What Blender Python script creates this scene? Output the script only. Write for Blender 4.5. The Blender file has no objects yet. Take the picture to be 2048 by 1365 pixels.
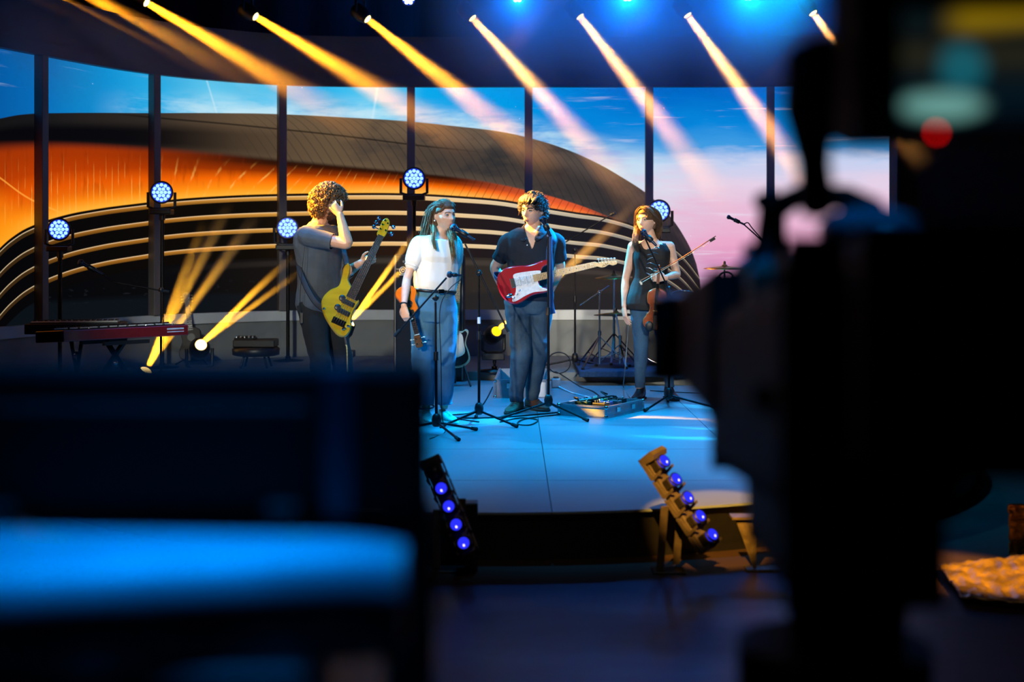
import bpy, bmesh, math, random
import numpy as np
from mathutils import Vector, Matrix

random.seed(7)
scene = bpy.context.scene
COL = scene.collection

# ------------------------------------------------------------------ camera, world, light, exposure
FPX, CX, HY, CZ = 2048 * 50.0 / 36.0, 1024.0, 485.0, 1.6


def P(px, py, d):
    """point at depth d metres seen at (px, py) from the photographer's position"""
    return Vector(((px - CX) / FPX * d, d, CZ - (py - HY) / FPX * d))


cam_data = bpy.data.cameras.new('camera')
cam_data.lens = 50.0
cam_data.sensor_width = 36.0
cam_data.shift_y = -(682.5 - HY) / 2048.0
cam_data.clip_start = 0.05
cam_data.dof.use_dof = True
cam_data.dof.focus_distance = 11.3
cam_data.dof.aperture_fstop = 1.8
cam = bpy.data.objects.new('camera', cam_data)
COL.objects.link(cam)
cam.location = (0, 0, CZ)
cam.rotation_euler = (math.pi / 2, 0, 0)
scene.camera = cam

scene.view_settings.view_transform = 'Standard'
scene.view_settings.look = 'None'
scene.view_settings.gamma = 1.0
scene.view_settings.use_curve_mapping = False
scene.view_settings.exposure = 0.0
scene.cycles.transparent_max_bounces = 48
scene.cycles.max_bounces = 5
scene.cycles.diffuse_bounces = 2
scene.cycles.glossy_bounces = 3
scene.cycles.volume_bounces = 0
scene.cycles.volume_step_rate = 4.0
scene.cycles.sample_clamp_indirect = 3.0
scene.cycles.use_denoising = True

world = bpy.data.worlds.new('studio')
scene.world = world
world.use_nodes = True
world.node_tree.nodes['Background'].inputs[0].default_value = (0.02, 0.05, 0.12, 1)
world.node_tree.nodes['Background'].inputs[1].default_value = 0.02


def lin(c):
    out = []
    for v in c[:3]:
        v = v / 255.0
        out.append(v / 12.92 if v <= 0.04045 else ((v + 0.055) / 1.055) ** 2.4)
    return tuple(out)


def spot(name, loc, target, color, watts, deg, blend=0.5, radius=0.08):
    ld = bpy.data.lights.new(name, 'SPOT')
    ld.color = color
    ld.energy = watts
    ld.spot_size = math.radians(deg)
    ld.spot_blend = blend
    ld.shadow_soft_size = radius
    o = bpy.data.objects.new(name, ld)
    COL.objects.link(o)
    o.location = loc
    o.rotation_euler = (Vector(target) - Vector(loc)).to_track_quat('-Z', 'Y').to_euler()
    return o


def disk_beam(name, loc, target, color, watts, radius, spread):
    ld = bpy.data.lights.new(name, 'AREA')
    ld.shape = 'DISK'
    ld.size = radius * 2
    ld.spread = math.radians(spread)
    ld.color = color
    ld.energy = watts
    o = bpy.data.objects.new(name, ld)
    COL.objects.link(o)
    o.location = loc
    o.rotation_euler = (Vector(target) - Vector(loc)).to_track_quat('-Z', 'Y').to_euler()
    return o


def point(name, loc, color, watts, radius=0.1):
    ld = bpy.data.lights.new(name, 'POINT')
    ld.color = color
    ld.energy = watts
    ld.shadow_soft_size = radius
    o = bpy.data.objects.new(name, ld)
    COL.objects.link(o)
    o.location = loc
    return o


# front follow spots from the lighting gallery behind the camera positions (warm white)
for _o, _t, _w, _a in (((-4.4, 1.5, 3.9), (-1.40, 11.0, 1.38), 2300, 11.5), ((-4.0, 1.5, 3.9), (-0.58, 10.7, 1.36), 1800, 10.5),
                       ((-3.2, 1.0, 3.9), (0.14, 11.3, 1.40), 1900, 11.0), ((1.6, 0.8, 3.9), (1.14, 12.2, 1.36), 1800, 10.0)):
    spot('follow_spot', _o, _t, (1.0, 0.90, 0.75), _w, _a, 0.35, 0.08)
# dim unseen fill light, added to warm the studio floor
spot('floor_warm_fill', (0.6, 1.0, 5.4), (0.4, 5.2, 0.0), (1.0, 0.78, 0.58), 110, 44, 0.9, 0.2)
# gallery wash on the plinth and backline
spot('gallery_wash', (-2.2, 0.5, 4.6), (-2.5, 15.4, 0.55), (0.95, 1.0, 0.92), 2600, 13, 0.6, 0.15)
spot('gallery_wash', (1.4, 0.5, 4.6), (1.2, 15.4, 0.55), (0.95, 1.0, 0.92), 1500, 12, 0.6, 0.15)
# saturated blue top light on the round stage
for _x, _y in ((-1.7, 9.9), (0.2, 9.4), (1.8, 9.9), (-1.2, 12.1), (1.2, 12.2)):
    spot('stage_wash', (_x, _y, 6.6), (_x * 0.95, _y, 0.25), (0.0, 0.38, 1.0), 2100, 46, 0.9, 0.25)
# cyan back light that rims hair and shoulders
spot('back_light', (-3.4, 13.4, 5.2), (-0.2, 10.9, 1.7), (0.02, 0.55, 1.0), 2400, 26, 0.6, 0.10)
spot('back_light', (3.4, 14.6, 5.2), (0.7, 11.3, 1.5), (0.0, 0.45, 1.0), 2400, 28, 0.6, 0.10)
spot('back_light', (-3.6, 11.7, 4.2), (-0.54, 10.66, 1.70), (0.02, 0.55, 1.0), 11000, 6.5, 0.5, 0.06)
spot('back_light', (-1.4, 13.5, 4.4), (0.96, 12.2, 1.40), (0.02, 0.55, 1.0), 6500, 10, 1.0, 0.06)
spot('back_light', (3.0, 12.9, 4.6), (0.24, 11.3, 1.40), (0.0, 0.36, 1.0), 13000, 13, 0.5, 0.06)
# amber back light from the left end of the truss
spot('back_amber', (-4.5, 11.4, 4.0), (-1.48, 11.0, 1.88), (1.0, 0.46, 0.02), 30000, 7.5, 0.5, 0.06)
spot('back_amber', (-3.2, 12.2, 4.3), (0.10, 11.3, 1.97), (1.0, 0.44, 0.03), 50000, 5.5, 0.5, 0.06)
spot('back_amber', (-1.9, 13.0, 4.3), (1.07, 12.2, 1.82), (1.0, 0.44, 0.03), 30000, 5.5, 0.5, 0.06)
# blue wash on the drapes above the screens
for _x, _w in ((-1.0, 200), (1.2, 1500), (2.8, 2600), (4.2, 1800)):
    spot('drape_wash', (_x, 16.4, 7.2), (_x, 18.2, 5.2), (0.0, 0.22, 1.0), _w, 90, 1.0, 0.3)

# ------------------------------------------------------------------ materials


class V:
    """a shader value with arithmetic, so node graphs can be written as expressions"""

    def __init__(s, nt, sock):
        s.nt, s.sock = nt, sock

    def _m(s, op, *others):
        n = s.nt.nodes.new('ShaderNodeMath')
        n.operation = op
        for i, o in enumerate((s,) + others):
            if isinstance(o, V):
                s.nt.links.new(o.sock, n.inputs[i])
            else:
                n.inputs[i].default_value = float(o)
        return V(s.nt, n.outputs[0])

    def __add__(s, o): return s._m('ADD', o)
    __radd__ = __add__
    def __sub__(s, o): return s._m('SUBTRACT', o)
    def __rsub__(s, o): return (s * -1.0) + o
    def __mul__(s, o): return s._m('MULTIPLY', o)
    __rmul__ = __mul__
    def __truediv__(s, o): return s._m('DIVIDE', o)
    def lt(s, o): return s._m('LESS_THAN', o)
    def gt(s, o): return s._m('GREATER_THAN', o)
    def fract(s): return s._m('FRACT')
    def floor(s): return s._m('FLOOR')
    def pow(s, e): return s._m('POWER', e)
    def abs(s): return s._m('ABSOLUTE')
    def mx(s, o): return s._m('MAXIMUM', o)
    def mn(s, o): return s._m('MINIMUM', o)

    def smooth(s, a, b):
        """0 at a, 1 at b (a may be the larger)"""
        n = s.nt.nodes.new('ShaderNodeMapRange')
        n.interpolation_type = 'SMOOTHSTEP'
        flip = (not isinstance(a, V) and not isinstance(b, V) and a > b)
        lo, hi = (b, a) if flip else (a, b)
        s.nt.links.new(s.sock, n.inputs['Value'])
        for key, v in (('From Min', lo), ('From Max', hi)):
            if isinstance(v, V):
                s.nt.links.new(v.sock, n.inputs[key])
            else:
                n.inputs[key].default_value = v
        n.inputs['To Min'].default_value = 1.0 if flip else 0.0
        n.inputs['To Max'].default_value = 0.0 if flip else 1.0
        return V(s.nt, n.outputs[0])

    def curve(s, pts, xr, yr):
        n = s.nt.nodes.new('ShaderNodeFloatCurve')
        x = (s - xr[0]) / (xr[1] - xr[0])
        s.nt.links.new(x.sock, n.inputs['Value'])
        cm = n.mapping
        cm.extend = 'HORIZONTAL'
        c = cm.curves[0]
        pts = sorted(((p[0] - xr[0]) / (xr[1] - xr[0]), (p[1] - yr[0]) / (yr[1] - yr[0])) for p in pts)
        c.points[0].location = pts[0]
        c.points[1].location = pts[-1]
        for p in pts[1:-1]:
            c.points.new(*p)
        cm.update()
        return V(s.nt, n.outputs[0]) * (yr[1] - yr[0]) + yr[0]

    def ramp(s, stops, xr=(0, 1)):
        """stops: (x, (r, g, b) in 0..255)"""
        n = s.nt.nodes.new('ShaderNodeValToRGB')
        x = (s - xr[0]) / (xr[1] - xr[0])
        s.nt.links.new(x.sock, n.inputs[0])
        e = n.color_ramp.elements
        stops = sorted(((q[0] - xr[0]) / (xr[1] - xr[0]), q[1]) for q in stops)
        e[0].position = stops[0][0]
        e[0].color = lin(stops[0][1]) + (1,)
        e[1].position = stops[-1][0]
        e[1].color = lin(stops[-1][1]) + (1,)
        for q in stops[1:-1]:
            k = e.new(q[0])
            k.color = lin(q[1]) + (1,)
        return C(s.nt, n.outputs[0])


class C:
    """a shader colour"""

    def __init__(s, nt, sock):
        s.nt, s.sock = nt, sock

    def mix(s, o, fac, mode='MIX'):
        n = s.nt.nodes.new('ShaderNodeMix')
        n.data_type = 'RGBA'
        n.blend_type = mode
        n.clamp_factor = True
        if isinstance(fac, V):
            s.nt.links.new(fac.sock, n.inputs[0])
        else:
            n.inputs[0].default_value = fac
        s.nt.links.new(s.sock, n.inputs[6])
        if isinstance(o, C):
            s.nt.links.new(o.sock, n.inputs[7])
        else:
            n.inputs[7].default_value = lin(o) + (1,)
        return C(s.nt, n.outputs[2])


def noise_v(nt, vec, scale, detail=3.0, rough=0.5):
    n = nt.nodes.new('ShaderNodeTexNoise')
    n.inputs['Scale'].default_value = scale
    n.inputs['Detail'].default_value = detail
    n.inputs['Roughness'].default_value = rough
    if vec is not None:
        nt.links.new(vec, n.inputs['Vector'])
    return V(nt, n.outputs['Fac'])


def mapped(nt, sock, scale, rot=(0, 0, 0)):
    n = nt.nodes.new('ShaderNodeMapping')
    n.inputs['Scale'].default_value = scale
    n.inputs['Rotation'].default_value = rot
    nt.links.new(sock, n.inputs['Vector'])
    return n.outputs[0]


MATS = {}


def mat(name, rgb, rough=0.5, metal=0.0, var=0.12, scale=18.0, bump=0.0, bscale=None, spec=0.5, coat=0.0,
        emit=None, estr=1.0, sss=0.0, stretch=(1, 1, 1)):
    """principled material with procedural noise in colour and relief; rgb in 0..255"""
    if name in MATS:
        return MATS[name]
    m = bpy.data.materials.new(name)
    m.use_nodes = True
    nt = m.node_tree
    b = nt.nodes['Principled BSDF']
    tc = nt.nodes.new('ShaderNodeTexCoord').outputs['Object']
    vec = mapped(nt, tc, stretch)
    base = lin(rgb)
    if var > 0:
        f = noise_v(nt, vec, scale, 4.0)
        n = nt.nodes.new('ShaderNodeMix')
        n.data_type = 'RGBA'
        nt.links.new(f.smooth(0.3, 0.7).sock, n.inputs[0])
        n.inputs[6].default_value = tuple(max(0, c * (1 - var)) for c in base) + (1,)
        n.inputs[7].default_value = tuple(min(1, c * (1 + var)) for c in base) + (1,)
        nt.links.new(n.outputs[2], b.inputs['Base Color'])
    else:
        b.inputs['Base Color'].default_value = base + (1,)
    b.inputs['Roughness'].default_value = rough
    b.inputs['Metallic'].default_value = metal
    b.inputs['Specular IOR Level'].default_value = spec
    b.inputs['Coat Weight'].default_value = coat
    b.inputs['Coat Roughness'].default_value = 0.08
    if sss > 0:
        b.inputs['Subsurface Weight'].default_value = sss
        b.inputs['Subsurface Radius'].default_value = (0.02, 0.008, 0.004)
        b.inputs['Subsurface Scale'].default_value = 0.4
    if bump > 0:
        bn = nt.nodes.new('ShaderNodeBump')
        bn.inputs['Strength'].default_value = bump
        bn.inputs['Distance'].default_value = 0.01
        nt.links.new(noise_v(nt, vec, bscale or scale, 5.0).sock, bn.inputs['Height'])
        nt.links.new(bn.outputs[0], b.inputs['Normal'])
    if emit is not None:
        b.inputs['Emission Color'].default_value = lin(emit) + (1,)
        b.inputs['Emission Strength'].default_value = estr
    MATS[name] = m
    return m


def glow(name, rgb, strength):
    """surface of a lamp or a display"""
    if name in MATS:
        return MATS[name]
    m = bpy.data.materials.new(name)
    m.use_nodes = True
    nt = m.node_tree
    nt.nodes.clear()
    e = nt.nodes.new('ShaderNodeEmission')
    e.inputs[0].default_value = lin(rgb) + (1,)
    e.inputs[1].default_value = strength
    o = nt.nodes.new('ShaderNodeOutputMaterial')
    nt.links.new(e.outputs[0], o.inputs[0])
    MATS[name] = m
    return m


# ------------------------------------------------------------------ mesh helpers
def axes(direction, hint=(0, 0, 1)):
    """right-handed frame (x, y, z) with z along direction"""
    z = Vector(direction).normalized()
    h = Vector(hint)
    if abs(z.dot(h.normalized())) > 0.98:
        h = Vector((0, 1, 0)) if abs(z.y) < 0.9 else Vector((1, 0, 0))
    x = h.cross(z).normalized()
    y = z.cross(x)
    return x, y, z


def frame(origin, x, y, z):
    m = Matrix.Identity(4)
    for i, a in enumerate((x, y, z)):
        for j in range(3):
            m[j][i] = a[j]
    for j in range(3):
        m[j][3] = origin[j]
    return m


def smooth_path(pts, n=6, closed=False):
    """Catmull-Rom through pts; pts may carry any number of components"""
    p = [np.array(q, dtype=float) for q in pts]
    k = len(p)
    out = []
    rng = range(k) if closed else range(k - 1)
    for i in rng:
        a = p[(i - 1) % k] if closed or i > 0 else p[0] * 2 - p[1]
        b, c = p[i], p[(i + 1) % k]
        d = p[(i + 2) % k] if closed or i + 2 < k else p[-1] * 2 - p[-2]
        for j in range(n):
            t = j / n
            out.append(0.5 * (2 * b + (c - a) * t + (2 * a - 5 * b + 4 * c - d) * t * t + (3 * b - a - 3 * c + d) * t ** 3))
    if not closed:
        out.append(p[-1])
    return out


class MB:
    """collects shapes and links them as ONE mesh object"""

    def __init__(s):
        s.v, s.f, s.sm, s.uv = [], [], [], None

    def add(s, vs, fs, smooth=False, M=None):
        k = len(s.v)
        for v in vs:
            v = Vector(v)
            s.v.append(tuple(M @ v) if M is not None else tuple(v))
        for f in fs:
            s.f.append(tuple(i + k for i in f))
            s.sm.append(smooth)
        return s

    def box(s, c, size, M=None):
        x, y, z = (q / 2 for q in size)
        vs = [(c[0] + a * x, c[1] + b * y, c[2] + d * z) for d in (-1, 1) for b in (-1, 1) for a in (-1, 1)]
        fs = [(0, 2, 3, 1), (4, 5, 7, 6), (0, 1, 5, 4), (2, 6, 7, 3), (0, 4, 6, 2), (1, 3, 7, 5)]
        return s.add(vs, fs, False, M)

    def bar(s, p0, p1, w, h, hint=(0, 0, 1)):
        p0, p1 = Vector(p0), Vector(p1)
        x, y, z = axes(p1 - p0, hint)
        return s.box((0, 0, (p1 - p0).length / 2), (w, h, (p1 - p0).length), frame(p0, x, y, z))

    def rings(s, rings, cap=True, smooth=True, M=None):
        n = len(rings[0])
        vs = [v for r in rings for v in r]
        fs = []
        for i in range(len(rings) - 1):
            for j in range(n):
                a, b = i * n + j, i * n + (j + 1) % n
                fs.append((a, b, b + n, a + n))
        s.add(vs, fs, smooth, M)
        if cap:
            s.add(rings[0], [tuple(reversed(range(n)))], False, M)
            s.add(rings[-1], [tuple(range(n))], False, M)
        return s

    def tube(s, pts, rad, n=8, cap=True, hint=(0, 0, 1), flat=1.0, M=None):
        pts = [Vector(p[:3]) for p in pts]
        k = len(pts)
        rads = [rad] * k if isinstance(rad, (int, float)) else list(rad)
        x = None
        rr = []
        for i, p in enumerate(pts):
            t = (pts[min(i + 1, k - 1)] - pts[max(i - 1, 0)])
            t = t.normalized() if t.length > 1e-9 else Vector((0, 0, 1))
            if x is None:
                x, y, _ = axes(t, hint)
            else:
                x = (x - t * x.dot(t))
                x = x.normalized() if x.length > 1e-6 else axes(t, hint)[0]
            y = t.cross(x)
            rr.append([p + (x * math.cos(a) + y * math.sin(a) * flat) * rads[i] for a in (2 * math.pi * q / n for q in range(n))])
        return s.rings(rr, cap, True, M)

    def cyl(s, p0, p1, r0, r1=None, n=12):
        return s.tube([p0, p1], [r0, r0 if r1 is None else r1], n)

    def sph(s, c, r, n=14, m=9, M=None):
        r = (r, r, r) if isinstance(r, (int, float)) else r
        vs = [(c[0], c[1], c[2] + r[2])]
        for i in range(1, m):
            t = math.pi * i / m
            for j in range(n):
                a = 2 * math.pi * j / n
                vs.append((c[0] + r[0] * math.sin(t) * math.cos(a), c[1] + r[1] * math.sin(t) * math.sin(a), c[2] + r[2] * math.cos(t)))
        vs.append((c[0], c[1], c[2] - r[2]))
        fs = [(0, 1 + j, 1 + (j + 1) % n) for j in range(n)]
        for i in range(m - 2):
            for j in range(n):
                a, b = 1 + i * n + j, 1 + i * n + (j + 1) % n
                fs.append((a, a + n, b + n, b))
        e = len(vs) - 1
        k = 1 + (m - 2) * n
        fs += [(k + j, e, k + (j + 1) % n) for j in range(n)]
        return s.add(vs, fs, True, M)

    def lathe(s, prof, M=None, n=20, cap=True):
        """prof: (radius, z)"""
        rr = [[Vector((r * math.cos(a), r * math.sin(a), z)) for a in (2 * math.pi * q / n for q in range(n))] for r, z in prof]
        return s.rings(rr, cap, True, M)

    def prism(s, poly, z0, z1, M=None, inset=0.0):
        """extruded outline; inset > 0 rounds the rims"""
        poly = [Vector((p[0], p[1], 0)) for p in poly]
        n = len(poly)
        area = sum(poly[i].x * poly[(i + 1) % n].y - poly[(i + 1) % n].x * poly[i].y for i in range(n))
        if area < 0:
            poly.reverse()
        if inset > 0:
            inn = []
            for i in range(n):
                t = (poly[(i + 1) % n] - poly[i - 1]).normalized()
                inn.append(poly[i] + Vector((-t.y, t.x, 0)) * inset)
            levels = [(inn, z0), (poly, z0 + inset), (poly, z1 - inset), (inn, z1)]
        else:
            levels = [(poly, z0), (poly, z1)]
        rr = [[Vector((p.x, p.y, z)) for p in pl] for pl, z in levels]
        return s.rings(rr, True, inset > 0, M)

    def torus(s, c, R, r, axis=(0, 0, 1), n=20, m=8, arc=2 * math.pi):
        x, y, z = axes(axis)
        c = Vector(c)
        pts = [c + (x * math.cos(arc * i / n) + y * math.sin(arc * i / n)) * R for i in range(n + 1)]
        return s.tube(pts, r, m)

    def build(s, name, material, parent=None, world=True, bevel=0.0, sub=0, base=True):
        me = bpy.data.meshes.new(name)
        me.from_pydata(s.v, [], s.f)
        me.polygons.foreach_set('use_smooth', s.sm)
        me.update()
        return link(name, me, material, parent, world, bevel, sub, base)


def wmat(o):
    m = o.matrix_basis.copy()
    while o.parent:
        o = o.parent
        m = o.matrix_basis @ m
    return m


def link(name, me, material, parent=None, world=True, bevel=0.0, sub=0, base=True):
    o = bpy.data.objects.new(name, me)
    COL.objects.link(o)
    if material is not None:
        for k in (material if isinstance(material, (list, tuple)) else [material]):
            me.materials.append(k)
    if parent is not None:
        o.parent = parent
        if world:
            me.transform(wmat(parent).inverted())
    elif base and len(me.vertices):
        co = np.empty(len(me.vertices) * 3, dtype=np.float32)
        me.vertices.foreach_get('co', co)
        co = co.reshape(-1, 3)
        lo, hi = co.min(0), co.max(0)
        b = Vector((float(lo[0] + hi[0]) / 2, float(lo[1] + hi[1]) / 2, float(lo[2])))
        me.transform(Matrix.Translation(-b))
        o.location = b
    if bevel > 0:
        md = o.modifiers.new('bevel', 'BEVEL')
        md.width = bevel
        md.segments = 2
        md.limit_method = 'ANGLE'
        md.angle_limit = math.radians(40)
    if sub:
        md = o.modifiers.new('subdivision', 'SUBSURF')
        md.levels = md.render_levels = sub
    return o


def thing(name, label, cat, loc=(0, 0, 0), group=None, rot=(0, 0, 0)):
    o = bpy.data.objects.new(name, None)
    COL.objects.link(o)
    o.empty_display_size = 0.1
    o.location = loc
    o.rotation_euler = rot
    return tag(o, label, cat, group)


def tag(o, label, cat=None, group=None, kind=None):
    o['label'] = label
    if cat:
        o['category'] = cat
    if group:
        o['group'] = group
    if kind:
        o['kind'] = kind
    return o


def struct(o, label=None):
    o['kind'] = 'structure'
    if label:
        o['label'] = label
    return o


def copy_tree(o, parent=None):
    c = o.copy()
    COL.objects.link(c)
    c.parent = parent
    for ch in list(o.children):
        copy_tree(ch, c)
    return c


BLACK = mat('black_plastic', (16, 16, 18), 0.42, var=0.2, scale=30, bump=0.05)
BLACKM = mat('black_metal', (20, 20, 23), 0.32, 0.6, var=0.2, scale=25)
CHROME = mat('chrome', (205, 208, 212), 0.16, 1.0, var=0.05)
RUBBER = mat('rubber', (14, 14, 14), 0.8, var=0.2)
# ------------------------------------------------------------------ the studio shell
SZ = 0.25            # stage top
RZ = 0.33            # riser top
WALLPX = [(-145, 11.8), (80, 13.2), (307, 14.7), (563, 15.7), (822, 15.9), (1057, 15.9), (1298, 15.9), (1541, 15.85), (1787, 15.5)]
WP = [Vector(((px - CX) / FPX * d, d)) for px, d in WALLPX]
_path = smooth_path([(p.x, p.y) for p in WP], 8)
WPATH = [Vector((q[0], q[1])) for q in _path]
WS = [0.0]
for _i in range(1, len(WPATH)):
    WS.append(WS[-1] + (WPATH[_i] - WPATH[_i - 1]).length)


def wall_at_px(px):
    """(s, depth) where the sight line at px meets the curved wall"""
    k = (px - CX) / FPX
    for i in range(len(WPATH) - 1):
        a, b = WPATH[i], WPATH[i + 1]
        fa, fb = a.x - k * a.y, b.x - k * b.y
        if fa <= 0 <= fb:
            t = fa / (fa - fb)
            q = a.lerp(b, t)
            return WS[i] + (q - a).length, q.y
    return (WS[-1], WPATH[-1].y) if px > 1000 else (0.0, WPATH[0].y)


def sz(px, py):
    s, d = wall_at_px(px)
    return s, CZ - (py - HY) / FPX * d


def normals(path):
    out = []
    for i in range(len(path)):
        t = (path[min(i + 1, len(path) - 1)] - path[max(i - 1, 0)]).normalized()
        out.append(Vector((t.y, -t.x)))          # towards the stage
    return out


WN = normals(WPATH)


def wall_band(name, z0, z1, off, depth, m, i0=0, i1=None, parent=None):
    """a strip of the curved wall between two heights, its face OFF metres in front of the screens"""
    i1 = len(WPATH) - 1 if i1 is None else i1
    mb = MB()
    rr = []
    for i in range(i0, i1 + 1):
        f = WPATH[i] + WN[i] * off
        b = WPATH[i] + WN[i] * (off - depth)
        rr.append([Vector((f.x, f.y, z0)), Vector((f.x, f.y, z1)), Vector((b.x, b.y, z1)), Vector((b.x, b.y, z0))])
    mb.rings(rr, True, False)
    return mb.build(name, m, parent, bevel=0)


# studio floor: dark, worn, polished lino
def floor_material(name, rgb_a, rgb_b, r0, r1, scale):
    m = bpy.data.materials.new(name)
    m.use_nodes = True
    nt = m.node_tree
    b = nt.nodes['Principled BSDF']
    tc = nt.nodes.new('ShaderNodeTexCoord').outputs['Object']
    f = noise_v(nt, mapped(nt, tc, (0.4, 1.0, 1)), scale, 6.0, 0.6)
    g = noise_v(nt, mapped(nt, tc, (1, 6.0, 1)), scale * 6, 3.0)
    c = f.ramp([(0.3, rgb_a), (0.7, rgb_b)]).mix((255, 255, 255), (g.smooth(0.6, 0.8)) * 0.006)
    nt.links.new(c.sock, b.inputs['Base Color'])
    rr = f.smooth(0.25, 0.75) * (r1 - r0) + r0
    nt.links.new(rr.sock, b.inputs['Roughness'])
    bn = nt.nodes.new('ShaderNodeBump')
    bn.inputs['Strength'].default_value = 0.06
    bn.inputs['Distance'].default_value = 0.004
    nt.links.new(noise_v(nt, tc, scale * 9, 3.0).sock, bn.inputs['Height'])
    nt.links.new(bn.outputs[0], b.inputs['Normal'])
    return m


M_FLOOR = floor_material('studio_lino', (44, 30, 22), (62, 45, 34), 0.36, 0.56, 1.2)
M_STAGE = floor_material('stage_lacquer', (108, 120, 128), (124, 136, 144), 0.30, 0.46, 0.9)
M_DARK = mat('studio_black', (9, 10, 13), 0.9, var=0.2, scale=2)
M_DRAPE = mat('black_drape', (26, 30, 40), 0.9, var=0.25, scale=3, bump=0.3, bscale=6, stretch=(6, 6, 0.2))
M_GREY = mat('plinth_grey', (120, 124, 122), 0.6, var=0.08, scale=3)
M_LEDGE = mat('ledge_white', (196, 200, 196), 0.5, var=0.06, scale=4)
M_PILLAR = mat('pillar_paint', (98, 92, 90), 0.55, var=0.08, scale=3)
M_FASCIA = mat('fascia_paint', (40, 62, 76), 0.6, var=0.08, scale=3)

struct(MB().box((0, 7.5, -0.05), (22, 25, 0.1)).build('floor', M_FLOOR))
struct(MB().box((0, 7.5, 8.05), (22, 25, 0.1)).build('ceiling', M_DARK))
struct(MB().box((-11.05, 7.5, 4), (0.1, 25, 8)).build('wall_left', M_DARK))
struct(MB().box((11.05, 7.5, 4), (0.1, 25, 8)).build('wall_right', M_DARK))
struct(MB().box((0, -5.05, 4), (22, 0.1, 8)).build('wall_front', M_DARK))
_mb = MB()
_rr = []
for _i in range(161):
    _x = -11 + 22 * _i / 160
    _y = 18.2 + 0.07 * math.sin(_x * 9.0) + 0.03 * math.sin(_x * 23.0)
    _rr.append([Vector((_x, _y, 0)), Vector((_x, _y, 8)), Vector((_x, _y + 0.1, 8)), Vector((_x, _y + 0.1, 0))])
_mb.rings(_rr, True, True)
struct(_mb.build('wall_back', M_DRAPE))

# round stage, its lacquered top laid in sheets with fine joints
SCX, SCY, SR = -0.1, 10.5, 3.4
stage = struct(MB().lathe([(SR - 0.05, 0.0), (SR - 0.05, 0.02), (SR - 0.05, SZ - 0.012)],
                          Matrix.Translation((SCX, SCY, 0)), 120).build('floor_stage', BLACK), 'low round stage of sheets with a black rim')


def sheet_piece(x0, x1, y0, y1):
    """a stage sheet clipped to the disc"""
    g = 0.0025
    x0, x1, y0, y1 = x0 + g, x1 - g, y0 + g, y1 - g
    poly = [(x0, y0), (x1, y0), (x1, y1), (x0, y1)]
    n = 96
    for k in range(n):                            # clip against the tangent half-planes
        a = 2 * math.pi * k / n
        nx, ny = math.cos(a), math.sin(a)
        out = []
        for i in range(len(poly)):
            p, q = poly[i], poly[(i + 1) % len(poly)]
            dp = p[0] * nx + p[1] * ny - SR
            dq = q[0] * nx + q[1] * ny - SR
            if dp <= 0:
                out.append(p)
            if (dp < 0 < dq) or (dq < 0 < dp):
                t = dp / (dp - dq)
                out.append((p[0] + (q[0] - p[0]) * t, p[1] + (q[1] - p[1]) * t))
        poly = out
        if len(poly) < 3:
            return None
    return poly


for _i in range(-3, 3):
    for _j in range(-3, 3):
        _poly = sheet_piece(_i * 1.22 + 0.3, _i * 1.22 + 1.52, _j * 1.22, _j * 1.22 + 1.22)
        if _poly:
            MB().prism(_poly, SZ - 0.012, SZ, Matrix.Translation((SCX, SCY, 0))).build('sheet', M_STAGE, stage)

# back riser between the round stage and the screens
_mb = MB()
_arc = [(SCX + 3.46 * math.cos(math.radians(a)), SCY + 3.46 * math.sin(math.radians(a))) for a in range(168, 11, -3)]
_back = [(p.x + n.x * 0.02, p.y + n.y * 0.02) for p, n in zip(WPATH, WN)][4:]
_poly = _arc + [(_back[-1][0], _arc[-1][1])] + list(reversed(_back)) + [(_back[0][0], _arc[0][1])]
_mb.prism(_poly, 0.0, RZ)
struct(_mb.build('floor_riser', M_GREY), 'grey backline riser behind the round stage')

struct(wall_band('wall_plinth', RZ, 0.735, 0.0, 0.2, M_GREY), 'grey plinth panel under the screens')
struct(wall_band('trim_1', 0.735, 0.845, 0.03, 0.25, M_LEDGE), 'white ledge running under the screens')
struct(wall_band('trim_2', 3.335, 3.455, 0.05, 0.25, M_FASCIA), 'slim fascia running above the screens')
struct(wall_band('wall_header', 3.455, 3.90, 0.0, 0.2, M_FASCIA), 'dark header panel above the screens')
struct(wall_band('wall_screen_back', 0.845, 3.335, -0.07, 0.12, M_DARK))
_mb = MB()
_e = WPATH[-1]
_mb.box((_e.x + 2.6, _e.y + 0.2, 1.95), (5.0, 0.15, 3.9))
struct(_mb.build('wall_side', M_DARK))

# pillars between the screens
for _k, (_px, _d) in enumerate(WALLPX):
    _i = _k * 8
    _p, _n = WPATH[_i], WN[_i]
    _t = Vector((-_n.y, _n.x))
    _w = 0.088
    _mb = MB()
    _c = _p + _n * -0.0
    _M = frame((_c.x, _c.y, 0), Vector((_t.x, _t.y, 0)), Vector((-_n.x, -_n.y, 0)), Vector((0, 0, 1)))
    _mb.box((0, 0.0, (0.845 + 3.335) / 2), (_w, 0.13, 3.335 - 0.845), _M)
    struct(_mb.build('trim_%d' % (_k + 3), M_PILLAR, bevel=0.006), 'grey pillar between two screens')


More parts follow.
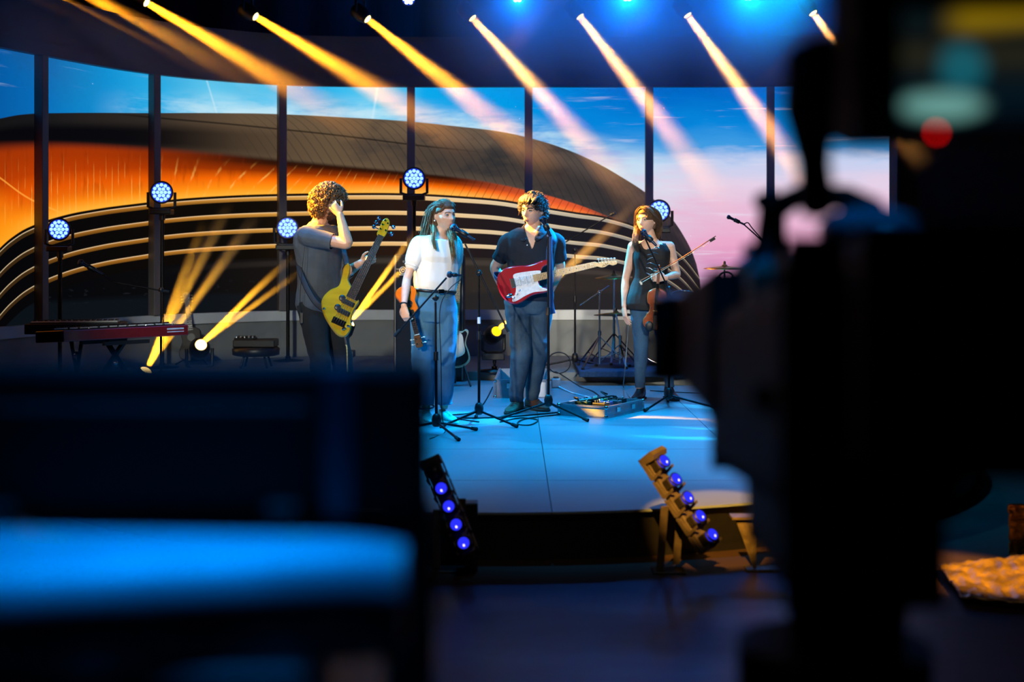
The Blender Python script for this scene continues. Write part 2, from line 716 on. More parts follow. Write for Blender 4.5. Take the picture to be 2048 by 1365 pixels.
# ------------------------------------------------------------------ the picture on the screens
def screen_material():
    m = bpy.data.materials.new('led_screen_picture')
    m.use_nodes = True
    nt = m.node_tree
    nt.nodes.clear()
    uv = nt.nodes.new('ShaderNodeUVMap')
    uv.uv_map = 'UVMap'
    sep = nt.nodes.new('ShaderNodeSeparateXYZ')
    nt.links.new(uv.outputs[0], sep.inputs[0])
    s, z = V(nt, sep.outputs[0]), V(nt, sep.outputs[1])
    S = lambda px: wall_at_px(px)[0]
    Z = lambda py: CZ - (py - HY) / FPX * 15.9
    xr, yr = (0.0, WS[-1]), (0.4, 3.6)

    def crv(pts):
        return s.curve([sz(*p) for p in pts], xr, yr)

    # sky
    warp = noise_v(nt, mapped(nt, uv.outputs[0], (0.5, 2.2, 1)), 2.2, 5.0, 0.6)
    left = s.ramp([(S(-60), (4, 74, 146)), (S(90), (8, 104, 176)), (S(220), (14, 140, 205)), (S(330), (40, 168, 222)),
                   (S(430), (92, 192, 230)), (S(540), (70, 188, 232)), (S(620), (10, 164, 224)), (S(760), (84, 196, 234)),
                   (S(850), (10, 160, 226)), (S(1000), (2, 150, 222)), (S(1200), (0, 128, 212)), (S(1560), (0, 92, 182))], xr)
    zz = z + (warp - 0.5) * 0.34
    right = zz.ramp([(Z(560), (196, 128, 176)), (Z(490), (226, 160, 194)), (Z(430), (224, 178, 206)), (Z(370), (220, 200, 222)),
                     (Z(325), (190, 200, 230)), (Z(295), (60, 150, 218)), (Z(250), (6, 128, 210)), (Z(175), (0, 98, 190))], (Z(560), Z(175)))
    sky = left.mix(right, s.smooth(S(1010), S(1330)))
    hz = (z - crv([(-140, 236), (300, 226), (700, 235), (1000, 262), (1300, 330), (1780, 345)])).smooth(0.30, 0.0)
    sky = sky.mix((196, 226, 236), hz * s.smooth(S(180), S(420)) * s.smooth(S(1480), S(1150)) * warp.smooth(0.32, 0.62) * 0.85)
    streak = noise_v(nt, mapped(nt, uv.outputs[0], (0.5, 9.0, 1)), 1.6, 4.0, 0.6)
    sky = sky.mix((226, 214, 232), streak.smooth(0.56, 0.72) * s.smooth(S(1000), S(1400)) * 0.5)
    sky = sky.mix((214, 240, 248), streak.smooth(0.60, 0.78) * 0.22)
    # thin sun-rays in the upper sky
    ray = ((s - S(430)) * 1.0 + (z - 3.1) * 0.35).abs().smooth(0.02, 0.0)
    ray2 = ((s - S(748)) - (z - 3.1) * 0.16).abs().smooth(0.025, 0.0)
    sky = sky.mix((214, 236, 244), (ray + ray2) * 0.35)
    sp = nt.nodes.new('ShaderNodeTexVoronoi')
    sp.inputs['Scale'].default_value = 5.0
    nt.links.new(uv.outputs[0], sp.inputs['Vector'])
    sky = sky.mix((236, 246, 250), V(nt, sp.outputs['Distance']).smooth(0.035, 0.015) * 0.6)

    # the hall: curved roof, glowing underside, lit louvres
    roof = crv([(-140, 262), (-60, 248), (0, 238), (50, 229), (130, 226), (300, 226), (450, 226), (560, 228), (700, 235), (822, 243),
                (900, 251), (1000, 263), (1060, 276), (1120, 294), (1180, 319), (1240, 352), (1300, 392), (1340, 432),
                (1368, 472), (1388, 512), (1400, 556), (1406, 620), (1420, 720)])
    otop = crv([(-140, 310), (0, 292), (100, 288), (300, 296), (420, 304), (560, 318), (700, 332), (822, 344), (940, 358),
                (1060, 382), (1140, 404), (1210, 430), (1300, 470), (1400, 560)])
    obot = crv([(-140, 640), (-40, 545), (0, 503), (30, 476), (65, 455), (130, 433), (200, 419), (290, 407), (340, 401), (450, 393), (560, 389),
                (700, 387), (822, 388), (930, 394), (1000, 400), (1060, 410), (1150, 425), (1210, 434), (1300, 466), (1400, 556)])
    inside = roof - z
    hall = inside.smooth(-0.006, 0.006)
    rt = inside / (roof - otop).mx(0.02)
    shade = s.ramp([(S(-100), (16, 14, 14)), (S(90), (22, 22, 24)), (S(300), (44, 38, 34)), (S(480), (92, 74, 56)), (S(700), (104, 84, 62)),
                    (S(1000), (96, 82, 70)), (S(1200), (74, 66, 64)), (S(1400), (58, 46, 54))], xr)
    band = rt.smooth(0.18, 0.55) * rt.smooth(1.25, 0.8)
    dark = shade.mix((6, 6, 10), band * s.smooth(S(760), S(250)) * 0.95)
    dark = dark.mix((20, 26, 34), band * s.smooth(S(600), S(900)) * 0.55)
    ribs = ((s * 9.0) + inside.mx(0.0).pow(0.6) * -7.0).fract()
    rib = (ribs - 0.5).abs().smooth(0.10, 0.02)
    dark = dark.mix((26, 30, 36), rib * s.smooth(S(420), S(620)) * 0.42)
    mottle = noise_v(nt, mapped(nt, uv.outputs[0], (1.2, 3.0, 1)), 1.7, 4.0)
    dark = dark.mix((24, 34, 44), mottle.smooth(0.45, 0.7) * s.smooth(S(500), S(900)) * 0.6)
    seam = (z - crv([(300, 234), (560, 258), (830, 290), (1000, 312), (1200, 380), (1400, 560)])).abs().smooth(0.014, 0.004)
    dark = dark.mix((10, 10, 12), seam * s.smooth(S(200), S(330)) * s.smooth(S(1000), S(820)) * 0.7)
    # orange underside
    t = (z - obot) / (otop - obot).mx(0.02)
    bright = t.ramp([(0.0, (255, 176, 56)), (0.18, (255, 146, 22)), (0.42, (240, 104, 6)), (0.64, (136, 46, 4)), (0.84, (54, 20, 6)), (1.0, (24, 14, 10))])
    bright = bright.mix((206, 66, 4), s.smooth(S(560), S(180)) * t.smooth(0.0, 0.35) * 0.55)
    bright = bright.mix((255, 190, 96), s.smooth(S(600), S(820)) * t.smooth(0.45, 0.0) * 0.5)
    bright = bright.mix((236, 96, 54), s.smooth(S(880), S(1120)) * 0.75)
    vein = (s * 11.0 + (z * -6.0) * s.smooth(S(250), S(700)) + warp * 0.22).fract()
    vn = noise_v(nt, mapped(nt, uv.outputs[0], (7, 2, 1)), 2.0, 3.0)
    bright = bright.mix((255, 188, 84), (vein - 0.5).abs().smooth(0.09, 0.02) * t.smooth(0.95, 0.35) * vn.smooth(0.4, 0.65) * s.smooth(S(1000), S(700)) * 0.6)
    bright = bright.mix((64, 22, 8), (vein - 0.5).abs().smooth(0.09, 0.02) * s.smooth(S(840), S(960)) * 0.5)
    bright = bright.mix((120, 36, 2), vn.smooth(0.5, 0.8) * s.smooth(S(560), S(420)) * t.smooth(0.05, 0.5) * 0.5)
    # far left, the flank of the hall glows yellower below a hip line
    hip = crv([(-140, 260), (0, 352), (65, 398), (135, 431), (300, 560)])
    bright = bright.mix((255, 150, 20), (hip - z).smooth(0.0, 0.5) * s.smooth(S(150), S(60)) * 0.7).mix((255, 170, 60), (hip - z).abs().smooth(0.014, 0.004) * s.smooth(S(160), S(120)) * 0.6)
    dark = dark.mix(bright, t.smooth(1.06, 0.9) * s.smooth(S(1240), S(1150)))
    # louvres
    pitch = s.curve([(S(-100), 0.22), (S(60), 0.18), (S(140), 0.172), (S(300), 0.17), (S(560), 0.175), (S(822), 0.172), (S(1000), 0.165), (S(1240), 0.142), (S(1400), 0.12)], xr, (0.0, 0.3))
    q = (obot - z) / pitch
    fr = q.fract()
    slat = fr.smooth(0.10, 0.14) * fr.smooth(0.40, 0.36) * q.smooth(0.0, 0.02) * q.lt(4.0)
    lit = s.ramp([(S(-60), (34, 26, 20)), (S(60), (58, 40, 18)), (S(140), (132, 84, 26)), (S(330), (168, 108, 34)), (S(560), (206, 146, 62)), (S(720), (222, 172, 104)),
                  (S(900), (226, 190, 138)), (S(1060), (204, 188, 160)), (S(1240), (150, 142, 132)), (S(1330), (92, 86, 84)), (S(1400), (56, 50, 52))], xr)
    lit = lit.mix((255, 226, 180), fr.smooth(0.20, 0.15) * 0.5).mix((60, 36, 10), fr.smooth(0.20, 0.36) * s.smooth(S(900), S(400)) * 0.5)
    gap = s.ramp([(S(0), (5, 5, 8)), (S(500), (14, 10, 6)), (S(800), (38, 24, 18)), (S(1100), (26, 26, 34)), (S(1400), (34, 28, 32))], xr)
    low = s.ramp([(S(0), (4, 5, 8)), (S(400), (10, 10, 12)), (S(700), (30, 24, 20)), (S(1000), (48, 42, 38)), (S(1400), (44, 38, 40))], xr)
    low = low.mix((74, 66, 60), (q - 4.35).abs().smooth(0.28, 0.05) * s.smooth(S(300), S(900)) * 0.5)
    wn = noise_v(nt, mapped(nt, uv.outputs[0], (5, 16, 1)), 1.4, 2.0)
    low = low.mix((60, 66, 76), wn.smooth(0.62, 0.72) * z.smooth(0.95, 1.05) * z.smooth(1.25, 1.1) * 0.12)
    low = low.mix((16, 26, 34), z.smooth(1.08, 1.0) * 0.4)
    lv = gap.mix(lit, slat)
    lv = lv.mix(low, q.smooth(3.97, 4.03))
    # dark line under the glowing skin
    dark = dark.mix((26, 14, 6), (q - 0.02).abs().smooth(0.09, 0.02))
    dark = dark.mix(lv, q.smooth(0.0, 0.02))
    pic = sky.mix(dark, hall)
    # fine line structure of the LED tiles
    line = (z * 120.0).fract()
    pic = pic.mix((0, 0, 0), (line - 0.5).abs().smooth(0.3, 0.5) * 0.10)
    e = nt.nodes.new('ShaderNodeEmission')
    nt.links.new(pic.sock, e.inputs[0])
    e.inputs[1].default_value = 1.12
    o = nt.nodes.new('ShaderNodeOutputMaterial')
    nt.links.new(e.outputs[0], o.inputs[0])
    return m


M_SCREEN = screen_material()
SCREEN_LABELS = ['tall LED screen at the far left edge showing deep blue sky over orange roof',
                 'LED screen showing the glowing orange flank, left of the keyboards pillar',
                 'LED screen with orange roof underside, behind the red keyboards',
                 'LED screen with orange roof, directly behind the bass player',
                 'LED screen behind the singer in the white blouse',
                 'LED screen behind the guitarist in the navy polo shirt',
                 'LED screen with roof sloping down beside the violinist, blue to pink sky',
                 'LED screen of blue and pink sky, partly behind the television camera']
for _k in range(8):
    _i0, _i1 = _k * 8, _k * 8 + 8
    _me = bpy.data.meshes.new('led_screen')
    _vs, _fs, _uv = [], [], []
    for _i in range(_i0, _i1 + 1):
        _p = WPATH[_i] - WN[_i] * 0.03
        _b = WPATH[_i] - WN[_i] * 0.065
        for _q, _z in ((_p, 0.845), (_p, 3.335), (_b, 3.335), (_b, 0.845)):
            _vs.append((_q.x, _q.y, _z))
            _uv.append((WS[_i], _z))
    for _i in range(8):
        for _j in range(4):
            _a, _b2 = _i * 4 + _j, _i * 4 + (_j + 1) % 4
            _fs.append((_a, _a + 4, _b2 + 4, _b2) if _j != 9 else ())
    _me.from_pydata(_vs, [], _fs)
    _lay = _me.uv_layers.new(name='UVMap')
    for _l in _me.loops:
        _lay.data[_l.index].uv = _uv[_l.vertex_index]
    _o = link('led_screen', _me, M_SCREEN)
    tag(_o, SCREEN_LABELS[_k], 'screen', 'LED screens along the curved back wall')
M_SCREEN.cycles.emission_sampling = 'NONE'
# ------------------------------------------------------------------ stage lighting
AMBER = (1.0, 0.42, 0.01)
AMBER_PALE = (1.0, 0.58, 0.20)


def haze_material(name, density, length, r0, r1, aniso=0.0):
    m = bpy.data.materials.new(name)
    m.use_nodes = True
    nt = m.node_tree
    nt.nodes.clear()
    tc = nt.nodes.new('ShaderNodeTexCoord').outputs['Object']
    sep = nt.nodes.new('ShaderNodeSeparateXYZ')
    nt.links.new(tc, sep.inputs[0])
    x, y, z = (V(nt, q) for q in sep.outputs)
    t = z / length
    rad = (x * x + y * y).pow(0.5) / (t * (r1 - r0) + r0)
    dens = t.smooth(1.0, 0.45) * rad.smooth(1.0, 0.25) * density
    vs = nt.nodes.new('ShaderNodeVolumeScatter')
    vs.inputs['Anisotropy'].default_value = aniso
    nt.links.new(dens.sock, vs.inputs['Density'])
    o = nt.nodes.new('ShaderNodeOutputMaterial')
    nt.links.new(vs.outputs[0], o.inputs['Volume'])
    return m


def glow_haze(label, c, radius, color, watts, density, group):
    """haze around a lamp, thinning outwards, lit by that lamp"""
    c = Vector(c)
    point('wash_lamp', c, color, watts, 0.05)
    m = bpy.data.materials.new('glowing_haze')
    m.use_nodes = True
    nt = m.node_tree
    nt.nodes.clear()
    tc = nt.nodes.new('ShaderNodeTexCoord').outputs['Object']
    ln = nt.nodes.new('ShaderNodeVectorMath')
    ln.operation = 'LENGTH'
    nt.links.new(tc, ln.inputs[0])
    dens = (V(nt, ln.outputs['Value']) / radius).smooth(1.0, 0.0) * density
    vs = nt.nodes.new('ShaderNodeVolumeScatter')
    nt.links.new(dens.sock, vs.inputs['Density'])
    o = nt.nodes.new('ShaderNodeOutputMaterial')
    nt.links.new(vs.outputs[0], o.inputs['Volume'])
    ob = MB().sph((0, 0, 0), radius, 24, 16).build('blue_glow', m, None, base=False)
    ob.location = c
    return tag(ob, label, 'light beam', group, 'stuff')


def light_beam(a, b, r0, half, color, watts, density, label, group, lamp=True, aniso=0.0, haze_len=None):
    """a spot lamp at a aimed through b and the haze that its light picks out"""
    a, b = Vector(a), Vector(b)
    x, y, z = axes(b - a)
    L = haze_len or (b - a).length
    r1 = r0 + L * math.tan(math.radians(half))
    if lamp:
        disk_beam('beam_lamp', a + z * r0 * 0.75, b, color, watts, r0 * 0.9, half * 2.0)
    M = frame(a + z * r0 * 0.5, x, y, z)
    mb = MB()
    n = 20
    rr = []
    for k in range(5):
        t = k / 4
        r = r0 + (r1 - r0) * t
        rr.append([Vector((r * math.cos(q), r * math.sin(q), t * L)) for q in (2 * math.pi * i / n for i in range(n))])
    mb.rings(rr, True, True)
    o = mb.build('light_beam', haze_material('lit_haze', density, L, r0, r1, aniso), None, base=False)
    o.matrix_basis = M
    return tag(o, label, 'light beam', group, 'stuff')



M_CELL_BLUE = glow('led_cell_blue', (130, 175, 255), 2.4)
M_CELL_WHITE = glow('led_cell_white_blue', (190, 225, 255), 6.0)
M_LENS_AMBER = glow('amber_lens', (255, 216, 130), 5.0)
M_LENS_DIM = glow('amber_lens_dim', (255, 190, 20), 2.0)
LENSBED = mat('lens_bed', (10, 16, 60), 0.2, var=0.1, emit=(30, 60, 215), estr=1.0)


def hex_cells(rings):
    out = [(0.0, 0.0)]
    for k in range(1, rings + 1):
        for i in range(6 * k):
            a = 2 * math.pi * i / (6 * k)
            out.append((k * math.cos(a), k * math.sin(a)))
    return out


def wash_head(label, c, aim, r, rings=2, cell=M_CELL_BLUE, group='LED wash lights', hang=False, yoke_up=None):
    """round moving wash light: housing, lens bed, LED cells, yoke and base"""
    c = Vector(c)
    x, y, z = axes(Vector(aim))
    M = frame(c, x, y, z)
    e = 1 if hang else -1
    root = thing('wash_light', label, 'stage light', tuple(c + Vector((0, 0, e * r * 2.3))), group)
    MB().lathe([(r * 0.5, -r * 1.6), (r * 0.9, -r * 1.3), (r * 1.15, -r * 0.6), (r * 1.22, 0.0), (r * 1.12, r * 0.10), (r * 1.04, r * 0.04)], M, 26).build('housing', BLACK, root)
    MB().lathe([(r * 1.04, 0.0), (r * 1.04, r * 0.05)], M, 26).build('lens_bed', LENSBED, root)
    mb = MB()
    pitch = r * 0.98 / (rings + 0.5)
    for u, v in hex_cells(rings):
        mb.lathe([(pitch * 0.49, r * 0.05), (pitch * 0.40, r * 0.12), (pitch * 0.05, r * 0.15)], M @ Matrix.Translation((u * pitch, v * pitch, 0)), 8)
    mb.build('led_cells', cell, root)['kind'] = 'stuff'
    yk = MB()
    pts = [c + x * s_ * r * 1.38 + Vector((0, 0, q)) for s_, q in ((-1, 0), (-1, e * r * 1.5), (-0.6, e * r * 1.75), (0.6, e * r * 1.75), (1, e * r * 1.5), (1, 0))]
    yk.tube(pts, r * 0.16, 8)
    yk.build('yoke', BLACK, root)
    MB().box(c + Vector((0, 0, e * r * 2.05)), (r * 2.3, r * 1.7, r * 0.55)).build('base', BLACK, root, bevel=0.01)
    return root


def beam_head(label, c, aim, r, lens=M_LENS_AMBER, group='beam lights', hang=True):
    """narrow moving-head beam light: barrel, bulging lens, yoke and base"""
    c = Vector(c)
    x, y, z = axes(Vector(aim))
    M = frame(c, x, y, z)
    e = 1 if hang else -1
    root = thing('beam_light', label, 'stage light', tuple(c + Vector((0, 0, e * r * 5.6))), group)
    MB().lathe([(r * 0.9, -r * 4.4), (r * 1.7, -r * 3.8), (r * 1.8, -r * 1.6), (r * 1.35, -r * 0.3), (r * 1.2, r * 0.1), (r * 1.02, r * 0.1), (r * 1.0, -r * 0.1)], M, 22).build('barrel', BLACK, root)
    MB().sph((0, 0, -r * 0.12), (r, r, r * 0.55), 18, 10, M).build('lens', lens, root)
    b = c - z * r * 2.2
    pts = [b + x * s_ * r * 2.2 + Vector((0, 0, q)) for s_, q in ((-1, 0), (-1, e * r * 3.0), (-0.6, e * r * 3.6), (0.6, e * r * 3.6), (1, e * r * 3.0), (1, 0))]
    MB().tube(pts, r * 0.3, 8).build('yoke', BLACK, root)
    MB().box(b + Vector((0, 0, e * r * 4.3)), (r * 4.4, r * 3.4, r * 1.3)).build('base', BLACK, root, bevel=0.008)
    return root


def floor_stand(label, c, top, ground=None, r=0.020):
    g = RZ if ground is None else ground
    root = thing('light_stand', label, 'light stand', (c.x, c.y, g), 'light stands along the screens')
    MB().lathe([(0.17, 0.0), (0.17, 0.012), (0.03, 0.022), (0.03, 0.05)], Matrix.Translation((c.x, c.y, g)), 24).build('base_plate', BLACKM, root)
    MB().cyl((c.x, c.y, g + 0.02), (c.x, c.y, top), r, None, 12).build('pole', BLACKM, root)
    MB().cyl((c.x, c.y, top - 0.06), (c.x, c.y, top), r * 1.5, None, 12).build('spigot', BLACK, root)
    return root


# --- amber beams from the truss above the screens
TOPS = [((-330, -170), (120, 110), 13.0, 12.4, 'broad amber haze at the far upper left'),
        ((-60, -96), (330, 140), 13.9, 13.3, 'amber beam entering at the far upper left corner'),
        ((98, -52), (470, 158), 14.5, 13.9, 'amber beam second from the left, its lamp above the picture'),
        ((293, 5), (640, 212), 15.0, 14.4, 'amber beam from the leftmost visible lamp'),
        ((511, 33), (850, 240), 15.0, 14.4, 'amber beam crossing above the bass player'),
        ((735, 38), (1040, 282), 15.0, 14.4, 'amber beam crossing above the singer'),
        ((945, 36), (1220, 340), 15.0, 14.4, 'amber beam above the guitarist'),
        ((1160, 33), (1405, 350), 15.0, 14.4, 'amber beam above the violinist'),
        ((1375, 30), (1620, 372), 15.0, 14.4, 'amber beam over the pink sky'),
        ((1626, 26), (1800, 262), 15.0, 14.4, 'short amber beam at the right beside the television camera')]
for _k, (_a, _b, _da, _db, _lab) in enumerate(TOPS):
    _A, _B = P(_a[0], _a[1], _da), P(_b[0], _b[1], _db)
    _col = (1.0, 0.33, 0.01) if _k < 6 else (1.0, 0.40, 0.07)
    light_beam(_A, _B, 0.045, 5.0 if _k else 9.0, _col, 15, 1.0, _lab, 'amber beams from the truss', haze_len=(_B - _A).length * 1.3)
    if _k >= 3:
        beam_head('lamp at the top of the %s' % _lab, _A, _B - _A, 0.047, group='beam lights on the truss')
# truss carrying them, just above the picture
_z = 4.33
_tr = thing('lighting_truss', 'aluminium lighting truss running above the screens', 'truss', (0, 15.1, _z))
TRUSSM = mat('truss_alu', (120, 124, 130), 0.4, 0.9, var=0.1)
for _yy, _zz in ((14.97, _z + 0.02), (15.23, _z + 0.02), (15.1, _z + 0.26)):
    MB().cyl((-6.5, _yy, _zz), (6.2, _yy, _zz), 0.024, None, 10).build('chord', TRUSSM, _tr)
for _k in range(42):
    _x = -6.4 + _k * 0.3
    MB().cyl((_x, 14.97, _z + 0.02), (_x + 0.15, 15.1, _z + 0.26), 0.009, None, 6).build('brace', TRUSSM, _tr)
    MB().cyl((_x + 0.15, 15.1, _z + 0.26), (_x + 0.3, 15.23, _z + 0.02), 0.009, None, 6).build('brace', TRUSSM, _tr)

# --- blue wash heads on the front truss, glowing into the haze
for _px, _py, _lab, _w in ((817, -2, 'seven-cell blue wash light above the singer', 0), (1035, -6, 'blue wash light above the guitarist', 260), (1255, -8, 'blue wash light above the violinist', 420), (1497, -10, 'blue wash light at the upper right', 420)):
    _c = P(_px, _py, 14.3)
    wash_head(_lab, _c, (0, -0.9, -0.45), 0.062, 1, M_CELL_WHITE, 'blue wash lights at the top', True)
    if _w:
        glow_haze('blue glow in the haze around the ' + _lab, _c + Vector((0, -0.10, -0.05)), 1.1, (0.0, 0.17, 1.0), _w * 0.14, 1.5, 'blue glow around the wash lights')
_z2 = P(0, -10, 14.3).z + 0.17
_tr = thing('lighting_truss', 'second lighting truss with the blue wash lights', 'truss', (0, 14.35, _z2))
for _yy, _zz in ((14.22, _z2 + 0.02), (14.48, _z2 + 0.02), (14.35, _z2 + 0.26)):
    MB().cyl((-6.0, _yy, _zz), (6.0, _yy, _zz), 0.024, None, 10).build('chord', TRUSSM, _tr)
for _k in range(40):
    _x = -6.0 + _k * 0.3
    MB().cyl((_x, 14.22, _z2 + 0.02), (_x + 0.15, 14.35, _z2 + 0.26), 0.009, None, 6).build('brace', TRUSSM, _tr)
    MB().cyl((_x + 0.15, 14.35, _z2 + 0.26), (_x + 0.3, 14.48, _z2 + 0.02), 0.009, None, 6).build('brace', TRUSSM, _tr)

# --- round LED wash lights on stands beside the pillars
for _px, _py, _d, _lab in ((118, 459, 12.95, 'round blue LED light left of the keyboards'), (323, 385, 14.35, 'round blue LED light on the second pillar from the left'),
                           (575, 456, 15.2, 'round blue LED light beside the elbow of the bass player'), (828, 357, 15.35, 'round violet LED light above and left of the singer'),
                           (1318, 422, 15.3, 'round blue LED light behind the head of the violinist')):
    _c = P(_px, _py, _d)
    _r = 19.0 / FPX * _d
    wash_head(_lab, _c, (-_c.x * 0.05, -1, 0.02), _r, 2)
    floor_stand('black stand carrying the ' + _lab, _c + Vector((0, 0.03, 0)), _c.z - _r * 2.3)

# --- beam lamps on the floor, each throwing a fan of amber strands
def floor_fan(lab, px, py, d, ends, de, r, watts, density, lens=M_LENS_AMBER, half=1.25, lamp_body=True, aim=None):
    c = P(px, py, d)
    tg = [P(x, y, de) for x, y in ends]
    m = sum(tg, Vector()) / len(tg)
    av = aim or (m - c)
    if lamp_body:
        beam_head('amber floor lamp ' + lab, c, av, r, lens, 'amber floor lamps', False)
    st = c + Vector(av).normalized() * r * 0.6
    for n_, t in enumerate(tg):
        light_beam(st, t, r * 0.55, half, AMBER, watts, density, ('strand %s of the amber fan rising from the lamp ' % ('left', 'middle', 'right')[n_]) + lab, 'amber strands from the floor lamps')


floor_fan('in front of the grey plinth on the left', 402, 690, 14.3, ((556, 536), (590, 508), (604, 540)), 14.0, 0.058, 1.5, 2.0, aim=Vector((0.30, -0.85, 0.35)))
floor_fan('behind the red keyboards', 292, 742, 13.3, ((412, 440), (462, 400), (520, 420)), 13.0, 0.058, 2.0, 1.6, half=2.4)
floor_fan('behind the bass player', 700, 646, 13.6, ((806, 500), (836, 456), (852, 492)), 13.4, 0.05, 1.5, 2.0)
floor_fan('left of the guitarist', 993, 663, 13.9, ((1215, 470), (1270, 420), (1300, 380)), 13.8, 0.05, 1.5, 1.7, M_LENS_DIM, 1.3, aim=Vector((0.25, -0.8, 0.3)))
_c = P(993, 663, 13.9)
floor_stand('thin stand of the amber lamp left of the guitarist', _c + Vector((-0.02, 0.10, 0)), _c.z - 0.26, RZ, 0.012)
_c = P(700, 646, 13.6)
floor_stand('stand of the amber lamp behind the bass player', _c + Vector((-0.08, 0.10, 0)), _c.z - 0.26, SZ, 0.012)
# ------------------------------------------------------------------ people
from mathutils import noise as mnoise
UP = Vector((0, 0, 1))


def baked_remesh(mb, voxel, smooth=4, factor=0.5):
    """one continuous skin over overlapping closed shapes"""
    me = bpy.data.meshes.new('tmp')
    me.from_pydata(mb.v, [], mb.f)
    o = bpy.data.objects.new('tmp', me)
    COL.objects.link(o)
    r = o.modifiers.new('r', 'REMESH')
    r.mode = 'VOXEL'
    r.voxel_size = voxel
    if smooth:
        q = o.modifiers.new('s', 'SMOOTH')
        q.iterations = smooth
        q.factor = factor
    dg = bpy.context.evaluated_depsgraph_get()
    out = bpy.data.meshes.new_from_object(o.evaluated_get(dg))
    bpy.data.objects.remove(o)
    bpy.data.meshes.remove(me)
    out.polygons.foreach_set('use_smooth', [True] * len(out.polygons))
    return out


def coords(me):
    a = np.empty(len(me.vertices) * 3, dtype=np.float32)
    me.vertices.foreach_get('co', a)
    return a.reshape(-1, 3)


def push(me, fn):
    """move vertices along their normals by fn(co)"""
    co = coords(me)
    no = np.empty(len(me.vertices) * 3, dtype=np.float32)
    me.vertices.foreach_get('normal', no)
    no = no.reshape(-1, 3)
    d = np.array([fn(c) for c in co], dtype=np.float32)
    me.vertices.foreach_set('co', (co + no * d[:, None]).ravel())
    me.update()


def cut(me, keep):
    """drop the faces whose centre fails keep(centre)"""
    bm = bmesh.new()
    bm.from_mesh(me)
    bm.faces.ensure_lookup_table()
    bad = [f for f in bm.faces if not keep(f.calc_center_median())]
    bmesh.ops.delete(bm, geom=bad, context='FACES')
    for _ in range(9):
        bv = [v for v in bm.verts if v.is_boundary]
        bmesh.ops.smooth_vert(bm, verts=bv, factor=0.5, use_axis_x=True, use_axis_y=True, use_axis_z=True)
    bm.to_mesh(me)
    bm.free()
    me.polygons.foreach_set('use_smooth', [True] * len(me.polygons))
    return me


def folds(amp, freq, seed, stretch=(1, 1, 1)):
    off = Vector((seed * 3.1, seed * 7.7, seed * 1.3))
    st = Vector(stretch)

    def fn(c):
        v = Vector((c[0] * st.x, c[1] * st.y, c[2] * st.z)) * freq + off
        n = mnoise.noise(v)
        r = 1.0 - abs(mnoise.noise(v * 0.7 + Vector((9, 2, 5)))) * 2.0
        return amp * (0.6 * n + 0.6 * r)
    return fn


def head_shape(mb, M, s=1.0, jaw=1.0, nose=1.0):
    n, m = 56, 48
    vs, fs = [], []
    rx, ry, rz = 0.076, 0.097, 0.117
    for i in range(m + 1):
        th = math.pi * i / m
        for j in range(n):
            ph = 2 * math.pi * j / n
            dx, dy, dz = math.sin(th) * math.sin(ph), -math.sin(th) * math.cos(ph), math.cos(th)
            x, y, z = rx * dx, ry * dy, rz * dz
            t = max(0.0, min(1.0, -dz))
            x *= 1 - (0.30 / jaw) * t ** 1.6
            if y > 0:
                y *= 1 - 0.45 * t
                y += 0.012 * (1 - t)
            else:
                y *= 1 + 0.10 * t - 0.04 * max(0, dz)
                y -= 0.010 * t
            if dy < -0.1:
                w = min(1.0, (-dy - 0.1) / 0.4)
                ax = abs(x)
                if z > -0.030:
                    rp = max(0.0, min(1.0, (0.020 - z) / 0.048))
                else:
                    rp = max(0.0, 1.0 - (-0.030 - z) / 0.011)
                y -= w * 0.027 * nose * rp ** 1.2 * math.exp(-(x / (0.0085 + 0.005 * rp)) ** 2)
                y += w * 0.013 * math.exp(-((ax - 0.030) / 0.015) ** 2 - ((z - 0.004) / 0.013) ** 2)
                y -= w * 0.006 * math.exp(-((ax - 0.026) / 0.024) ** 2 - ((z - 0.028) / 0.009) ** 2)
                y -= w * 0.007 * math.exp(-(x / 0.021) ** 2 - ((z + 0.064) / 0.012) ** 2)
                y -= w * 0.009 * jaw * math.exp(-(x / 0.02) ** 2 - ((z + 0.101) / 0.015) ** 2)
                y += w * 0.004 * math.exp(-(x / 0.024) ** 2 - ((z + 0.084) / 0.006) ** 2)
                x += math.copysign(w * 0.004 * math.exp(-((ax - 0.052) / 0.02) ** 2 - ((z + 0.02) / 0.02) ** 2), x)
            vs.append((x * s, y * s, z * s))
    for i in range(m):
        for j in range(n):
            a, b = i * n + j, i * n + (j + 1) % n
            fs.append((a, a + n, b + n, b))
    mb.add(vs, fs, True, M)
    for e in (-1, 1):
        mb.sph((e * 0.074 * s, 0.014 * s, -0.006 * s), (0.011 * s, 0.019 * s, 0.031 * s), 10, 8, M @ Matrix.Rotation(0, 4, 'X'))


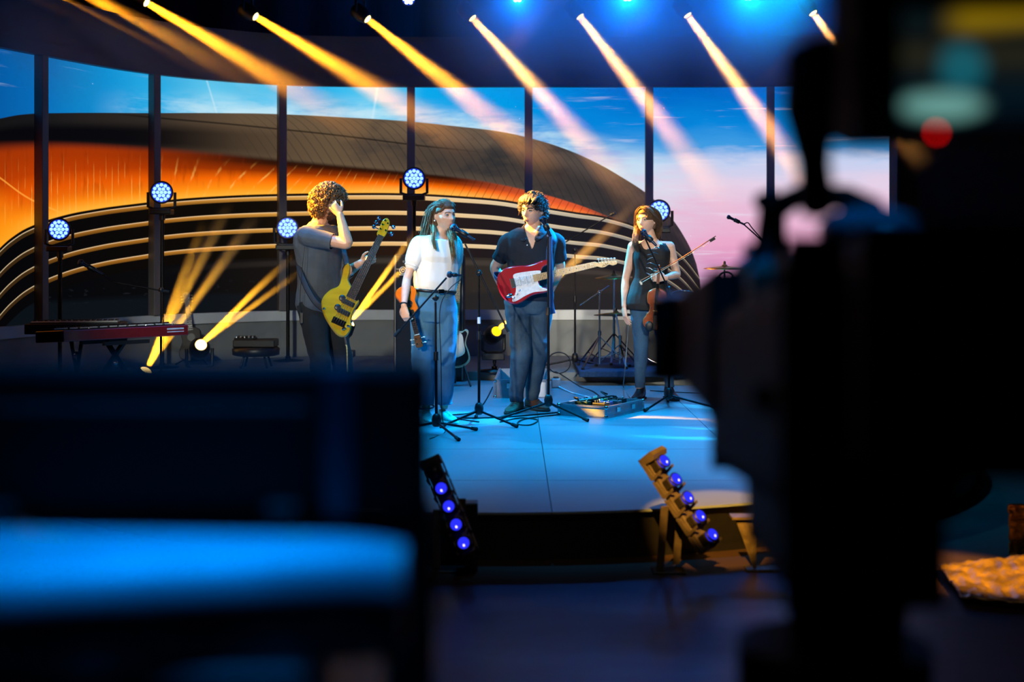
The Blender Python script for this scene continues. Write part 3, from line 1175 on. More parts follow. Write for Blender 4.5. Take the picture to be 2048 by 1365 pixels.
def hand_shape(mb, wrist, d, n, curl=(25, 30, 25), spread=0.0, side=1, s=1.0, thumb_in=0.3, curls=None):
    """palm, four fingers of unequal length and a thumb; n is the way the palm faces; side=+1: the thumb lies towards d x n"""
    d = Vector(d).normalized()
    n = Vector(n)
    n = (n - d * n.dot(d)).normalized()
    u = d.cross(n) * side
    w = Vector(wrist)
    rr = []
    for t, a, b in ((-0.02, 0.024, 0.019), (0.0, 0.026, 0.018), (0.03, 0.034, 0.017), (0.06, 0.040, 0.015), (0.085, 0.040, 0.013), (0.095, 0.034, 0.010)):
        c = w + d * t * s
        rr.append([c + (u * math.cos(q) * a + n * math.sin(q) * b) * s for q in (2 * math.pi * k / 14 for k in range(14))])
    mb.rings(rr, True, True)
    lens = (0.94, 1.05, 0.98, 0.78)
    for k in range(4):
        off = (0.029, 0.010, -0.010, -0.028)[k]
        p = w + (d * (0.086 - abs(off) * 0.12) + u * off) * s
        cl = curls[k] if curls else curl
        ang = 0.0
        pts, rad = [p - d * 0.02 * s, p], [0.009 * s, 0.0092 * s]
        dd = (d + u * spread * off * 20).normalized()
        for seg, (ln, bend) in enumerate(zip((0.043, 0.027, 0.022), cl)):
            ang += math.radians(bend)
            v = dd * math.cos(ang) + n * math.sin(ang)
            p = p + v * ln * lens[k] * s
            pts.append(p)
            rad.append((0.0085, 0.0078, 0.006)[seg] * s)
        mb.tube(pts, rad, 8)
        mb.sph(pts[-1], rad[-1], 8, 6)
    p = w + (d * 0.018 + u * 0.024) * s
    v = (d * 0.62 + u * 0.70 + n * thumb_in).normalized()
    pts, rad = [p, p + v * 0.036 * s], [0.014 * s, 0.012 * s]
    v = (d * 0.85 + u * 0.35 + n * (thumb_in + 0.15)).normalized()
    pts.append(pts[-1] + v * 0.030 * s)
    rad.append(0.010 * s)
    v = (d * 0.95 + u * 0.05 + n * (thumb_in + 0.25)).normalized()
    pts.append(pts[-1] + v * 0.024 * s)
    rad.append(0.007 * s)
    mb.tube(pts, rad, 8)
    mb.sph(pts[-1], rad[-1], 8, 6)


PROF_M = [(-0.22, 0.120, 0.095), (-0.08, 0.158, 0.115), (0.06, 0.163, 0.115), (0.20, 0.150, 0.105), (0.36, 0.146, 0.103), (0.54, 0.160, 0.112),
          (0.72, 0.176, 0.120), (0.85, 0.180, 0.112), (0.93, 0.150, 0.092), (0.985, 0.090, 0.068), (1.03, 0.060, 0.058)]
PROF_F = [(-0.22, 0.120, 0.095), (-0.08, 0.162, 0.112), (0.04, 0.160, 0.108), (0.20, 0.135, 0.094), (0.36, 0.120, 0.086), (0.54, 0.134, 0.098),
          (0.70, 0.148, 0.116), (0.84, 0.150, 0.100), (0.93, 0.126, 0.082), (0.985, 0.075, 0.058), (1.03, 0.050, 0.050)]


class Figure:
    """joint positions of a person and the shapes grown on them"""

    def __init__(s, H, N, fh, fc, head, fhead, female=False, waist_push=(0, 0, 0), uhead=(0, 0, 1), g=1.0, hs=1.0):
        s.H, s.N = Vector(H), Vector(N)
        s.fh, s.fc = Vector(fh).normalized(), Vector(fc).normalized()
        s.female, s.g, s.hs = female, g, hs
        s.head = Vector(head)
        f = Vector(fhead).normalized()
        u = Vector(uhead)
        u = (u - f * u.dot(f)).normalized()
        s.HM = frame(s.head, u.cross(f), -f, u)
        s.hf, s.hu, s.hx = f, u, u.cross(f)
        s.prof = PROF_F if female else PROF_M
        s.wp = Vector(waist_push)
        s.limb = {}

    def spine(s, t):
        p = s.H.lerp(s.N, t)
        return p + s.wp * math.sin(max(0, min(1, t)) * math.pi)

    def torso_rings(s, grow=0.0, t0=-0.3, t1=1.1, n=24, flare=0.0, rel=1.0):
        ax = (s.N - s.H).normalized()
        out = []
        ts = [p[0] for p in s.prof]
        k = 26
        for i in range(k + 1):
            t = ts[0] + (ts[-1] - ts[0]) * i / k
            if t < t0 or t > t1:
                continue
            a = np.interp(t, ts, [p[1] for p in s.prof]) * s.g * rel
            b = np.interp(t, ts, [p[2] for p in s.prof]) * s.g * rel
            f = s.fh.lerp(s.fc, max(0, min(1, t))).normalized()
            f = (f - ax * f.dot(ax)).normalized()
            lat = ax.cross(f)
            c = s.spine(t)
            e = grow + flare * max(0.0, 0.5 - t)
            ring = []
            for q in range(n):
                an = 2 * math.pi * q / n
                ca, sa = math.cos(an), math.sin(an)
                ca = math.copysign(abs(ca) ** 0.85, ca)
                sa = math.copysign(abs(sa) ** 0.92, sa)
                ring.append(c + lat * ca * (a + e) + f * sa * (b + e))
            out.append(ring)
        return out

    def limb_tube(s, mb, pts, rads, grow=0.0, n=14):
        q = smooth_path([tuple(p) + (r + grow,) for p, r in zip(pts, rads)], 5)
        mb.tube([Vector(v[:3]) for v in q], [v[3] for v in q], n)
        mb.sph(Vector(q[0][:3]), q[0][3], 12, 8)
        mb.sph(Vector(q[-1][:3]), q[-1][3], 12, 8)

    def arm(s, side, sh, el, wr):
        s.limb['arm' + side] = (Vector(sh), Vector(el), Vector(wr))

    def leg(s, side, hip, kn, an):
        s.limb['leg' + side] = (Vector(hip), Vector(kn), Vector(an))

    def arm_pts(s, side, full=True):
        sh, el, wr = s.limb['arm' + side]
        k = 0.82 if s.female else 1.0
        k *= s.g
        pts = [sh, sh.lerp(el, 0.35), sh.lerp(el, 0.75), el, el.lerp(wr, 0.3), el.lerp(wr, 0.7), wr]
        rad = [0.056 * k, 0.050 * k, 0.043 * k, 0.039 * k, 0.042 * k, 0.033 * k, 0.026 * k]
        return pts, rad

    def leg_pts(s, side):
        hp, kn, an = s.limb['leg' + side]
        k = (0.94 if s.female else 1.0) * s.g
        pts = [hp, hp.lerp(kn, 0.3), hp.lerp(kn, 0.7), kn, kn.lerp(an, 0.3), kn.lerp(an, 0.7), an]
        rad = [0.092 * k, 0.086 * k, 0.068 * k, 0.058 * k, 0.056 * k, 0.044 * k, 0.036 * k]
        return pts, rad

    def skin(s, hands, jaw=1.0, nose=1.0):
        mb = MB()
        mb.rings(s.torso_rings(), True, True)
        nb = s.spine(0.97)
        nt = s.head - s.hu * 0.075 * s.hs + s.hf * -0.018
        r = 0.050 if s.female else 0.059
        s.limb_tube(mb, [nb, nb.lerp(nt, 0.55), nt], [r * 1.12, r, r * 0.98])
        head_shape(mb, s.HM, s.hs, jaw, nose)
        for k in ('L', 'R'):
            if 'arm' + k in s.limb:
                s.limb_tube(mb, *s.arm_pts(k))
                s.limb_tube(mb, [s.spine(0.90), s.limb['arm' + k][0]], [0.05 * s.g, 0.055 * s.g * (0.85 if s.female else 1)])
            s.limb_tube(mb, *s.leg_pts(k))
        for h in hands:
            hand_shape(mb, **h)
        return baked_remesh(mb, 0.0046, 3, 0.45)


def shoe(parent, ankle, toe, material, sole_mat, boot=0.0, s=1.0, ground=SZ, laces=None):
    """low shoe or ankle boot: upper, sole and laces"""
    an = Vector(ankle)
    t = Vector((toe[0], toe[1], 0)).normalized()
    lat = UP.cross(t)
    base = Vector((an.x, an.y, ground))
    M = frame(base, lat, t, UP) if lat.cross(t).dot(UP) > 0 else frame(base, -lat, t, UP)
    prof = [(-0.085, 0.012, 0.030), (-0.078, 0.030, 0.070), (-0.05, 0.036, 0.096 + boot), (-0.005, 0.036, 0.098 + boot), (0.035, 0.037, 0.086 + boot * 0.3),
            (0.075, 0.042, 0.066), (0.115, 0.046, 0.054), (0.150, 0.042, 0.047), (0.178, 0.028, 0.038), (0.188, 0.010, 0.028)]
    mb = MB()
    rr = []
    for y, w, h in prof:
        ring = []
        for q in range(16):
            a = 2 * math.pi * q / 16
            ca, sa = math.cos(a), math.sin(a)
            ring.append(Vector((w * s * math.copysign(abs(ca) ** 0.8, ca), y * s, (0.012 + (h - 0.012) * (0.5 + 0.5 * math.copysign(abs(sa) ** 0.8, sa))) * s)))
        rr.append(ring)
    mb.rings(rr, True, True, M)
    sh = mb.build('shoe', material, parent, sub=1)
    mb = MB()
    out = [(w + 0.004, y) for y, w, h in prof[1:-1]]
    poly = [(-x * s, y * s) for x, y in out] + [(0, 0.194 * s)] + [(x * s, y * s) for x, y in reversed(out)] + [(0, -0.09 * s)]
    mb.prism(poly, 0.0, 0.020 * s, M, 0.004)
    mb.build('sole', sole_mat, sh)
    if laces is not None:
        mb = MB()
        for k in range(4):
            y = 0.045 + k * 0.020
            h = float(np.interp(y, [p[0] for p in prof], [p[2] for p in prof])) + 0.002
            mb.tube([M @ Vector((-0.024 * s, y * s, (h - 0.008) * s)), M @ Vector((0, (y + 0.006) * s, (h + 0.002) * s)), M @ Vector((0.024 * s, y * s, (h - 0.008) * s))], 0.0035, 5)
        mb.build('laces', laces, sh)
    return sh


def face(parent, fg, iris=(46, 30, 20), brow=(38, 26, 18), lip=(150, 84, 76), gaze=(0, -1, 0), brow_w=1.0, frown=0.0):
    """eyes, brows and lips on the head"""
    s = fg.hs
    white = mat('eye_white', (176, 168, 160), 0.25, var=0.02)
    mi = mat('iris_%d' % iris[0], iris, 0.2, var=0.1, scale=300)
    mbw = mat('brow_%d' % brow[0], brow, 0.8, var=0.2, scale=200)
    ml = mat('lips_%d' % lip[0], lip, 0.45, var=0.1, scale=120)
    for e in (-1, 1):
        c = Vector((e * 0.0305, -0.0770, 0.004)) * s
        ey = MB().sph(fg.HM @ c, 0.0118 * s, 14, 10).build('eye', white, parent)
        g = Vector(gaze).normalized()
        MB().sph(fg.HM @ (c + g * 0.0062 * s), 0.0066 * s, 12, 8).build('iris', mi, ey)
        pts = [fg.HM @ (Vector((e * x, y, z)) * s) for x, y, z in ((0.012, -0.099, 0.0225 - frown), (0.026, -0.0975, 0.0275 - frown * 0.4), (0.040, -0.089, 0.027), (0.050, -0.078, 0.021))]
        MB().tube([Vector(p) for p in smooth_path(pts, 4)], [0.0030 * s * brow_w] * 6 + [0.0022 * s * brow_w] * 7, 6, flat=0.9).build('eyebrow', mbw, parent)
        # upper lid
        lid = [fg.HM @ (c + Vector((x, -math.sqrt(max(0, 0.0130 ** 2 - x * x - 0.004 ** 2)), 0.0046 - abs(x) * 0.30)) * s) for x in (-0.0115, -0.006, 0, 0.006, 0.0115)]
        MB().tube(lid, 0.0028 * s, 5).build('eyelid', mbw, parent)
    mb = MB()
    for zz, r, yy in ((-0.0605, 0.0042, -0.1075), (-0.0690, 0.0050, -0.1065)):
        pts = [fg.HM @ (Vector((x, yy + abs(x) ** 1.6 * 3.2, zz + (abs(x) * 0.06 if zz < -0.065 else -abs(x) * 0.08))) * s) for x in (-0.022, -0.012, 0.0, 0.012, 0.022)]
        mb.tube(pts, [r * 0.4 * s, r * 0.9 * s, r * s, r * 0.9 * s, r * 0.4 * s], 8)
    mb.build('lips', ml, parent)


def hair_cap(mb, fg, grow, line, n=26, blobs=0, br=(0.012, 0.02), seed=1, back=-0.075):
    """hair mass over the scalp: a shell above a hair line plus lumps"""
    rnd = random.Random(seed)
    s = fg.hs
    vs = []
    for i in range(n):
        th = math.pi * i / (n - 1)
        for j in range(n):
            ph = 2 * math.pi * j / n
            dx, dy, dz = math.sin(th) * math.sin(ph), -math.sin(th) * math.cos(ph), math.cos(th)
            x, y, z = 0.076 * dx, 0.097 * dy, 0.117 * dz
            if y > 0:
                y += 0.012
            lim = line(math.atan2(x, -y))
            if z < lim:
                continue
            vs.append(Vector((x, y, z)))
    for v in vs:
        d = v.normalized()
        mb.sph(fg.HM @ ((v + d * (grow - 0.010)) * s), 0.017 * s, 8, 6)
    for _ in range(blobs):
        v = rnd.choice(vs)
        d = v.normalized()
        r = rnd.uniform(*br)
        mb.sph(fg.HM @ ((v + d * (grow + rnd.uniform(-0.004, 0.008)) + Vector((rnd.gauss(0, .006), rnd.gauss(0, .006), rnd.gauss(0, .006)))) * s), r * s, 8, 6)


def lock(mb, guide, width, n, rnd, r=0.0045, wave=0.0, flat=(1, 1, 1)):
    """strands following a guide path"""
    g = smooth_path([tuple(p) for p in guide], 5)
    k = len(g)
    for _ in range(n):
        o = Vector((rnd.gauss(0, 1) * flat[0], rnd.gauss(0, 1) * flat[1], rnd.gauss(0, 1) * flat[2])) * width * 0.5
        ph, am = rnd.uniform(0, 6.28), wave * rnd.uniform(0.5, 1.2)
        end = rnd.uniform(0.82, 1.0)
        pts, rad = [], []
        m = max(4, int(k * end))
        for i in range(m):
            t = i / (k - 1)
            spread = 0.55 + 0.6 * math.sin(min(1, t * 1.15) * math.pi * 0.8)
            p = Vector(g[i]) + o * spread
            p += Vector((math.sin(t * 9 + ph), math.cos(t * 8 + ph), 0)) * am * t
            pts.append(p)
            rad.append(r * (0.85 if t < 0.1 else 1.0) * (1.0 if i < m - 2 else 0.55))
        mb.tube(pts, rad, 4, False)


def fuzz(mb, fg, line, n, length, r, grow, seed, curl=0.0, comb=(0, -0.4, -0.3)):
    """short strands over the scalp"""
    rnd = random.Random(seed)
    s = fg.hs
    made = 0
    while made < n:
        z = rnd.uniform(-0.09, 0.117)
        a = rnd.uniform(-math.pi, math.pi)
        c = math.sqrt(max(0.0, 1 - (z / 0.117) ** 2))
        v = Vector((0.076 * c * math.sin(a), -0.097 * c * math.cos(a), z))
        if v.y > 0:
            v.y += 0.012
        if z < line(math.atan2(v.x, -v.y)):
            continue
        made += 1
        d = v.normalized()
        t = Vector(comb) + Vector((rnd.gauss(0, .5), rnd.gauss(0, .5), rnd.gauss(0, .5)))
        t = (t - d * t.dot(d)).normalized()
        b = d.cross(t)
        ph = rnd.uniform(0, 6.28)
        L = length * rnd.uniform(0.6, 1.3)
        pts = []
        for k in range(6):
            u = k / 5
            pts.append(fg.HM @ ((v + d * (grow * (0.5 + 0.9 * math.sin(u * 2.4)) + curl * math.sin(u * 9 + ph)) + t * L * u + b * curl * math.cos(u * 9 + ph)) * s))
        mb.tube(pts, [r, r, r, r, r * 0.8, r * 0.4], 4, False)


SKIN_A = mat('skin_fair', (214, 168, 142), 0.48, var=0.05, scale=40, bump=0.04, bscale=160, sss=0.12)
SKIN_B = mat('skin_warm', (196, 146, 116), 0.48, var=0.05, scale=40, bump=0.04, bscale=160, sss=0.12)
HAIR_DARK = mat('hair_dark', (46, 34, 26), 0.60, spec=0.25, var=0.3, scale=60, bump=0.3, bscale=90)
HAIR_BROWN = mat('hair_brown', (84, 60, 40), 0.60, spec=0.25, var=0.3, scale=60, bump=0.2, bscale=120)
HAIR_LIGHT = mat('hair_light_brown', (128, 96, 62), 0.60, spec=0.25, var=0.3, scale=60, bump=0.2, bscale=120)


def denim(name, rgb, fade):
    m = bpy.data.materials.new(name)
    m.use_nodes = True
    nt = m.node_tree
    b = nt.nodes['Principled BSDF']
    tc = nt.nodes.new('ShaderNodeTexCoord').outputs['Object']
    f = noise_v(nt, mapped(nt, tc, (1, 1, 0.45)), 9.0, 4.0)
    g = noise_v(nt, mapped(nt, tc, (1, 1, 0.3)), 260.0, 2.0)
    c = f.ramp([(0.3, rgb), (0.72, fade)]).mix((210, 220, 226), g.smooth(0.5, 0.8) * 0.05)
    nt.links.new(c.sock, b.inputs['Base Color'])
    b.inputs['Roughness'].default_value = 0.85
    bn = nt.nodes.new('ShaderNodeBump')
    bn.inputs['Strength'].default_value = 0.35
    bn.inputs['Distance'].default_value = 0.006
    h = noise_v(nt, mapped(nt, tc, (1, 1, 2.4)), 16.0, 4.0)
    nt.links.new(h.sock, bn.inputs['Height'])
    nt.links.new(bn.outputs[0], b.inputs['Normal'])
    return m


def person_root(label, x, y):
    return thing('person', label, 'person', (x, y, SZ), 'musicians on the round stage')


def put(name, me, material, parent, solid=0.0):
    o = link(name, me, material, parent)
    if solid:
        md = o.modifiers.new('thickness', 'SOLIDIFY')
        md.thickness = solid
        md.offset = -1.0
    return o


def jeans_mesh(fg, top, grow=0.014, hem=0.0, wide=1.0, amp=0.006, seed=1, knee=0.010):
    mb = MB()
    mb.rings(fg.torso_rings(grow, -0.3, top), True, True)
    for k in ('L', 'R'):
        pts, rad = fg.leg_pts(k)
        hp, kn, an = fg.limb['leg' + k]
        rad = [r * (1.0 + (wide - 1) * min(1, i / 3)) for i, r in enumerate(rad)]
        fg.limb_tube(mb, pts, rad, grow, 16)
    me = baked_remesh(mb, 0.0075, 4)
    kz = sum(fg.limb['leg' + k][1].z for k in 'LR') / 2
    az = sum(fg.limb['leg' + k][2].z for k in 'LR') / 2
    f1 = folds(amp, 9.0, seed, (1, 1, 1.9))

    def fn(c):
        w = 0.5 + 0.9 * math.exp(-((c[2] - kz) / 0.09) ** 2) + 1.1 * math.exp(-((c[2] - az) / 0.10) ** 2) + 0.6 * math.exp(-((c[2] - fg.H.z + 0.06) / 0.08) ** 2)
        return f1(c) * w
    push(me, fn)
    return me


# ---- singer in the white blouse
def build_singer():
    d = 10.66
    fg = Figure(P(868, 612, d), P(878, 470, d), (0.40, -0.92, 0), (0.45, -0.9, 0.02), P(888, 432, d - 0.01), (0.64, -0.77, 0.0), True, g=0.97, hs=0.97)
    fg.arm('R', P(840, 486, d - 0.05), P(814, 558, d - 0.12), P(808, 611, d - 0.25))
    fg.arm('L', P(907, 486, d + 0.08), P(912, 556, d + 0.17), P(893, 604, d + 0.22))
    fg.leg('R', P(849, 616, d + 0.02), P(846, 722, d - 0.05), P(852, 820, d + 0.02))
    fg.leg('L', P(888, 616, d + 0.03), P(889, 716, d + 0.01), P(888, 812, d + 0.05))
    root = person_root('woman in white puff-sleeve blouse and blue jeans singing at a microphone', fg.H.x, fg.H.y)
    hands = [dict(wrist=P(808, 613, d - 0.25), d=(0.16, -0.02, -1), n=(0.45, 0.85, 0.1), curls=[(40, 45, 30), (44, 50, 35), (42, 50, 35), (36, 46, 35)], side=-1, s=0.93, thumb_in=0.4),
             dict(wrist=P(893, 604, d + 0.22), d=(-0.3, 0.1, -1), n=(0, -1, 0), side=1, s=0.92)]
    put('body', fg.skin(hands, 0.95, 0.9), SKIN_A, root)
    face(root, fg, (70, 46, 28), (44, 30, 22), (176, 92, 88), (0.15, -1, 0.05))
    # blouse: gathered waist, puffed short sleeves
    mb = MB()
    mb.rings(fg.torso_rings(0.022, 0.22, 0.965, flare=0.0), True, True)
    c = fg.spine(0.36)
    ax = (fg.N - fg.H).normalized()
    rr = []
    for t, e in ((0.235, 0.020), (0.27, 0.034), (0.34, 0.046), (0.45, 0.040), (0.6, 0.026)):
        rr.append(fg.torso_rings(e, t - 0.025, t + 0.025)[0])
    mb.rings(rr, True, True)
    for k in 'LR':
        sh, el, wr = fg.limb['arm' + k]
        fg.limb_tube(mb, [fg.spine(0.86), sh, sh.lerp(el, 0.3), sh.lerp(el, 0.52), sh.lerp(el, 0.62)], [0.065, 0.056, 0.066, 0.060, 0.044])
    me = baked_remesh(mb, 0.007, 4)
    f1 = folds(0.010, 10.0, 3, (1.5, 1.5, 0.55))
    push(me, f1)
    a, b, nn = fg.spine(0.965), fg.spine(0.90), fg.fc
    put('blouse', me, mat('white_cotton', (232, 228, 220), 0.85, var=0.04, scale=12, bump=0.25, bscale=22, stretch=(1, 1, 0.5)), root)
    for k in 'R':
        sh, el, wr = fg.limb['arm' + k]
        q = sh.lerp(el, 0.64)
        MB().torus(q, 0.046, 0.009, el - sh, 22, 8).build('sleeve_cuff', MATS['white_cotton'], root)
    jm = jeans_mesh(fg, 0.26, 0.016, wide=1.30, amp=0.007, seed=5)
    az = fg.limb['legL'][2].z
    cut(jm, lambda q: q.z > az + 0.012)
    jd = denim('denim_light', (44, 92, 120), (76, 124, 150))
    je = put('jeans', jm, jd, root, 0.004)
    for k in 'LR':
        hp, kn, an = fg.limb['leg' + k]
        MB().torus(an + Vector((0, 0, 0.022)), 0.060, 0.006, kn - an, 22, 6).build('turn_up', jd, je)
    mb = MB()
    br = fg.torso_rings(0.024, 0.20, 0.26)[0]
    mb.tube(br + [br[0]], 0.013, 6)
    bl = mb.build('belt', mat('belt_leather', (24, 18, 16), 0.4, var=0.2), root)
    q = max(br, key=lambda v: (v - fg.spine(0.22)).dot(fg.fh))
    x_, y_, z_ = axes(fg.fh)
    MB().box((0, 0, 0.012), (0.045, 0.036, 0.008), frame(q, x_, y_, z_)).build('buckle', CHROME, bl, bevel=0.003)
    for sx in (-1, 1):
        pts = [fg.H + fg.fh * (0.128 - abs(u) * 0.10) + fg.fh.cross(UP) * (sx * (0.045 + u * 0.11)) + Vector((0, 0, 0.06 - 0.07 * u * u - 0.03 * u)) for u in (0.1, 0.3, 0.5, 0.75, 1.0)]
        MB().tube(pts, 0.0028, 5).build('pocket_seam', mat('denim_thread', (120, 150, 170), 0.8), je)
    wsole = mat('white_sole', (225, 224, 220), 0.6, var=0.03)
    wl = mat('white_leather', (222, 220, 214), 0.5, var=0.05, bump=0.1)
    shoe(root, P(886, 815, d + 0.03), (0.55, -0.80), wl, wsole, laces=wsole, s=0.98)
    shoe(root, P(852, 822, d + 0.02), (0.25, -0.95), wl, wsole, laces=wsole, s=0.98)
    # long hair: combed back, falling behind the near shoulder, one lock in front of each shoulder
    rnd = random.Random(4)
    mb = MB()
    hair_cap(mb, fg, 0.007, lambda a: 0.064 if abs(a) < 0.8 else (0.045 - (abs(a) - 0.8) * 0.04 if abs(a) < 1.35 else (0.02 if abs(a) < 1.75 else -0.075)), 34)
    cap = baked_remesh(mb, 0.006, 5)
    hair = put('hair', cap, HAIR_BROWN, root)
    T = lambda *a: fg.HM @ (Vector(a) * fg.hs)
    mb = MB()
    for k in range(34):
        a = -1.9 + 3.8 * k / 33
        top = (math.sin(a) * 0.050, -0.082 + 0.03 * abs(math.sin(a)), 0.078 - 0.02 * abs(math.sin(a)))
        pts = [T(*top), T(math.sin(a) * 0.066, -0.040, 0.112 - 0.03 * abs(math.sin(a))), T(math.sin(a) * 0.076, 0.030, 0.112 - 0.03 * abs(math.sin(a))), T(math.sin(a) * 0.090, 0.075, 0.04), T(math.sin(a) * 0.090, 0.108, -0.055)]
        pts += [T(math.sin(a) * 0.085 - 0.02, 0.122, -0.13), T(math.sin(a) * 0.09 - 0.035, 0.135, -0.20)]
        lock(mb, pts, 0.014, 26, rnd, 0.0018, 0.004)
    for k in range(9):      # behind the near (image left) side, onto the shoulder
        e = k / 8
        pts = [T(-0.045, -0.01, 0.105), T(-0.082, 0.035 + 0.04 * e, 0.045), T(-0.090, 0.055 + 0.05 * e, -0.04), T(-0.094 - 0.012 * e, 0.070 + 0.05 * e, -0.11), T(-0.105 - 0.03 * e, 0.085 + 0.05 * e, -0.185)]
        lock(mb, pts, 0.024, 44, rnd, 0.0018, 0.005)
    mb.build('hair_lengths', HAIR_BROWN, hair)
    mb = MB()
    near = [T(-0.083, 0.030, 0.0), T(-0.084, 0.030, -0.06), P(868, 462, d - 0.115), P(866, 480, d - 0.15), P(869, 492, d - 0.17), P(873, 503, d - 0.175)]
    lock(mb, near, 0.012, 46, rnd, 0.0014, 0.005)
    far = [T(0.074, 0.0, 0.03), T(0.084, 0.004, -0.06), P(899, 462, d - 0.07), P(903, 480, d - 0.13), P(906, 505, d - 0.14), P(908, 532, d - 0.13)]
    lock(mb, far, 0.020, 100, rnd, 0.0014, 0.006)
    far2 = [T(0.078, 0.02, 0.06), T(0.094, 0.03, -0.03), T(0.098, 0.035, -0.10), P(909, 470, d + 0.0), P(911, 492, d + 0.0)]
    lock(mb, far2, 0.020, 60, rnd, 0.0014, 0.008)
    mb.build('front_locks', HAIR_LIGHT, hair)
    MB().sph(T(-0.083, 0.010, -0.038), 0.0065, 10, 8).build('earring', mat('pearl', (240, 238, 232), 0.2), root)
    w = fg.limb['armR'][2] + Vector((0, 0, 0.006))
    MB().torus(w, 0.026, 0.0055, fg.limb['armR'][1] - w, 20, 6).build('wristband', BLACK, root)
    return root, fg


# ---- guitarist in the navy polo shirt
def build_guitarist():
    d = 11.3
    fg = Figure(P(1057, 596, d), P(1066, 456, d), (-0.05, -1, 0), (-0.10, -1, 0.0), P(1066, 420, d - 0.03), (-0.56, -0.80, -0.14), False, g=1.06, hs=1.04, uhead=(0.03, -0.05, 1))
    fg.arm('R', P(1018, 481, d), P(990, 536, d + 0.10), P(1012, 590, d + 0.17))
    fg.arm('L', P(1111, 482, d), P(1120, 534, d + 0.12), P(1098, 588, d + 0.17))
    fg.leg('R', P(1036, 602, d), P(1043, 702, d - 0.05), P(1032, 796, d))
    fg.leg('L', P(1078, 602, d + 0.02), P(1076, 700, d + 0.02), P(1064, 790, d + 0.16))
    root = person_root('man in navy polo shirt and jeans wearing the red guitar', fg.H.x, fg.H.y)
    hands = [dict(wrist=P(1012, 590, d + 0.17), d=(0.9, 0.1, -0.4), n=(0, -1, 0), side=1), dict(wrist=P(1098, 588, d + 0.17), d=(-0.9, 0.1, -0.4), n=(0, -1, 0), side=-1)]
    put('body', fg.skin(hands, 1.15, 1.0), SKIN_A, root)
    face(root, fg, (34, 24, 18), (22, 16, 14), (168, 104, 92), (-0.35, -1, 0.06), 1.5, 0.004)
    mb = MB()
    mb.rings(fg.torso_rings(0.022, -0.06, 0.99, flare=0.012), True, True)
    for k in 'LR':
        sh, el, wr = fg.limb['arm' + k]
        fg.limb_tube(mb, [fg.spine(0.86), sh, sh.lerp(el, 0.35), sh.lerp(el, 0.66)], [0.070, 0.062, 0.064, 0.066])
    me = baked_remesh(mb, 0.007, 4)
    push(me, folds(0.007, 8.0, 11, (1, 1, 1.0)))
    sleeves = [(fg.limb['arm' + k][0], (fg.limb['arm' + k][1] - fg.limb['arm' + k][0])) for k in 'LR']
    tip = fg.spine(0.70) + fg.fc * 0.14
    nb = fg.spine(0.985)

    def keep(q):
        for sh, v in sleeves:
            t = (q - sh).dot(v) / v.length_squared
            off = (q - sh - v * t).length
            if t > 0.72 and off < 0.10 and abs(q.x - fg.H.x) > 0.17:
                return False
        if (q - nb).dot(UP) > 0.012:
            return False
        f = (q - fg.spine(0.8)).dot(fg.fc)
        if f > 0.02 and q.z > tip.z:
            h = (q.z - tip.z) / max(0.01, nb.z - tip.z)
            if abs((q - tip).x - 0.012) < 0.055 * h:
                return False
        return True
    cut(me, keep)
    navy = mat('navy_pique', (11, 21, 36), 0.85, var=0.12, scale=10, bump=0.25, bscale=40)
    sh_ = put('polo_shirt', me, navy, root, 0.005)
    # folded collar leaves
    lat = UP.cross(fg.fc)
    for e in (-1, 1):
        bp = nb - fg.fc * 0.055
        pts = [(bp + lat * e * 0.004 + Vector((0, -0.01, 0.050)), bp + lat * e * 0.010 + Vector((0, 0.02, 0.004))),
               (nb + lat * e * 0.078 + Vector((0, 0, 0.044)), nb + lat * e * 0.118 + Vector((0, 0, 0.004))),
               (nb + lat * e * 0.064 + fg.fc * 0.070 + Vector((0, 0, 0.016)), nb + lat * e * 0.112 + fg.fc * 0.100 - Vector((0, 0, 0.030))),
               (tip + lat * e * 0.016 + Vector((0, 0, 0.062)) + fg.fc * 0.020, tip + lat * e * 0.074 + Vector((0, 0, 0.050)) + fg.fc * 0.016)]
        vs = [q for p in pts for q in p]
        mb = MB().add(vs, [(0, 1, 3, 2), (2, 3, 5, 4), (4, 5, 7, 6)], True)
        o = mb.build('collar', navy, root, sub=2)
        md = o.modifiers.new('thickness', 'SOLIDIFY')
        md.thickness = 0.006
    MB().sph(tip + Vector((-0.022, 0, 0.030)) + fg.fc * 0.006, 0.006, 10, 8).build('button', mat('white_button', (225, 225, 222), 0.3), root)
    jd = denim('denim_grey', (24, 46, 62), (60, 86, 102))
    jm = jeans_mesh(fg, 0.16, 0.013, wide=1.08, amp=0.009, seed=9)
    cut(jm, lambda q: q.z > SZ + 0.075)
    put('jeans', jm, jd, root, 0.004)
    br_ = mat('brown_suede', (96, 66, 44), 0.7, var=0.15, bump=0.15)
    so = mat('gum_sole', (60, 48, 40), 0.7)
    shoe(root, P(1034, 800, d), (-0.35, -0.90), br_, so, laces=so, s=1.08, boot=0.01)
    shoe(root, P(1066, 792, d + 0.18), (0.55, -0.80), br_, so, laces=so, s=1.08, boot=0.01)
    # short dark hair swept over the brow
    rnd = random.Random(12)
    mb = MB()
    hair_cap(mb, fg, 0.012, lambda a: 0.062 if abs(a) < 0.8 else (0.01 if abs(a) < 1.25 else (0.0 if abs(a) < 1.9 else -0.06)), 30, 90, (0.010, 0.016), 3)
    T = lambda *a: fg.HM @ (Vector(a) * fg.hs)
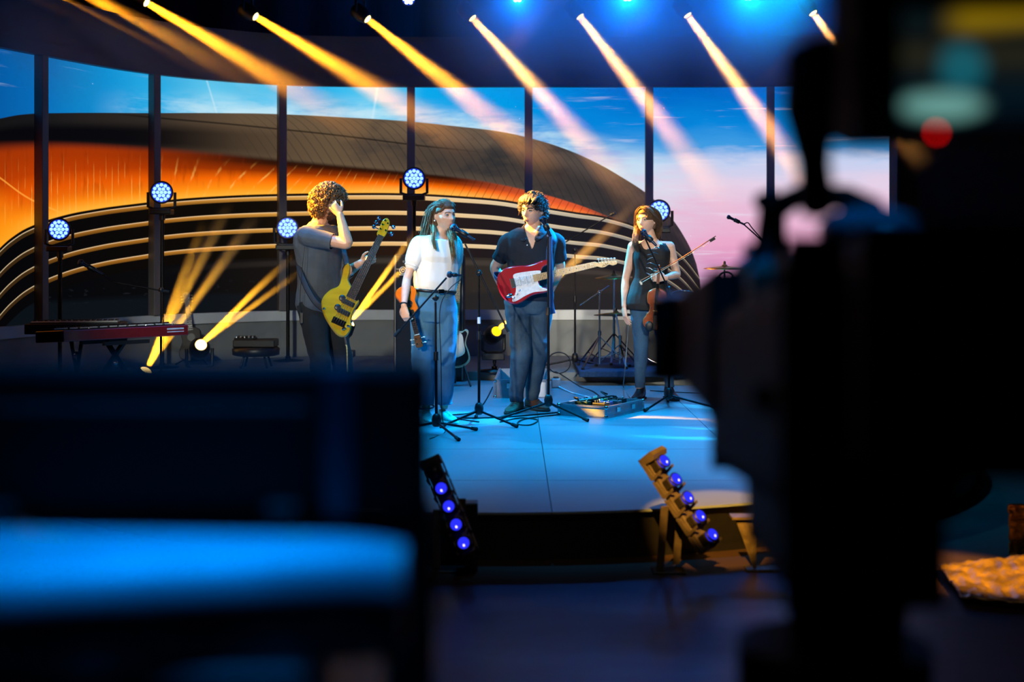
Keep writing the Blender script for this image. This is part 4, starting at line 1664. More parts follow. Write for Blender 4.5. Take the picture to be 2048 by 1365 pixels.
    for k in range(26):
        x = rnd.uniform(-0.062, 0.062)
        sw = rnd.uniform(-0.02, 0.035)
        pts = [T(x, 0.00, 0.122 - abs(x) * 0.35), T(x + sw * 0.4, -0.060, 0.118 - abs(x) * 0.3), T(x + sw, -0.098, 0.088 - abs(x) * 0.15)]
        if k % 4 == 0:
            pts.append(T(x * 0.6 + sw * 1.2, -0.112, 0.060))
        q = smooth_path([tuple(p) for p in pts], 4)
        mb.tube([Vector(v) for v in q], [0.012] * (len(q) - 3) + [0.010, 0.007, 0.004], 7)
    hair = put('hair', baked_remesh(mb, 0.0048, 3), HAIR_DARK, root)
    mb = MB()
    fuzz(mb, fg, lambda a: 0.062 if abs(a) < 0.8 else (0.01 if abs(a) < 1.9 else -0.055), 700, 0.050, 0.0020, 0.016, 5, 0.003)
    mb.build('hair_strands', HAIR_DARK, hair)
    return root, fg


# ---- violinist in the black top
def build_violinist():
    d = 12.2
    fg = Figure(P(1297, 600, d), P(1303, 481, d), (-0.12, -1, 0), (-0.15, -0.98, 0.02), P(1293, 441, d - 0.03), (-0.56, -0.82, -0.02), True, g=1.02, hs=0.98, uhead=(-0.03, 0, 1))
    fg.arm('R', P(1266, 494, d), P(1251, 560, d + 0.03), P(1248, 612, d - 0.04))
    fg.arm('L', P(1339, 494, d), P(1354, 549, d - 0.01), P(1330, 556, d - 0.20))
    fg.leg('R', P(1281, 604, d), P(1282, 692, d - 0.03), P(1280, 776, d))
    fg.leg('L', P(1316, 604, d + 0.02), P(1330, 690, d), P(1339, 772, d + 0.05))
    root = person_root('woman in black sleeveless top and jeans holding a violin and bow', fg.H.x, fg.H.y)
    hands = [dict(wrist=P(1248, 614, d - 0.04), d=(0.10, -0.1, -1), n=(0.9, 0.35, 0.1), curls=[(12, 14, 10), (16, 18, 12), (18, 20, 14), (22, 22, 14)], side=-1, s=0.95, thumb_in=0.15),
             dict(wrist=P(1331, 556, d - 0.20), d=(-1, -0.25, 0.02), n=(-0.25, -0.15, -0.95), curls=[(30, 62, 40), (36, 66, 44), (40, 68, 44), (44, 68, 44)], side=-1, s=0.95, thumb_in=0.3)]
    hands[1]['n'] = (-0.2, 0.95, -0.1)
    put('body', fg.skin(hands, 0.95, 0.9), SKIN_A, root)
    face(root, fg, (60, 44, 32), (58, 42, 30), (178, 104, 98), (-0.1, -1, -0.02), 0.9)
    mb = MB()
    mb.rings(fg.torso_rings(0.016, -0.20, 0.975, flare=0.045), True, True)
    for k in 'LR':
        sh, el, wr = fg.limb['arm' + k]
        fg.limb_tube(mb, [fg.spine(0.80), fg.spine(0.90).lerp(sh, 0.62)], [0.085, 0.058])
    me = baked_remesh(mb, 0.007, 4)
    push(me, folds(0.006, 8.0, 21, (1.4, 1.4, 0.6)))
    nb = fg.spine(0.965)

    def keep(q):
        for k in 'LR':
            sh, el, wr = fg.limb['arm' + k]
            if (q - sh).length < 0.062:
                return False
        r = q - nb
        f = r.dot(fg.fc)
        if r.z > -0.005:
            return False
        if f > 0 and (r - fg.fc * f).length < 0.075 and r.z > -0.055:
            return False
        return True
    cut(me, keep)
    top = put('sleeveless_top', me, mat('black_jersey', (14, 14, 17), 0.8, var=0.2, scale=12, bump=0.2, bscale=30), root, 0.004)
    # silver frogging across the chest
    for k in range(6):
        c = fg.spine(0.86 - k * 0.085) + fg.fc * (0.142 if k < 4 else 0.13) + Vector((0.03, 0, 0))
        pts = [c + Vector((u * 0.050, abs(u) * 0.016, 0.012 * math.sin(u * 3 + k))) for u in (-1, -0.5, 0, 0.5, 1)]
        MB().tube(pts, 0.0042, 6).build('braid', CHROME, top)
    jd = denim('denim_blue', (24, 58, 88), (46, 84, 112))
    jm = jeans_mesh(fg, 0.10, 0.008, wide=0.92, amp=0.005, seed=14)
    put('jeans', cut(jm, lambda q: q.z > SZ + 0.10), jd, root, 0.004)
    bl = mat('black_leather', (18, 17, 17), 0.4, var=0.15, bump=0.1)
    shoe(root, P(1281, 778, d), (-0.35, -0.9), bl, RUBBER, boot=0.045, s=0.98)
    shoe(root, P(1339, 778, d + 0.04), (0.20, -0.95), bl, RUBBER, boot=0.045, s=0.98)
    # long straight hair, parted: forward over the image-left shoulder, behind on the other side
    rnd = random.Random(8)
    T = lambda *a: fg.HM @ (Vector(a) * fg.hs)
    mb = MB()
    hair_cap(mb, fg, 0.005, lambda a: 0.064 if -0.6 < a < 0.6 else (0.01 if abs(a) < 1.5 else -0.07), 34)
    hair = put('hair', baked_remesh(mb, 0.006, 5), HAIR_BROWN, root)
    mb = MB()
    for k in range(16):      # sweep from the parting over the brow to the ear on the right of the picture
        e = k / 15
        pts = [T(-0.012, -0.068 + 0.06 * e, 0.112), T(0.035, -0.078 + 0.07 * e, 0.098), T(0.064, -0.052 + 0.06 * e, 0.052 - 0.01 * e), T(0.080, -0.002 + 0.06 * e, 0.0), T(0.078, 0.050 + 0.04 * e, -0.045), T(0.050, 0.090 + 0.02 * e, -0.105)]
        lock(mb, pts, 0.014, 32, rnd, 0.0018, 0.002)
    for k in range(12):      # back
        a = -1.2 + 2.6 * k / 11
        pts = [T(math.sin(a) * 0.03, 0.0, 0.120), T(math.sin(a) * 0.078, 0.07, 0.06), T(math.sin(a) * 0.075, 0.110, -0.03), T(math.sin(a) * 0.06, 0.110, -0.12), T(math.sin(a) * 0.05 - 0.02, 0.115, -0.20)]
        lock(mb, pts, 0.022, 30, rnd, 0.0018, 0.003)
    for k in range(12):      # curtain in front of the shoulder at picture left
        e = k / 11
        pts = [T(-0.016, -0.066 + 0.05 * e, 0.112), T(-0.052, -0.064 + 0.06 * e, 0.082), T(-0.076, -0.040 + 0.055 * e, 0.015), T(-0.082, -0.028 + 0.045 * e, -0.06),
               P(1271 - 3 * e + 2, 474, d - 0.10 + 0.06 * e), P(1269 + 5 * (1 - e), 490, d - 0.14 + 0.05 * e), P(1272 + 6 * (1 - e), 508 - 8 * e, d - 0.155 + 0.04 * e)]
        lock(mb, pts, 0.018, 44, rnd, 0.0016, 0.003)
    mb.build('hair_lengths', HAIR_BROWN, hair)
    return root, fg


# ---- bass player in the grey henley
def build_bassist():
    d = 11.0
    fg = Figure(P(640, 596, d + 0.05), P(636, 448, d + 0.02), (0.80, -0.58, 0), (0.80, -0.60, 0.02), P(657, 407, d), (0.96, 0.10, -0.26), False, g=1.06, hs=1.04, uhead=(0.2, 0, 1))
    fg.arm('R', P(613, 474, d - 0.14), P(694, 488, d - 0.20), P(680, 430, d - 0.15))
    fg.arm('L', P(668, 472, d + 0.16), P(686, 550, d + 0.12), P(722, 526, d - 0.05))
    fg.leg('R', P(622, 604, d - 0.02), P(640, 722, d - 0.08), P(640, 815, d))
    fg.leg('L', P(658, 604, d + 0.12), P(684, 722, d + 0.04), P(690, 815, d + 0.10))
    root = person_root('man in grey long-tailed shirt playing the golden bass, hand at his ear', fg.H.x, fg.H.y)
    hands = [dict(wrist=P(680, 430, d - 0.15), d=(-0.62, 0.12, 0.78), n=(0.15, 0.95, 0.1), curls=[(46, 50, 30), (52, 60, 40), (56, 64, 44), (60, 66, 44)], side=-1, s=1.04, thumb_in=0.3),
             dict(wrist=P(722, 526, d - 0.05), d=(0.80, 0.05, 0.30), n=(0.15, -0.98, 0.05), curls=[(38, 62, 50), (42, 64, 50), (46, 64, 50), (48, 62, 50)], side=-1, s=1.02, thumb_in=0.5)]
    put('body', fg.skin(hands, 1.1, 1.0), SKIN_B, root)
    face(root, fg, (34, 24, 18), (24, 18, 14), (160, 96, 84), (0, -1, -0.1), 1.4)
    mb = MB()
    mb.rings(fg.torso_rings(0.026, -0.22, 0.985, flare=0.02), True, True)
    for k in 'LR':
        sh, el, wr = fg.limb['arm' + k]
        e = 0.62 if k == 'R' else 1.0
        fg.limb_tube(mb, [fg.spine(0.86), sh, sh.lerp(el, 0.4), sh.lerp(el, e)], [0.08, 0.072, 0.068, 0.064])
        if k == 'L':
            fg.limb_tube(mb, [el, el.lerp(wr, 0.25)], [0.058, 0.052])
    me = baked_remesh(mb, 0.007, 4)
    push(me, folds(0.010, 8.0, 31, (1, 1, 0.9)))
    nb = fg.spine(0.985)
    sh, el, wr = fg.limb['armR']
    shl, ell, wrl = fg.limb['armL']

    def keep(q):
        t = (q - sh).dot(el - sh) / (el - sh).length_squared
        if t > 0.66 and q.y < el.y + 0.09 and q.z > el.z - 0.10 and q.z < el.z + 0.10:
            return False
        t = (q - ell).dot(wrl - ell) / (wrl - ell).length_squared
        if t > 0.30 and (q - ell.lerp(wrl, min(1, t))).length < 0.075:
            return False
        return (q - nb).dot(UP) < 0.0
    cut(me, keep)
    grey = mat('grey_jersey', (66, 72, 80), 0.9, var=0.10, scale=14, bump=0.25, bscale=36)
    put('shirt', me, grey, root, 0.005)
    jm = jeans_mesh(fg, 0.10, 0.014, wide=1.05, amp=0.008, seed=19)
    put('trousers', cut(jm, lambda q: q.z > SZ + 0.07), mat('black_cotton', (17, 19, 20), 0.9, var=0.15, scale=10, bump=0.2, bscale=40), root, 0.004)
    bl = mat('black_leather', (18, 17, 17), 0.4, var=0.15, bump=0.1)
    shoe(root, P(640, 818, d), (0.9, -0.4), bl, RUBBER, s=1.08)
    shoe(root, P(690, 818, d + 0.1), (0.9, -0.3), bl, RUBBER, s=1.08)
    mb = MB()
    hair_cap(mb, fg, 0.024, lambda a: 0.055 if abs(a) < 0.7 else (0.015 if abs(a) < 1.5 else -0.085), 28, 330, (0.010, 0.019), 6)
    hair = put('hair', baked_remesh(mb, 0.0048, 2), mat('hair_curly', (96, 66, 38), 0.60, spec=0.25, var=0.3, scale=60, bump=0.4, bscale=120), root)
    mb = MB()
    fuzz(mb, fg, lambda a: 0.055 if abs(a) < 0.7 else (0.015 if abs(a) < 1.5 else -0.085), 800, 0.045, 0.0022, 0.028, 9, 0.009)
    mb.build('hair_strands', MATS['hair_curly'], hair)
    mb = MB()
    rnd = random.Random(3)
    for _ in range(220):
        a = rnd.uniform(-1.35, 1.35)
        z = rnd.uniform(-0.118, -0.052)
        k = 1 - 0.30 * (-z / 0.117) ** 1.6
        if abs(a) < 0.35 and z > -0.075 and z < -0.055:
            continue
        if z > -0.07 and 0.3 < abs(a) < 0.9 and z > -0.06:
            continue
        c = math.sqrt(max(0.02, 1 - (z / 0.125) ** 2))
        mb.sph(fg.HM @ (Vector((0.078 * c * k * math.sin(a), -0.107 * c * math.cos(a) - 0.006, z)) * fg.hs), rnd.uniform(0.007, 0.011), 7, 5)
    put('beard', baked_remesh(mb, 0.0045, 2), HAIR_DARK, root)
    # in-ear pack clipped at the back and its thin wire
    q = P(604, 636, d - 0.10)
    pk = MB().box(q, (0.03, 0.05, 0.09)).build('radio_pack', BLACK, root, bevel=0.006)
    MB().tube([Vector(v) for v in smooth_path([q + Vector((0, -0.03, 0.04)), P(600, 600, d - 0.2), P(604, 540, d - 0.22), P(610, 490, d - 0.22)], 6)], 0.0022, 5).build('wire', BLACK, pk)
    return root, fg


SINGER, FG_S = build_singer()
GUITARIST, FG_G = build_guitarist()
VIOLINIST, FG_V = build_violinist()
BASSIST, FG_B = build_bassist()
# ------------------------------------------------------------------ instruments
def plane_frame(origin, along, normal):
    """x along the neck, z out of the face"""
    x = Vector(along).normalized()
    n = Vector(normal)
    z = (n - x * n.dot(x)).normalized()
    return frame(origin, x, z.cross(x), z)


def on_plane(M, px, py):
    """local (x, y) of the sight line at (px, py) on the plane z = 0 of M"""
    o = Vector((0, 0, CZ))
    r = P(px, py, 1.0) - o
    Mi = M.inverted()
    a, b = Mi @ o, Mi.to_3x3() @ r
    t = -a.z / b.z
    q = a + b * t
    return q.x, q.y


def crop(cx, cy, x0, y0, k):
    return x0 + cx * k, y0 + cy * k


def strings(mb, n, x0, x1, w0, w1, z0, z1, M, r=0.0008):
    for k in range(n):
        u = (k / (n - 1) - 0.5)
        mb.tube([M @ Vector((x0, u * w0, z0)), M @ Vector((x1, u * w1, z1))], r, 4, False)


def fretted_neck(root, M, x0, x1, w0, w1, zt, th, neck_mat, board_mat, scale, fret_from, dots=True, name='neck'):
    """neck with fingerboard, frets and inlay dots along local x"""
    rr = []
    for x, w in ((x0, w0), (x1, w1)):
        rr.append([Vector((x, w / 2, zt)), Vector((x, w / 2 * 0.8, zt - th * 0.7)), Vector((x, 0, zt - th)), Vector((x, -w / 2 * 0.8, zt - th * 0.7)), Vector((x, -w / 2, zt))])
    nk = MB().rings(rr, True, True, M).build(name, neck_mat, root)
    rr = [[Vector((x, w / 2, zt)), Vector((x, w / 2, zt + 0.005)), Vector((x, -w / 2, zt + 0.005)), Vector((x, -w / 2, zt))] for x, w in ((x0 - 0.03, w0 * 1.02), (x1, w1))]
    fb = MB().rings(rr, True, False, M).build('fingerboard', board_mat, nk)
    mb = MB()
    for k in range(1, 22):
        x = x1 - scale * (1 - 2 ** (-k / 12.0))
        if x < x0 - 0.025:
            break
        w = w0 + (w1 - w0) * (x - x0) / (x1 - x0)
        mb.box((x, 0, zt + 0.0055), (0.0022, w * 0.98, 0.002), M)
    o = mb.build('frets', CHROME, nk)
    o['kind'] = 'stuff'
    if dots:
        for k in (3, 5, 7, 9, 12, 15, 17):
            x = x1 - scale * (1 - 0.5 * (2 ** (-k / 12.0) + 2 ** (-(k - 1) / 12.0)))
            if x < x0 - 0.02:
                break
            MB().lathe([(0.0035, 0), (0.0035, 0.0008)], M @ Matrix.Translation((x, 0, zt + 0.005)), 10).build('inlay_dot', BLACK if board_mat.name.startswith('maple') else CHROME, nk)
    return nk


MAPLE = mat('maple', (214, 172, 110), 0.35, var=0.10, scale=14, stretch=(0.3, 3, 3), coat=0.4)
ROSEWOOD = mat('rosewood', (46, 30, 24), 0.45, var=0.2, scale=14, stretch=(0.3, 3, 3))
STEEL = mat('string_steel', (190, 190, 186), 0.25, 1.0, var=0.0)
CREAM = mat('cream_plastic', (224, 214, 190), 0.4, var=0.05)
PEARL = mat('pearloid', (232, 230, 226), 0.3, var=0.10, scale=60)


def tuner(root, M, x, y, z, side, knob, mat_=None):
    p = M @ Vector((x, y, z))
    t = MB().cyl(p, M @ Vector((x, y, z + 0.016)), 0.004, None, 8).build('tuner', mat_ or CHROME, root)
    q0, q1 = M @ Vector((x, y + side * 0.008, z - 0.006)), M @ Vector((x, y + side * 0.022, z - 0.006))
    MB().cyl(q0, q1, 0.0025, None, 6).sph(M @ Vector((x, y + side * 0.030, z - 0.006)), (0.010, 0.010, 0.006), 10, 6).build('tuner_key', knob, t)


# ---- red electric guitar worn by the man in the navy shirt
def build_red_guitar():
    d = 11.06
    k = lambda cx, cy: crop(cx, cy, 960, 360, 0.3515)
    a, b = P(*k(187, 588), d), P(*k(655, 481), d)
    M = plane_frame(a, b - a, (0.02, -1, 0.06))
    L = (b - a).length
    root = thing('electric_guitar', 'glossy red electric guitar with white pickguard and maple neck', 'guitar', tuple(a))
    out = [on_plane(M, *k(*q)) for q in ((390, 453), (402, 466), (384, 484), (362, 496), (350, 520), (342, 545), (338, 578), (348, 606), (386, 616), (392, 630), (372, 642), (330, 650),
                                        (290, 662), (250, 690), (212, 708), (175, 705), (140, 682), (112, 642), (97, 592), (100, 548), (120, 516), (160, 496), (210, 488), (262, 486), (312, 474), (352, 459))]
    red = mat('red_lacquer', (168, 10, 28), 0.22, var=0.05, scale=6, coat=0.8)
    MB().prism(smooth_path(out, 4, True), -0.040, 0.0, M, 0.010).build('body', red, root)
    pg = [on_plane(M, *k(*q)) for q in ((188, 548), (204, 533), (270, 522), (338, 516), (346, 530), (340, 548), (330, 560), (330, 582), (344, 610), (380, 622), (378, 632), (345, 636), (300, 642), (255, 662), (215, 686), (188, 694), (184, 680), (202, 645), (204, 610), (198, 580))]
    g = MB().prism(smooth_path(pg, 3, True), 0.0, 0.0035, M, 0.001).build('pickguard', PEARL, root)
    for x in (0.055, 0.105, 0.155):
        MB().box((x, 0.0 + (0.004 if x < 0.06 else 0), 0.007), (0.018, 0.075, 0.008), M).build('pickup', PEARL, root, bevel=0.004)
    for x, y in ((0.035, -0.062), (0.008, -0.088), (-0.022, -0.108)):
        MB().lathe([(0.011, 0), (0.0095, 0.014), (0.007, 0.016)], M @ Matrix.Translation((x, y, 0.003)), 14).build('control_knob', PEARL, g)
    br = MB().box((0.0, 0, 0.005), (0.036, 0.074, 0.008), M).build('bridge', CHROME, root, bevel=0.002)
    for q in range(6):
        MB().box((-0.002, (q - 2.5) * 0.0108, 0.011), (0.020, 0.008, 0.006), M).build('saddle', CHROME, br)
    jx, jy = on_plane(M, *k(168, 660))
    MB().sph((jx, jy, 0.0), (0.030, 0.016, 0.006), 16, 8, M).cyl(M @ Vector((jx, jy, 0)), M @ Vector((jx - 0.012, jy - 0.006, 0.03)), 0.006).build('jack_plate', CHROME, root)
    fretted_neck(root, M, 0.175, L, 0.056, 0.043, 0.004, 0.020, MAPLE, MAPLE, L, 0)
    hs = [on_plane(M, *k(*q)) for q in ((652, 466), (668, 470), (690, 464), (730, 462), (768, 458), (782, 466), (778, 480), (755, 488), (735, 483), (712, 496), (690, 500), (668, 494), (652, 496))]
    h = MB().prism(smooth_path(hs, 4, True), -0.016, -0.002, M, 0.003).build('headstock', MAPLE, root)
    # maker's script on the headstock, as a small dark scrawl
    cx, cy = on_plane(M, *k(712, 484))
    pts = [M @ Vector((cx + u * 0.024, cy + 0.006 * math.sin(u * 9) + 0.003 * u, -0.001)) for u in np.linspace(-1, 1, 26)]
    MB().tube(pts, 0.0016, 5).build('script', BLACK, h)
    for q in range(6):
        tx, ty = on_plane(M, *k(676 + q * 18.5, 464 - q * 1.0))
        tuner(h, M, tx, ty - 0.012, -0.002, 1, PEARL)
    mb = MB()
    strings(mb, 6, 0.0, L, 0.054, 0.036, 0.013, 0.011, M)
    s = mb.build('strings', STEEL, root)
    s['kind'] = 'stuff'
    # strap over the shoulder
    up = M @ Vector(on_plane(M, *k(388, 458)) + (-0.02,))
    lo = M @ Vector(on_plane(M, *k(98, 570)) + (-0.02,))
    sh = FG_G.limb['armL'][0]
    nbk = FG_G.spine(0.93)
    pts = [up, up + Vector((0.01, 0.02, 0.10)), P(1108, 478, 11.13), P(1100, 460, 11.24), nbk + Vector((0.10, 0.14, 0.03)), nbk + Vector((-0.02, 0.17, -0.12)), FG_G.spine(0.35) + Vector((-0.15, 0.13, 0.0)), lo + Vector((-0.02, 0.12, 0.04)), lo]
    MB().tube([Vector(v) for v in smooth_path([tuple(p) for p in pts], 6)], 0.022, 8, flat=0.14, hint=(0, 1, 0)).build('strap', mat('blue_webbing', (20, 52, 92), 0.7, var=0.1), root)
    MB().tube([Vector(v) for v in smooth_path([tuple(q) for q in (P(1099, 470, 11.06), P(1101, 560, 10.99), P(1102, 605, 10.99), P(1106, 628, 10.98))], 6)], 0.020, 8, flat=0.16, hint=(0, 1, 0)).build('strap_tail', MATS['blue_webbing'], root)
    return root


# ---- golden five-string bass
def build_bass():
    k = lambda cx, cy: crop(cx, cy, 560, 340, 0.293)
    a, b = P(*k(400, 1040), 10.70), P(*k(690, 450), 10.95)
    M = plane_frame(a, b - a, (0.10, -0.95, 0.12))
    L = (b - a).length
    root = thing('bass_guitar', 'golden five-string electric bass worn by the man in the grey shirt', 'bass guitar', tuple(a))
    out = [on_plane(M, *k(*q)) for q in ((470, 634), (482, 660), (478, 705), (468, 745), (486, 790), (497, 840), (508, 880), (526, 892), (536, 886), (540, 906), (522, 932), (500, 975), (488, 1020),
                                        (490, 1065), (476, 1108), (440, 1140), (392, 1126), (342, 1064), (302, 992), (283, 915), (298, 862), (345, 816), (400, 790), (420, 735), (432, 680), (448, 642))]
    gold = mat('gold_lacquer', (176, 140, 20), 0.28, var=0.16, scale=9, stretch=(0.4, 2, 2), coat=0.7)
    MB().prism(smooth_path(out, 4, True), -0.042, 0.0, M, 0.010).build('body', gold, root)
    for x in (0.085, 0.165):
        p = MB().box((x, 0.0, 0.006), (0.040, 0.100, 0.012), M).build('pickup', BLACK, root, bevel=0.006)
        for q in range(5):
            for e in (-1, 1):
                MB().lathe([(0.0045, 0), (0.0045, 0.002)], M @ Matrix.Translation((x + e * 0.008, (q - 2) * 0.018, 0.012)), 8).build('pole_piece', CHROME, p)
    for x in (0.100, 0.180):
        MB().sph((x, 0.055, 0.004), (0.026, 0.026, 0.008), 16, 8, M).build('pickup_cover', BLACK, root)
    br = MB().box((0.0, 0, 0.006), (0.050, 0.104, 0.010), M).build('bridge', BLACKM, root, bevel=0.003)
    for q in range(5):
        MB().box((0.002, (q - 2) * 0.019, 0.015), (0.040, 0.013, 0.010), M).build('saddle', BLACKM, br)
    for cx, cy in ((487, 1038), (462, 1068), (440, 1085), (428, 1090), (470, 1070)):
        x, y = on_plane(M, *k(cx, cy))
        MB().lathe([(0.010, 0), (0.009, 0.016), (0.006, 0.019)], M @ Matrix.Translation((x, y, 0.0)), 14).build('control_knob', CHROME, root)
    x, y = on_plane(M, *k(300, 948))
    MB().sph((x, y, 0.004), (0.010, 0.010, 0.008), 12, 8, M).build('strap_button', CHROME, root)
    fretted_neck(root, M, 0.235, L, 0.070, 0.048, 0.006, 0.022, MAPLE, ROSEWOOD, L, 0)
    hs = [on_plane(M, *k(*q)) for q in ((662, 440), (676, 400), (690, 365), (705, 340), (730, 328), (748, 345), (748, 375), (738, 405), (728, 435), (712, 456), (694, 466))]
    h = MB().prism(smooth_path(hs, 4, True), -0.018, -0.002, M, 0.004).build('headstock', gold, root)
    for cx, cy, e in ((676, 402, 1), (690, 372, 1), (708, 344, 1), (742, 372, -1), (728, 420, -1)):
        x, y = on_plane(M, *k(cx, cy))
        p = M @ Vector((x, y - e * 0.010, -0.002))
        t = MB().cyl(p, M @ Vector((x, y - e * 0.010, 0.018)), 0.007, None, 10).build('tuner', CHROME, h)
        MB().cyl(M @ Vector((x, y, -0.012)), M @ Vector((x, y + e * 0.030, -0.012)), 0.004, None, 8).sph(M @ Vector((x, y + e * 0.042, -0.012)), (0.016, 0.010, 0.016), 12, 8).build('tuner_key', mat('blue_chrome', (120, 150, 190), 0.15, 1.0), t)
    mb = MB()
    strings(mb, 5, -0.005, L, 0.076, 0.038, 0.022, 0.013, M, 0.0016)
    mb.build('strings', STEEL, root)['kind'] = 'stuff'
    # strap round the back and the plaited lead at the tail
    sb = M @ Vector(on_plane(M, *k(300, 948)) + (-0.03,))
    pts = [sb, P(627, 600, 10.74), P(606, 560, 10.82), P(596, 520, 10.95), P(604, 480, 11.16), FG_B.spine(0.93) + Vector((0.05, 0.16, 0.0)), P(680, 480, 11.08), P(694, 530, 10.84)]
    MB().tube([Vector(v) for v in smooth_path([tuple(p) for p in pts], 6)], 0.022, 8, flat=0.14, hint=(0, 1, 0)).build('strap', mat('dark_webbing', (26, 28, 36), 0.7, var=0.1), root)
    tl = M @ Vector(on_plane(M, *k(440, 1135)) + (-0.02,))
    lead = MB().tube([tl, tl + Vector((0.012, -0.005, -0.06))], 0.009, 10).build('jack_plug', CHROME, root)
    pts = [tl + Vector((0.012, -0.005, -0.06)), P(694, 700, 10.68), P(695, 760, 10.66), P(697, 815, 10.62), P(706, 838, 10.66)]
    sp = smooth_path([tuple(p) for p in pts], 14)
    MB().tube([Vector(v) for v in sp], [0.0065 if i % 2 else 0.0045 for i in range(len(sp))], 8).build('braided_lead', mat('gold_braid', (176, 146, 84), 0.6, var=0.2, scale=90), lead)
    return root


# ---- violin and bow
def violin_outline(n=4):
    half = [(0.0, 0.0), (0.0, 0.035), (0.012, 0.075), (0.045, 0.1), (0.085, 0.101), (0.118, 0.082), (0.138, 0.076), (0.150, 0.062), (0.180, 0.054), (0.212, 0.060), (0.226, 0.074), (0.245, 0.079),
            (0.285, 0.082), (0.322, 0.072), (0.346, 0.042), (0.355, 0.012)]
    pts = half + [(x, -y) for x, y in reversed(half[1:])]
    return smooth_path(pts, n, True)


def build_violin():
    d = 11.96
    a, b = P(1309, 661, d), P(1319, 522, d - 0.01)
    M = plane_frame(a, b - a, (-0.15, -1, 0.05))
    wood = mat('violin_varnish', (150, 66, 24), 0.25, var=0.2, scale=10, stretch=(0.4, 3, 3), coat=0.7)
    root = thing('violin', 'red-brown violin held upright by the neck beside the woman in black', 'violin', tuple(a))
    o = violin_outline()
    MB().prism(o, -0.030, 0.0, M, 0.006).build('body', wood, root)
    MB().prism([(x * 0.94 + 0.01, y * 0.92) for x, y in o], 0.0, 0.008, M, 0.006).build('belly', wood, root)
    MB().box((0.260, 0, 0.016), (0.27, 0.026, 0.006), M @ Matrix.Rotation(-0.02, 4, 'Y')).build('fingerboard', mat('ebony_gloss', (30, 28, 28), 0.12, var=0.1, coat=0.6), root, bevel=0.002)
    MB().box((0.42, 0, 0.0), (0.14, 0.022, 0.020), M).build('neck', wood, root, bevel=0.006)
    sc = MB()
    sc.torus(M @ Vector((0.535, 0, -0.006)), 0.014, 0.008, M.to_3x3() @ Vector((0, 1, 0)), 16, 8).box((0.505, 0, -0.004), (0.06, 0.020, 0.022), M)
    sc.build('scroll', wood, root, bevel=0.002)
    for q, e in ((0.492, 1), (0.505, -1), (0.515, 1), (0.526, -1)):
        MB().cyl(M @ Vector((q, e * 0.008, 0)), M @ Vector((q, e * 0.036, 0)), 0.003, 0.004, 8).sph(M @ Vector((q, e * 0.040, 0)), (0.008, 0.006, 0.008), 10, 6).build('peg', BLACK, root)
    MB().box((0.165, 0, 0.022), (0.004, 0.046, 0.034), M).build('bridge', MAPLE, root, bevel=0.001)
    MB().prism([(0.01, 0.010), (0.13, 0.020), (0.13, -0.020), (0.01, -0.010)], 0.012, 0.020, M).build('tailpiece', BLACK, root)
    MB().sph((0.03, 0.045, 0.014), (0.045, 0.036, 0.012), 14, 8, M).build('chin_rest', BLACK, root)
    for e in (-1, 1):
        pts = [M @ Vector((0.165 + u * 0.036, e * (0.040 - 0.010 * u + 0.006 * math.sin(u * 4)), 0.0085)) for u in np.linspace(-1, 1, 9)]
        MB().tube(pts, 0.0022, 5).build('f_hole', BLACK, root)
    mb = MB()
    strings(mb, 4, 0.13, 0.49, 0.034, 0.018, 0.030, 0.022, M, 0.001)
    mb.build('strings', STEEL, root)['kind'] = 'stuff'
    tip, frog = P(1281, 567, 11.90), P(1434, 477, 11.97)
    bow = thing('violin_bow', 'violin bow held at a slant across the black top, tip pointing up right', 'bow', tuple(tip))
    x, y, z = axes(frog - tip, (0, 0, 1))
    off = -x if x.z < 0 else x
    off = y if abs(y.z) > abs(off.z) else off
    if off.z < 0:
        off = -off
    st = smooth_path([tuple(tip + off * 0.020), tuple(tip.lerp(frog, 0.3) + off * 0.010), tuple(tip.lerp(frog, 0.65) + off * 0.012), tuple(frog + off * 0.022)], 6)
    MB().tube([Vector(v) for v in st], np.linspace(0.0032, 0.0045, len(st)).tolist(), 8).build('stick', mat('pernambuco', (150, 84, 40), 0.35, var=0.15, coat=0.4), bow)
    MB().tube([tip, frog - (frog - tip).normalized() * 0.05], 0.005, 6, flat=0.22).build('bow_hair', mat('horsehair', (226, 214, 190), 0.5, var=0.05), bow)
    MB().bar(frog - (frog - tip).normalized() * 0.065 + off * 0.010, frog - (frog - tip).normalized() * 0.015 + off * 0.010, 0.012, 0.022).build('frog', BLACK, bow, bevel=0.002)
    MB().bar(tip - (frog - tip).normalized() * 0.004, tip + (frog - tip).normalized() * 0.012, 0.007, 0.030).build('bow_tip', CREAM, bow, bevel=0.002)
    return root


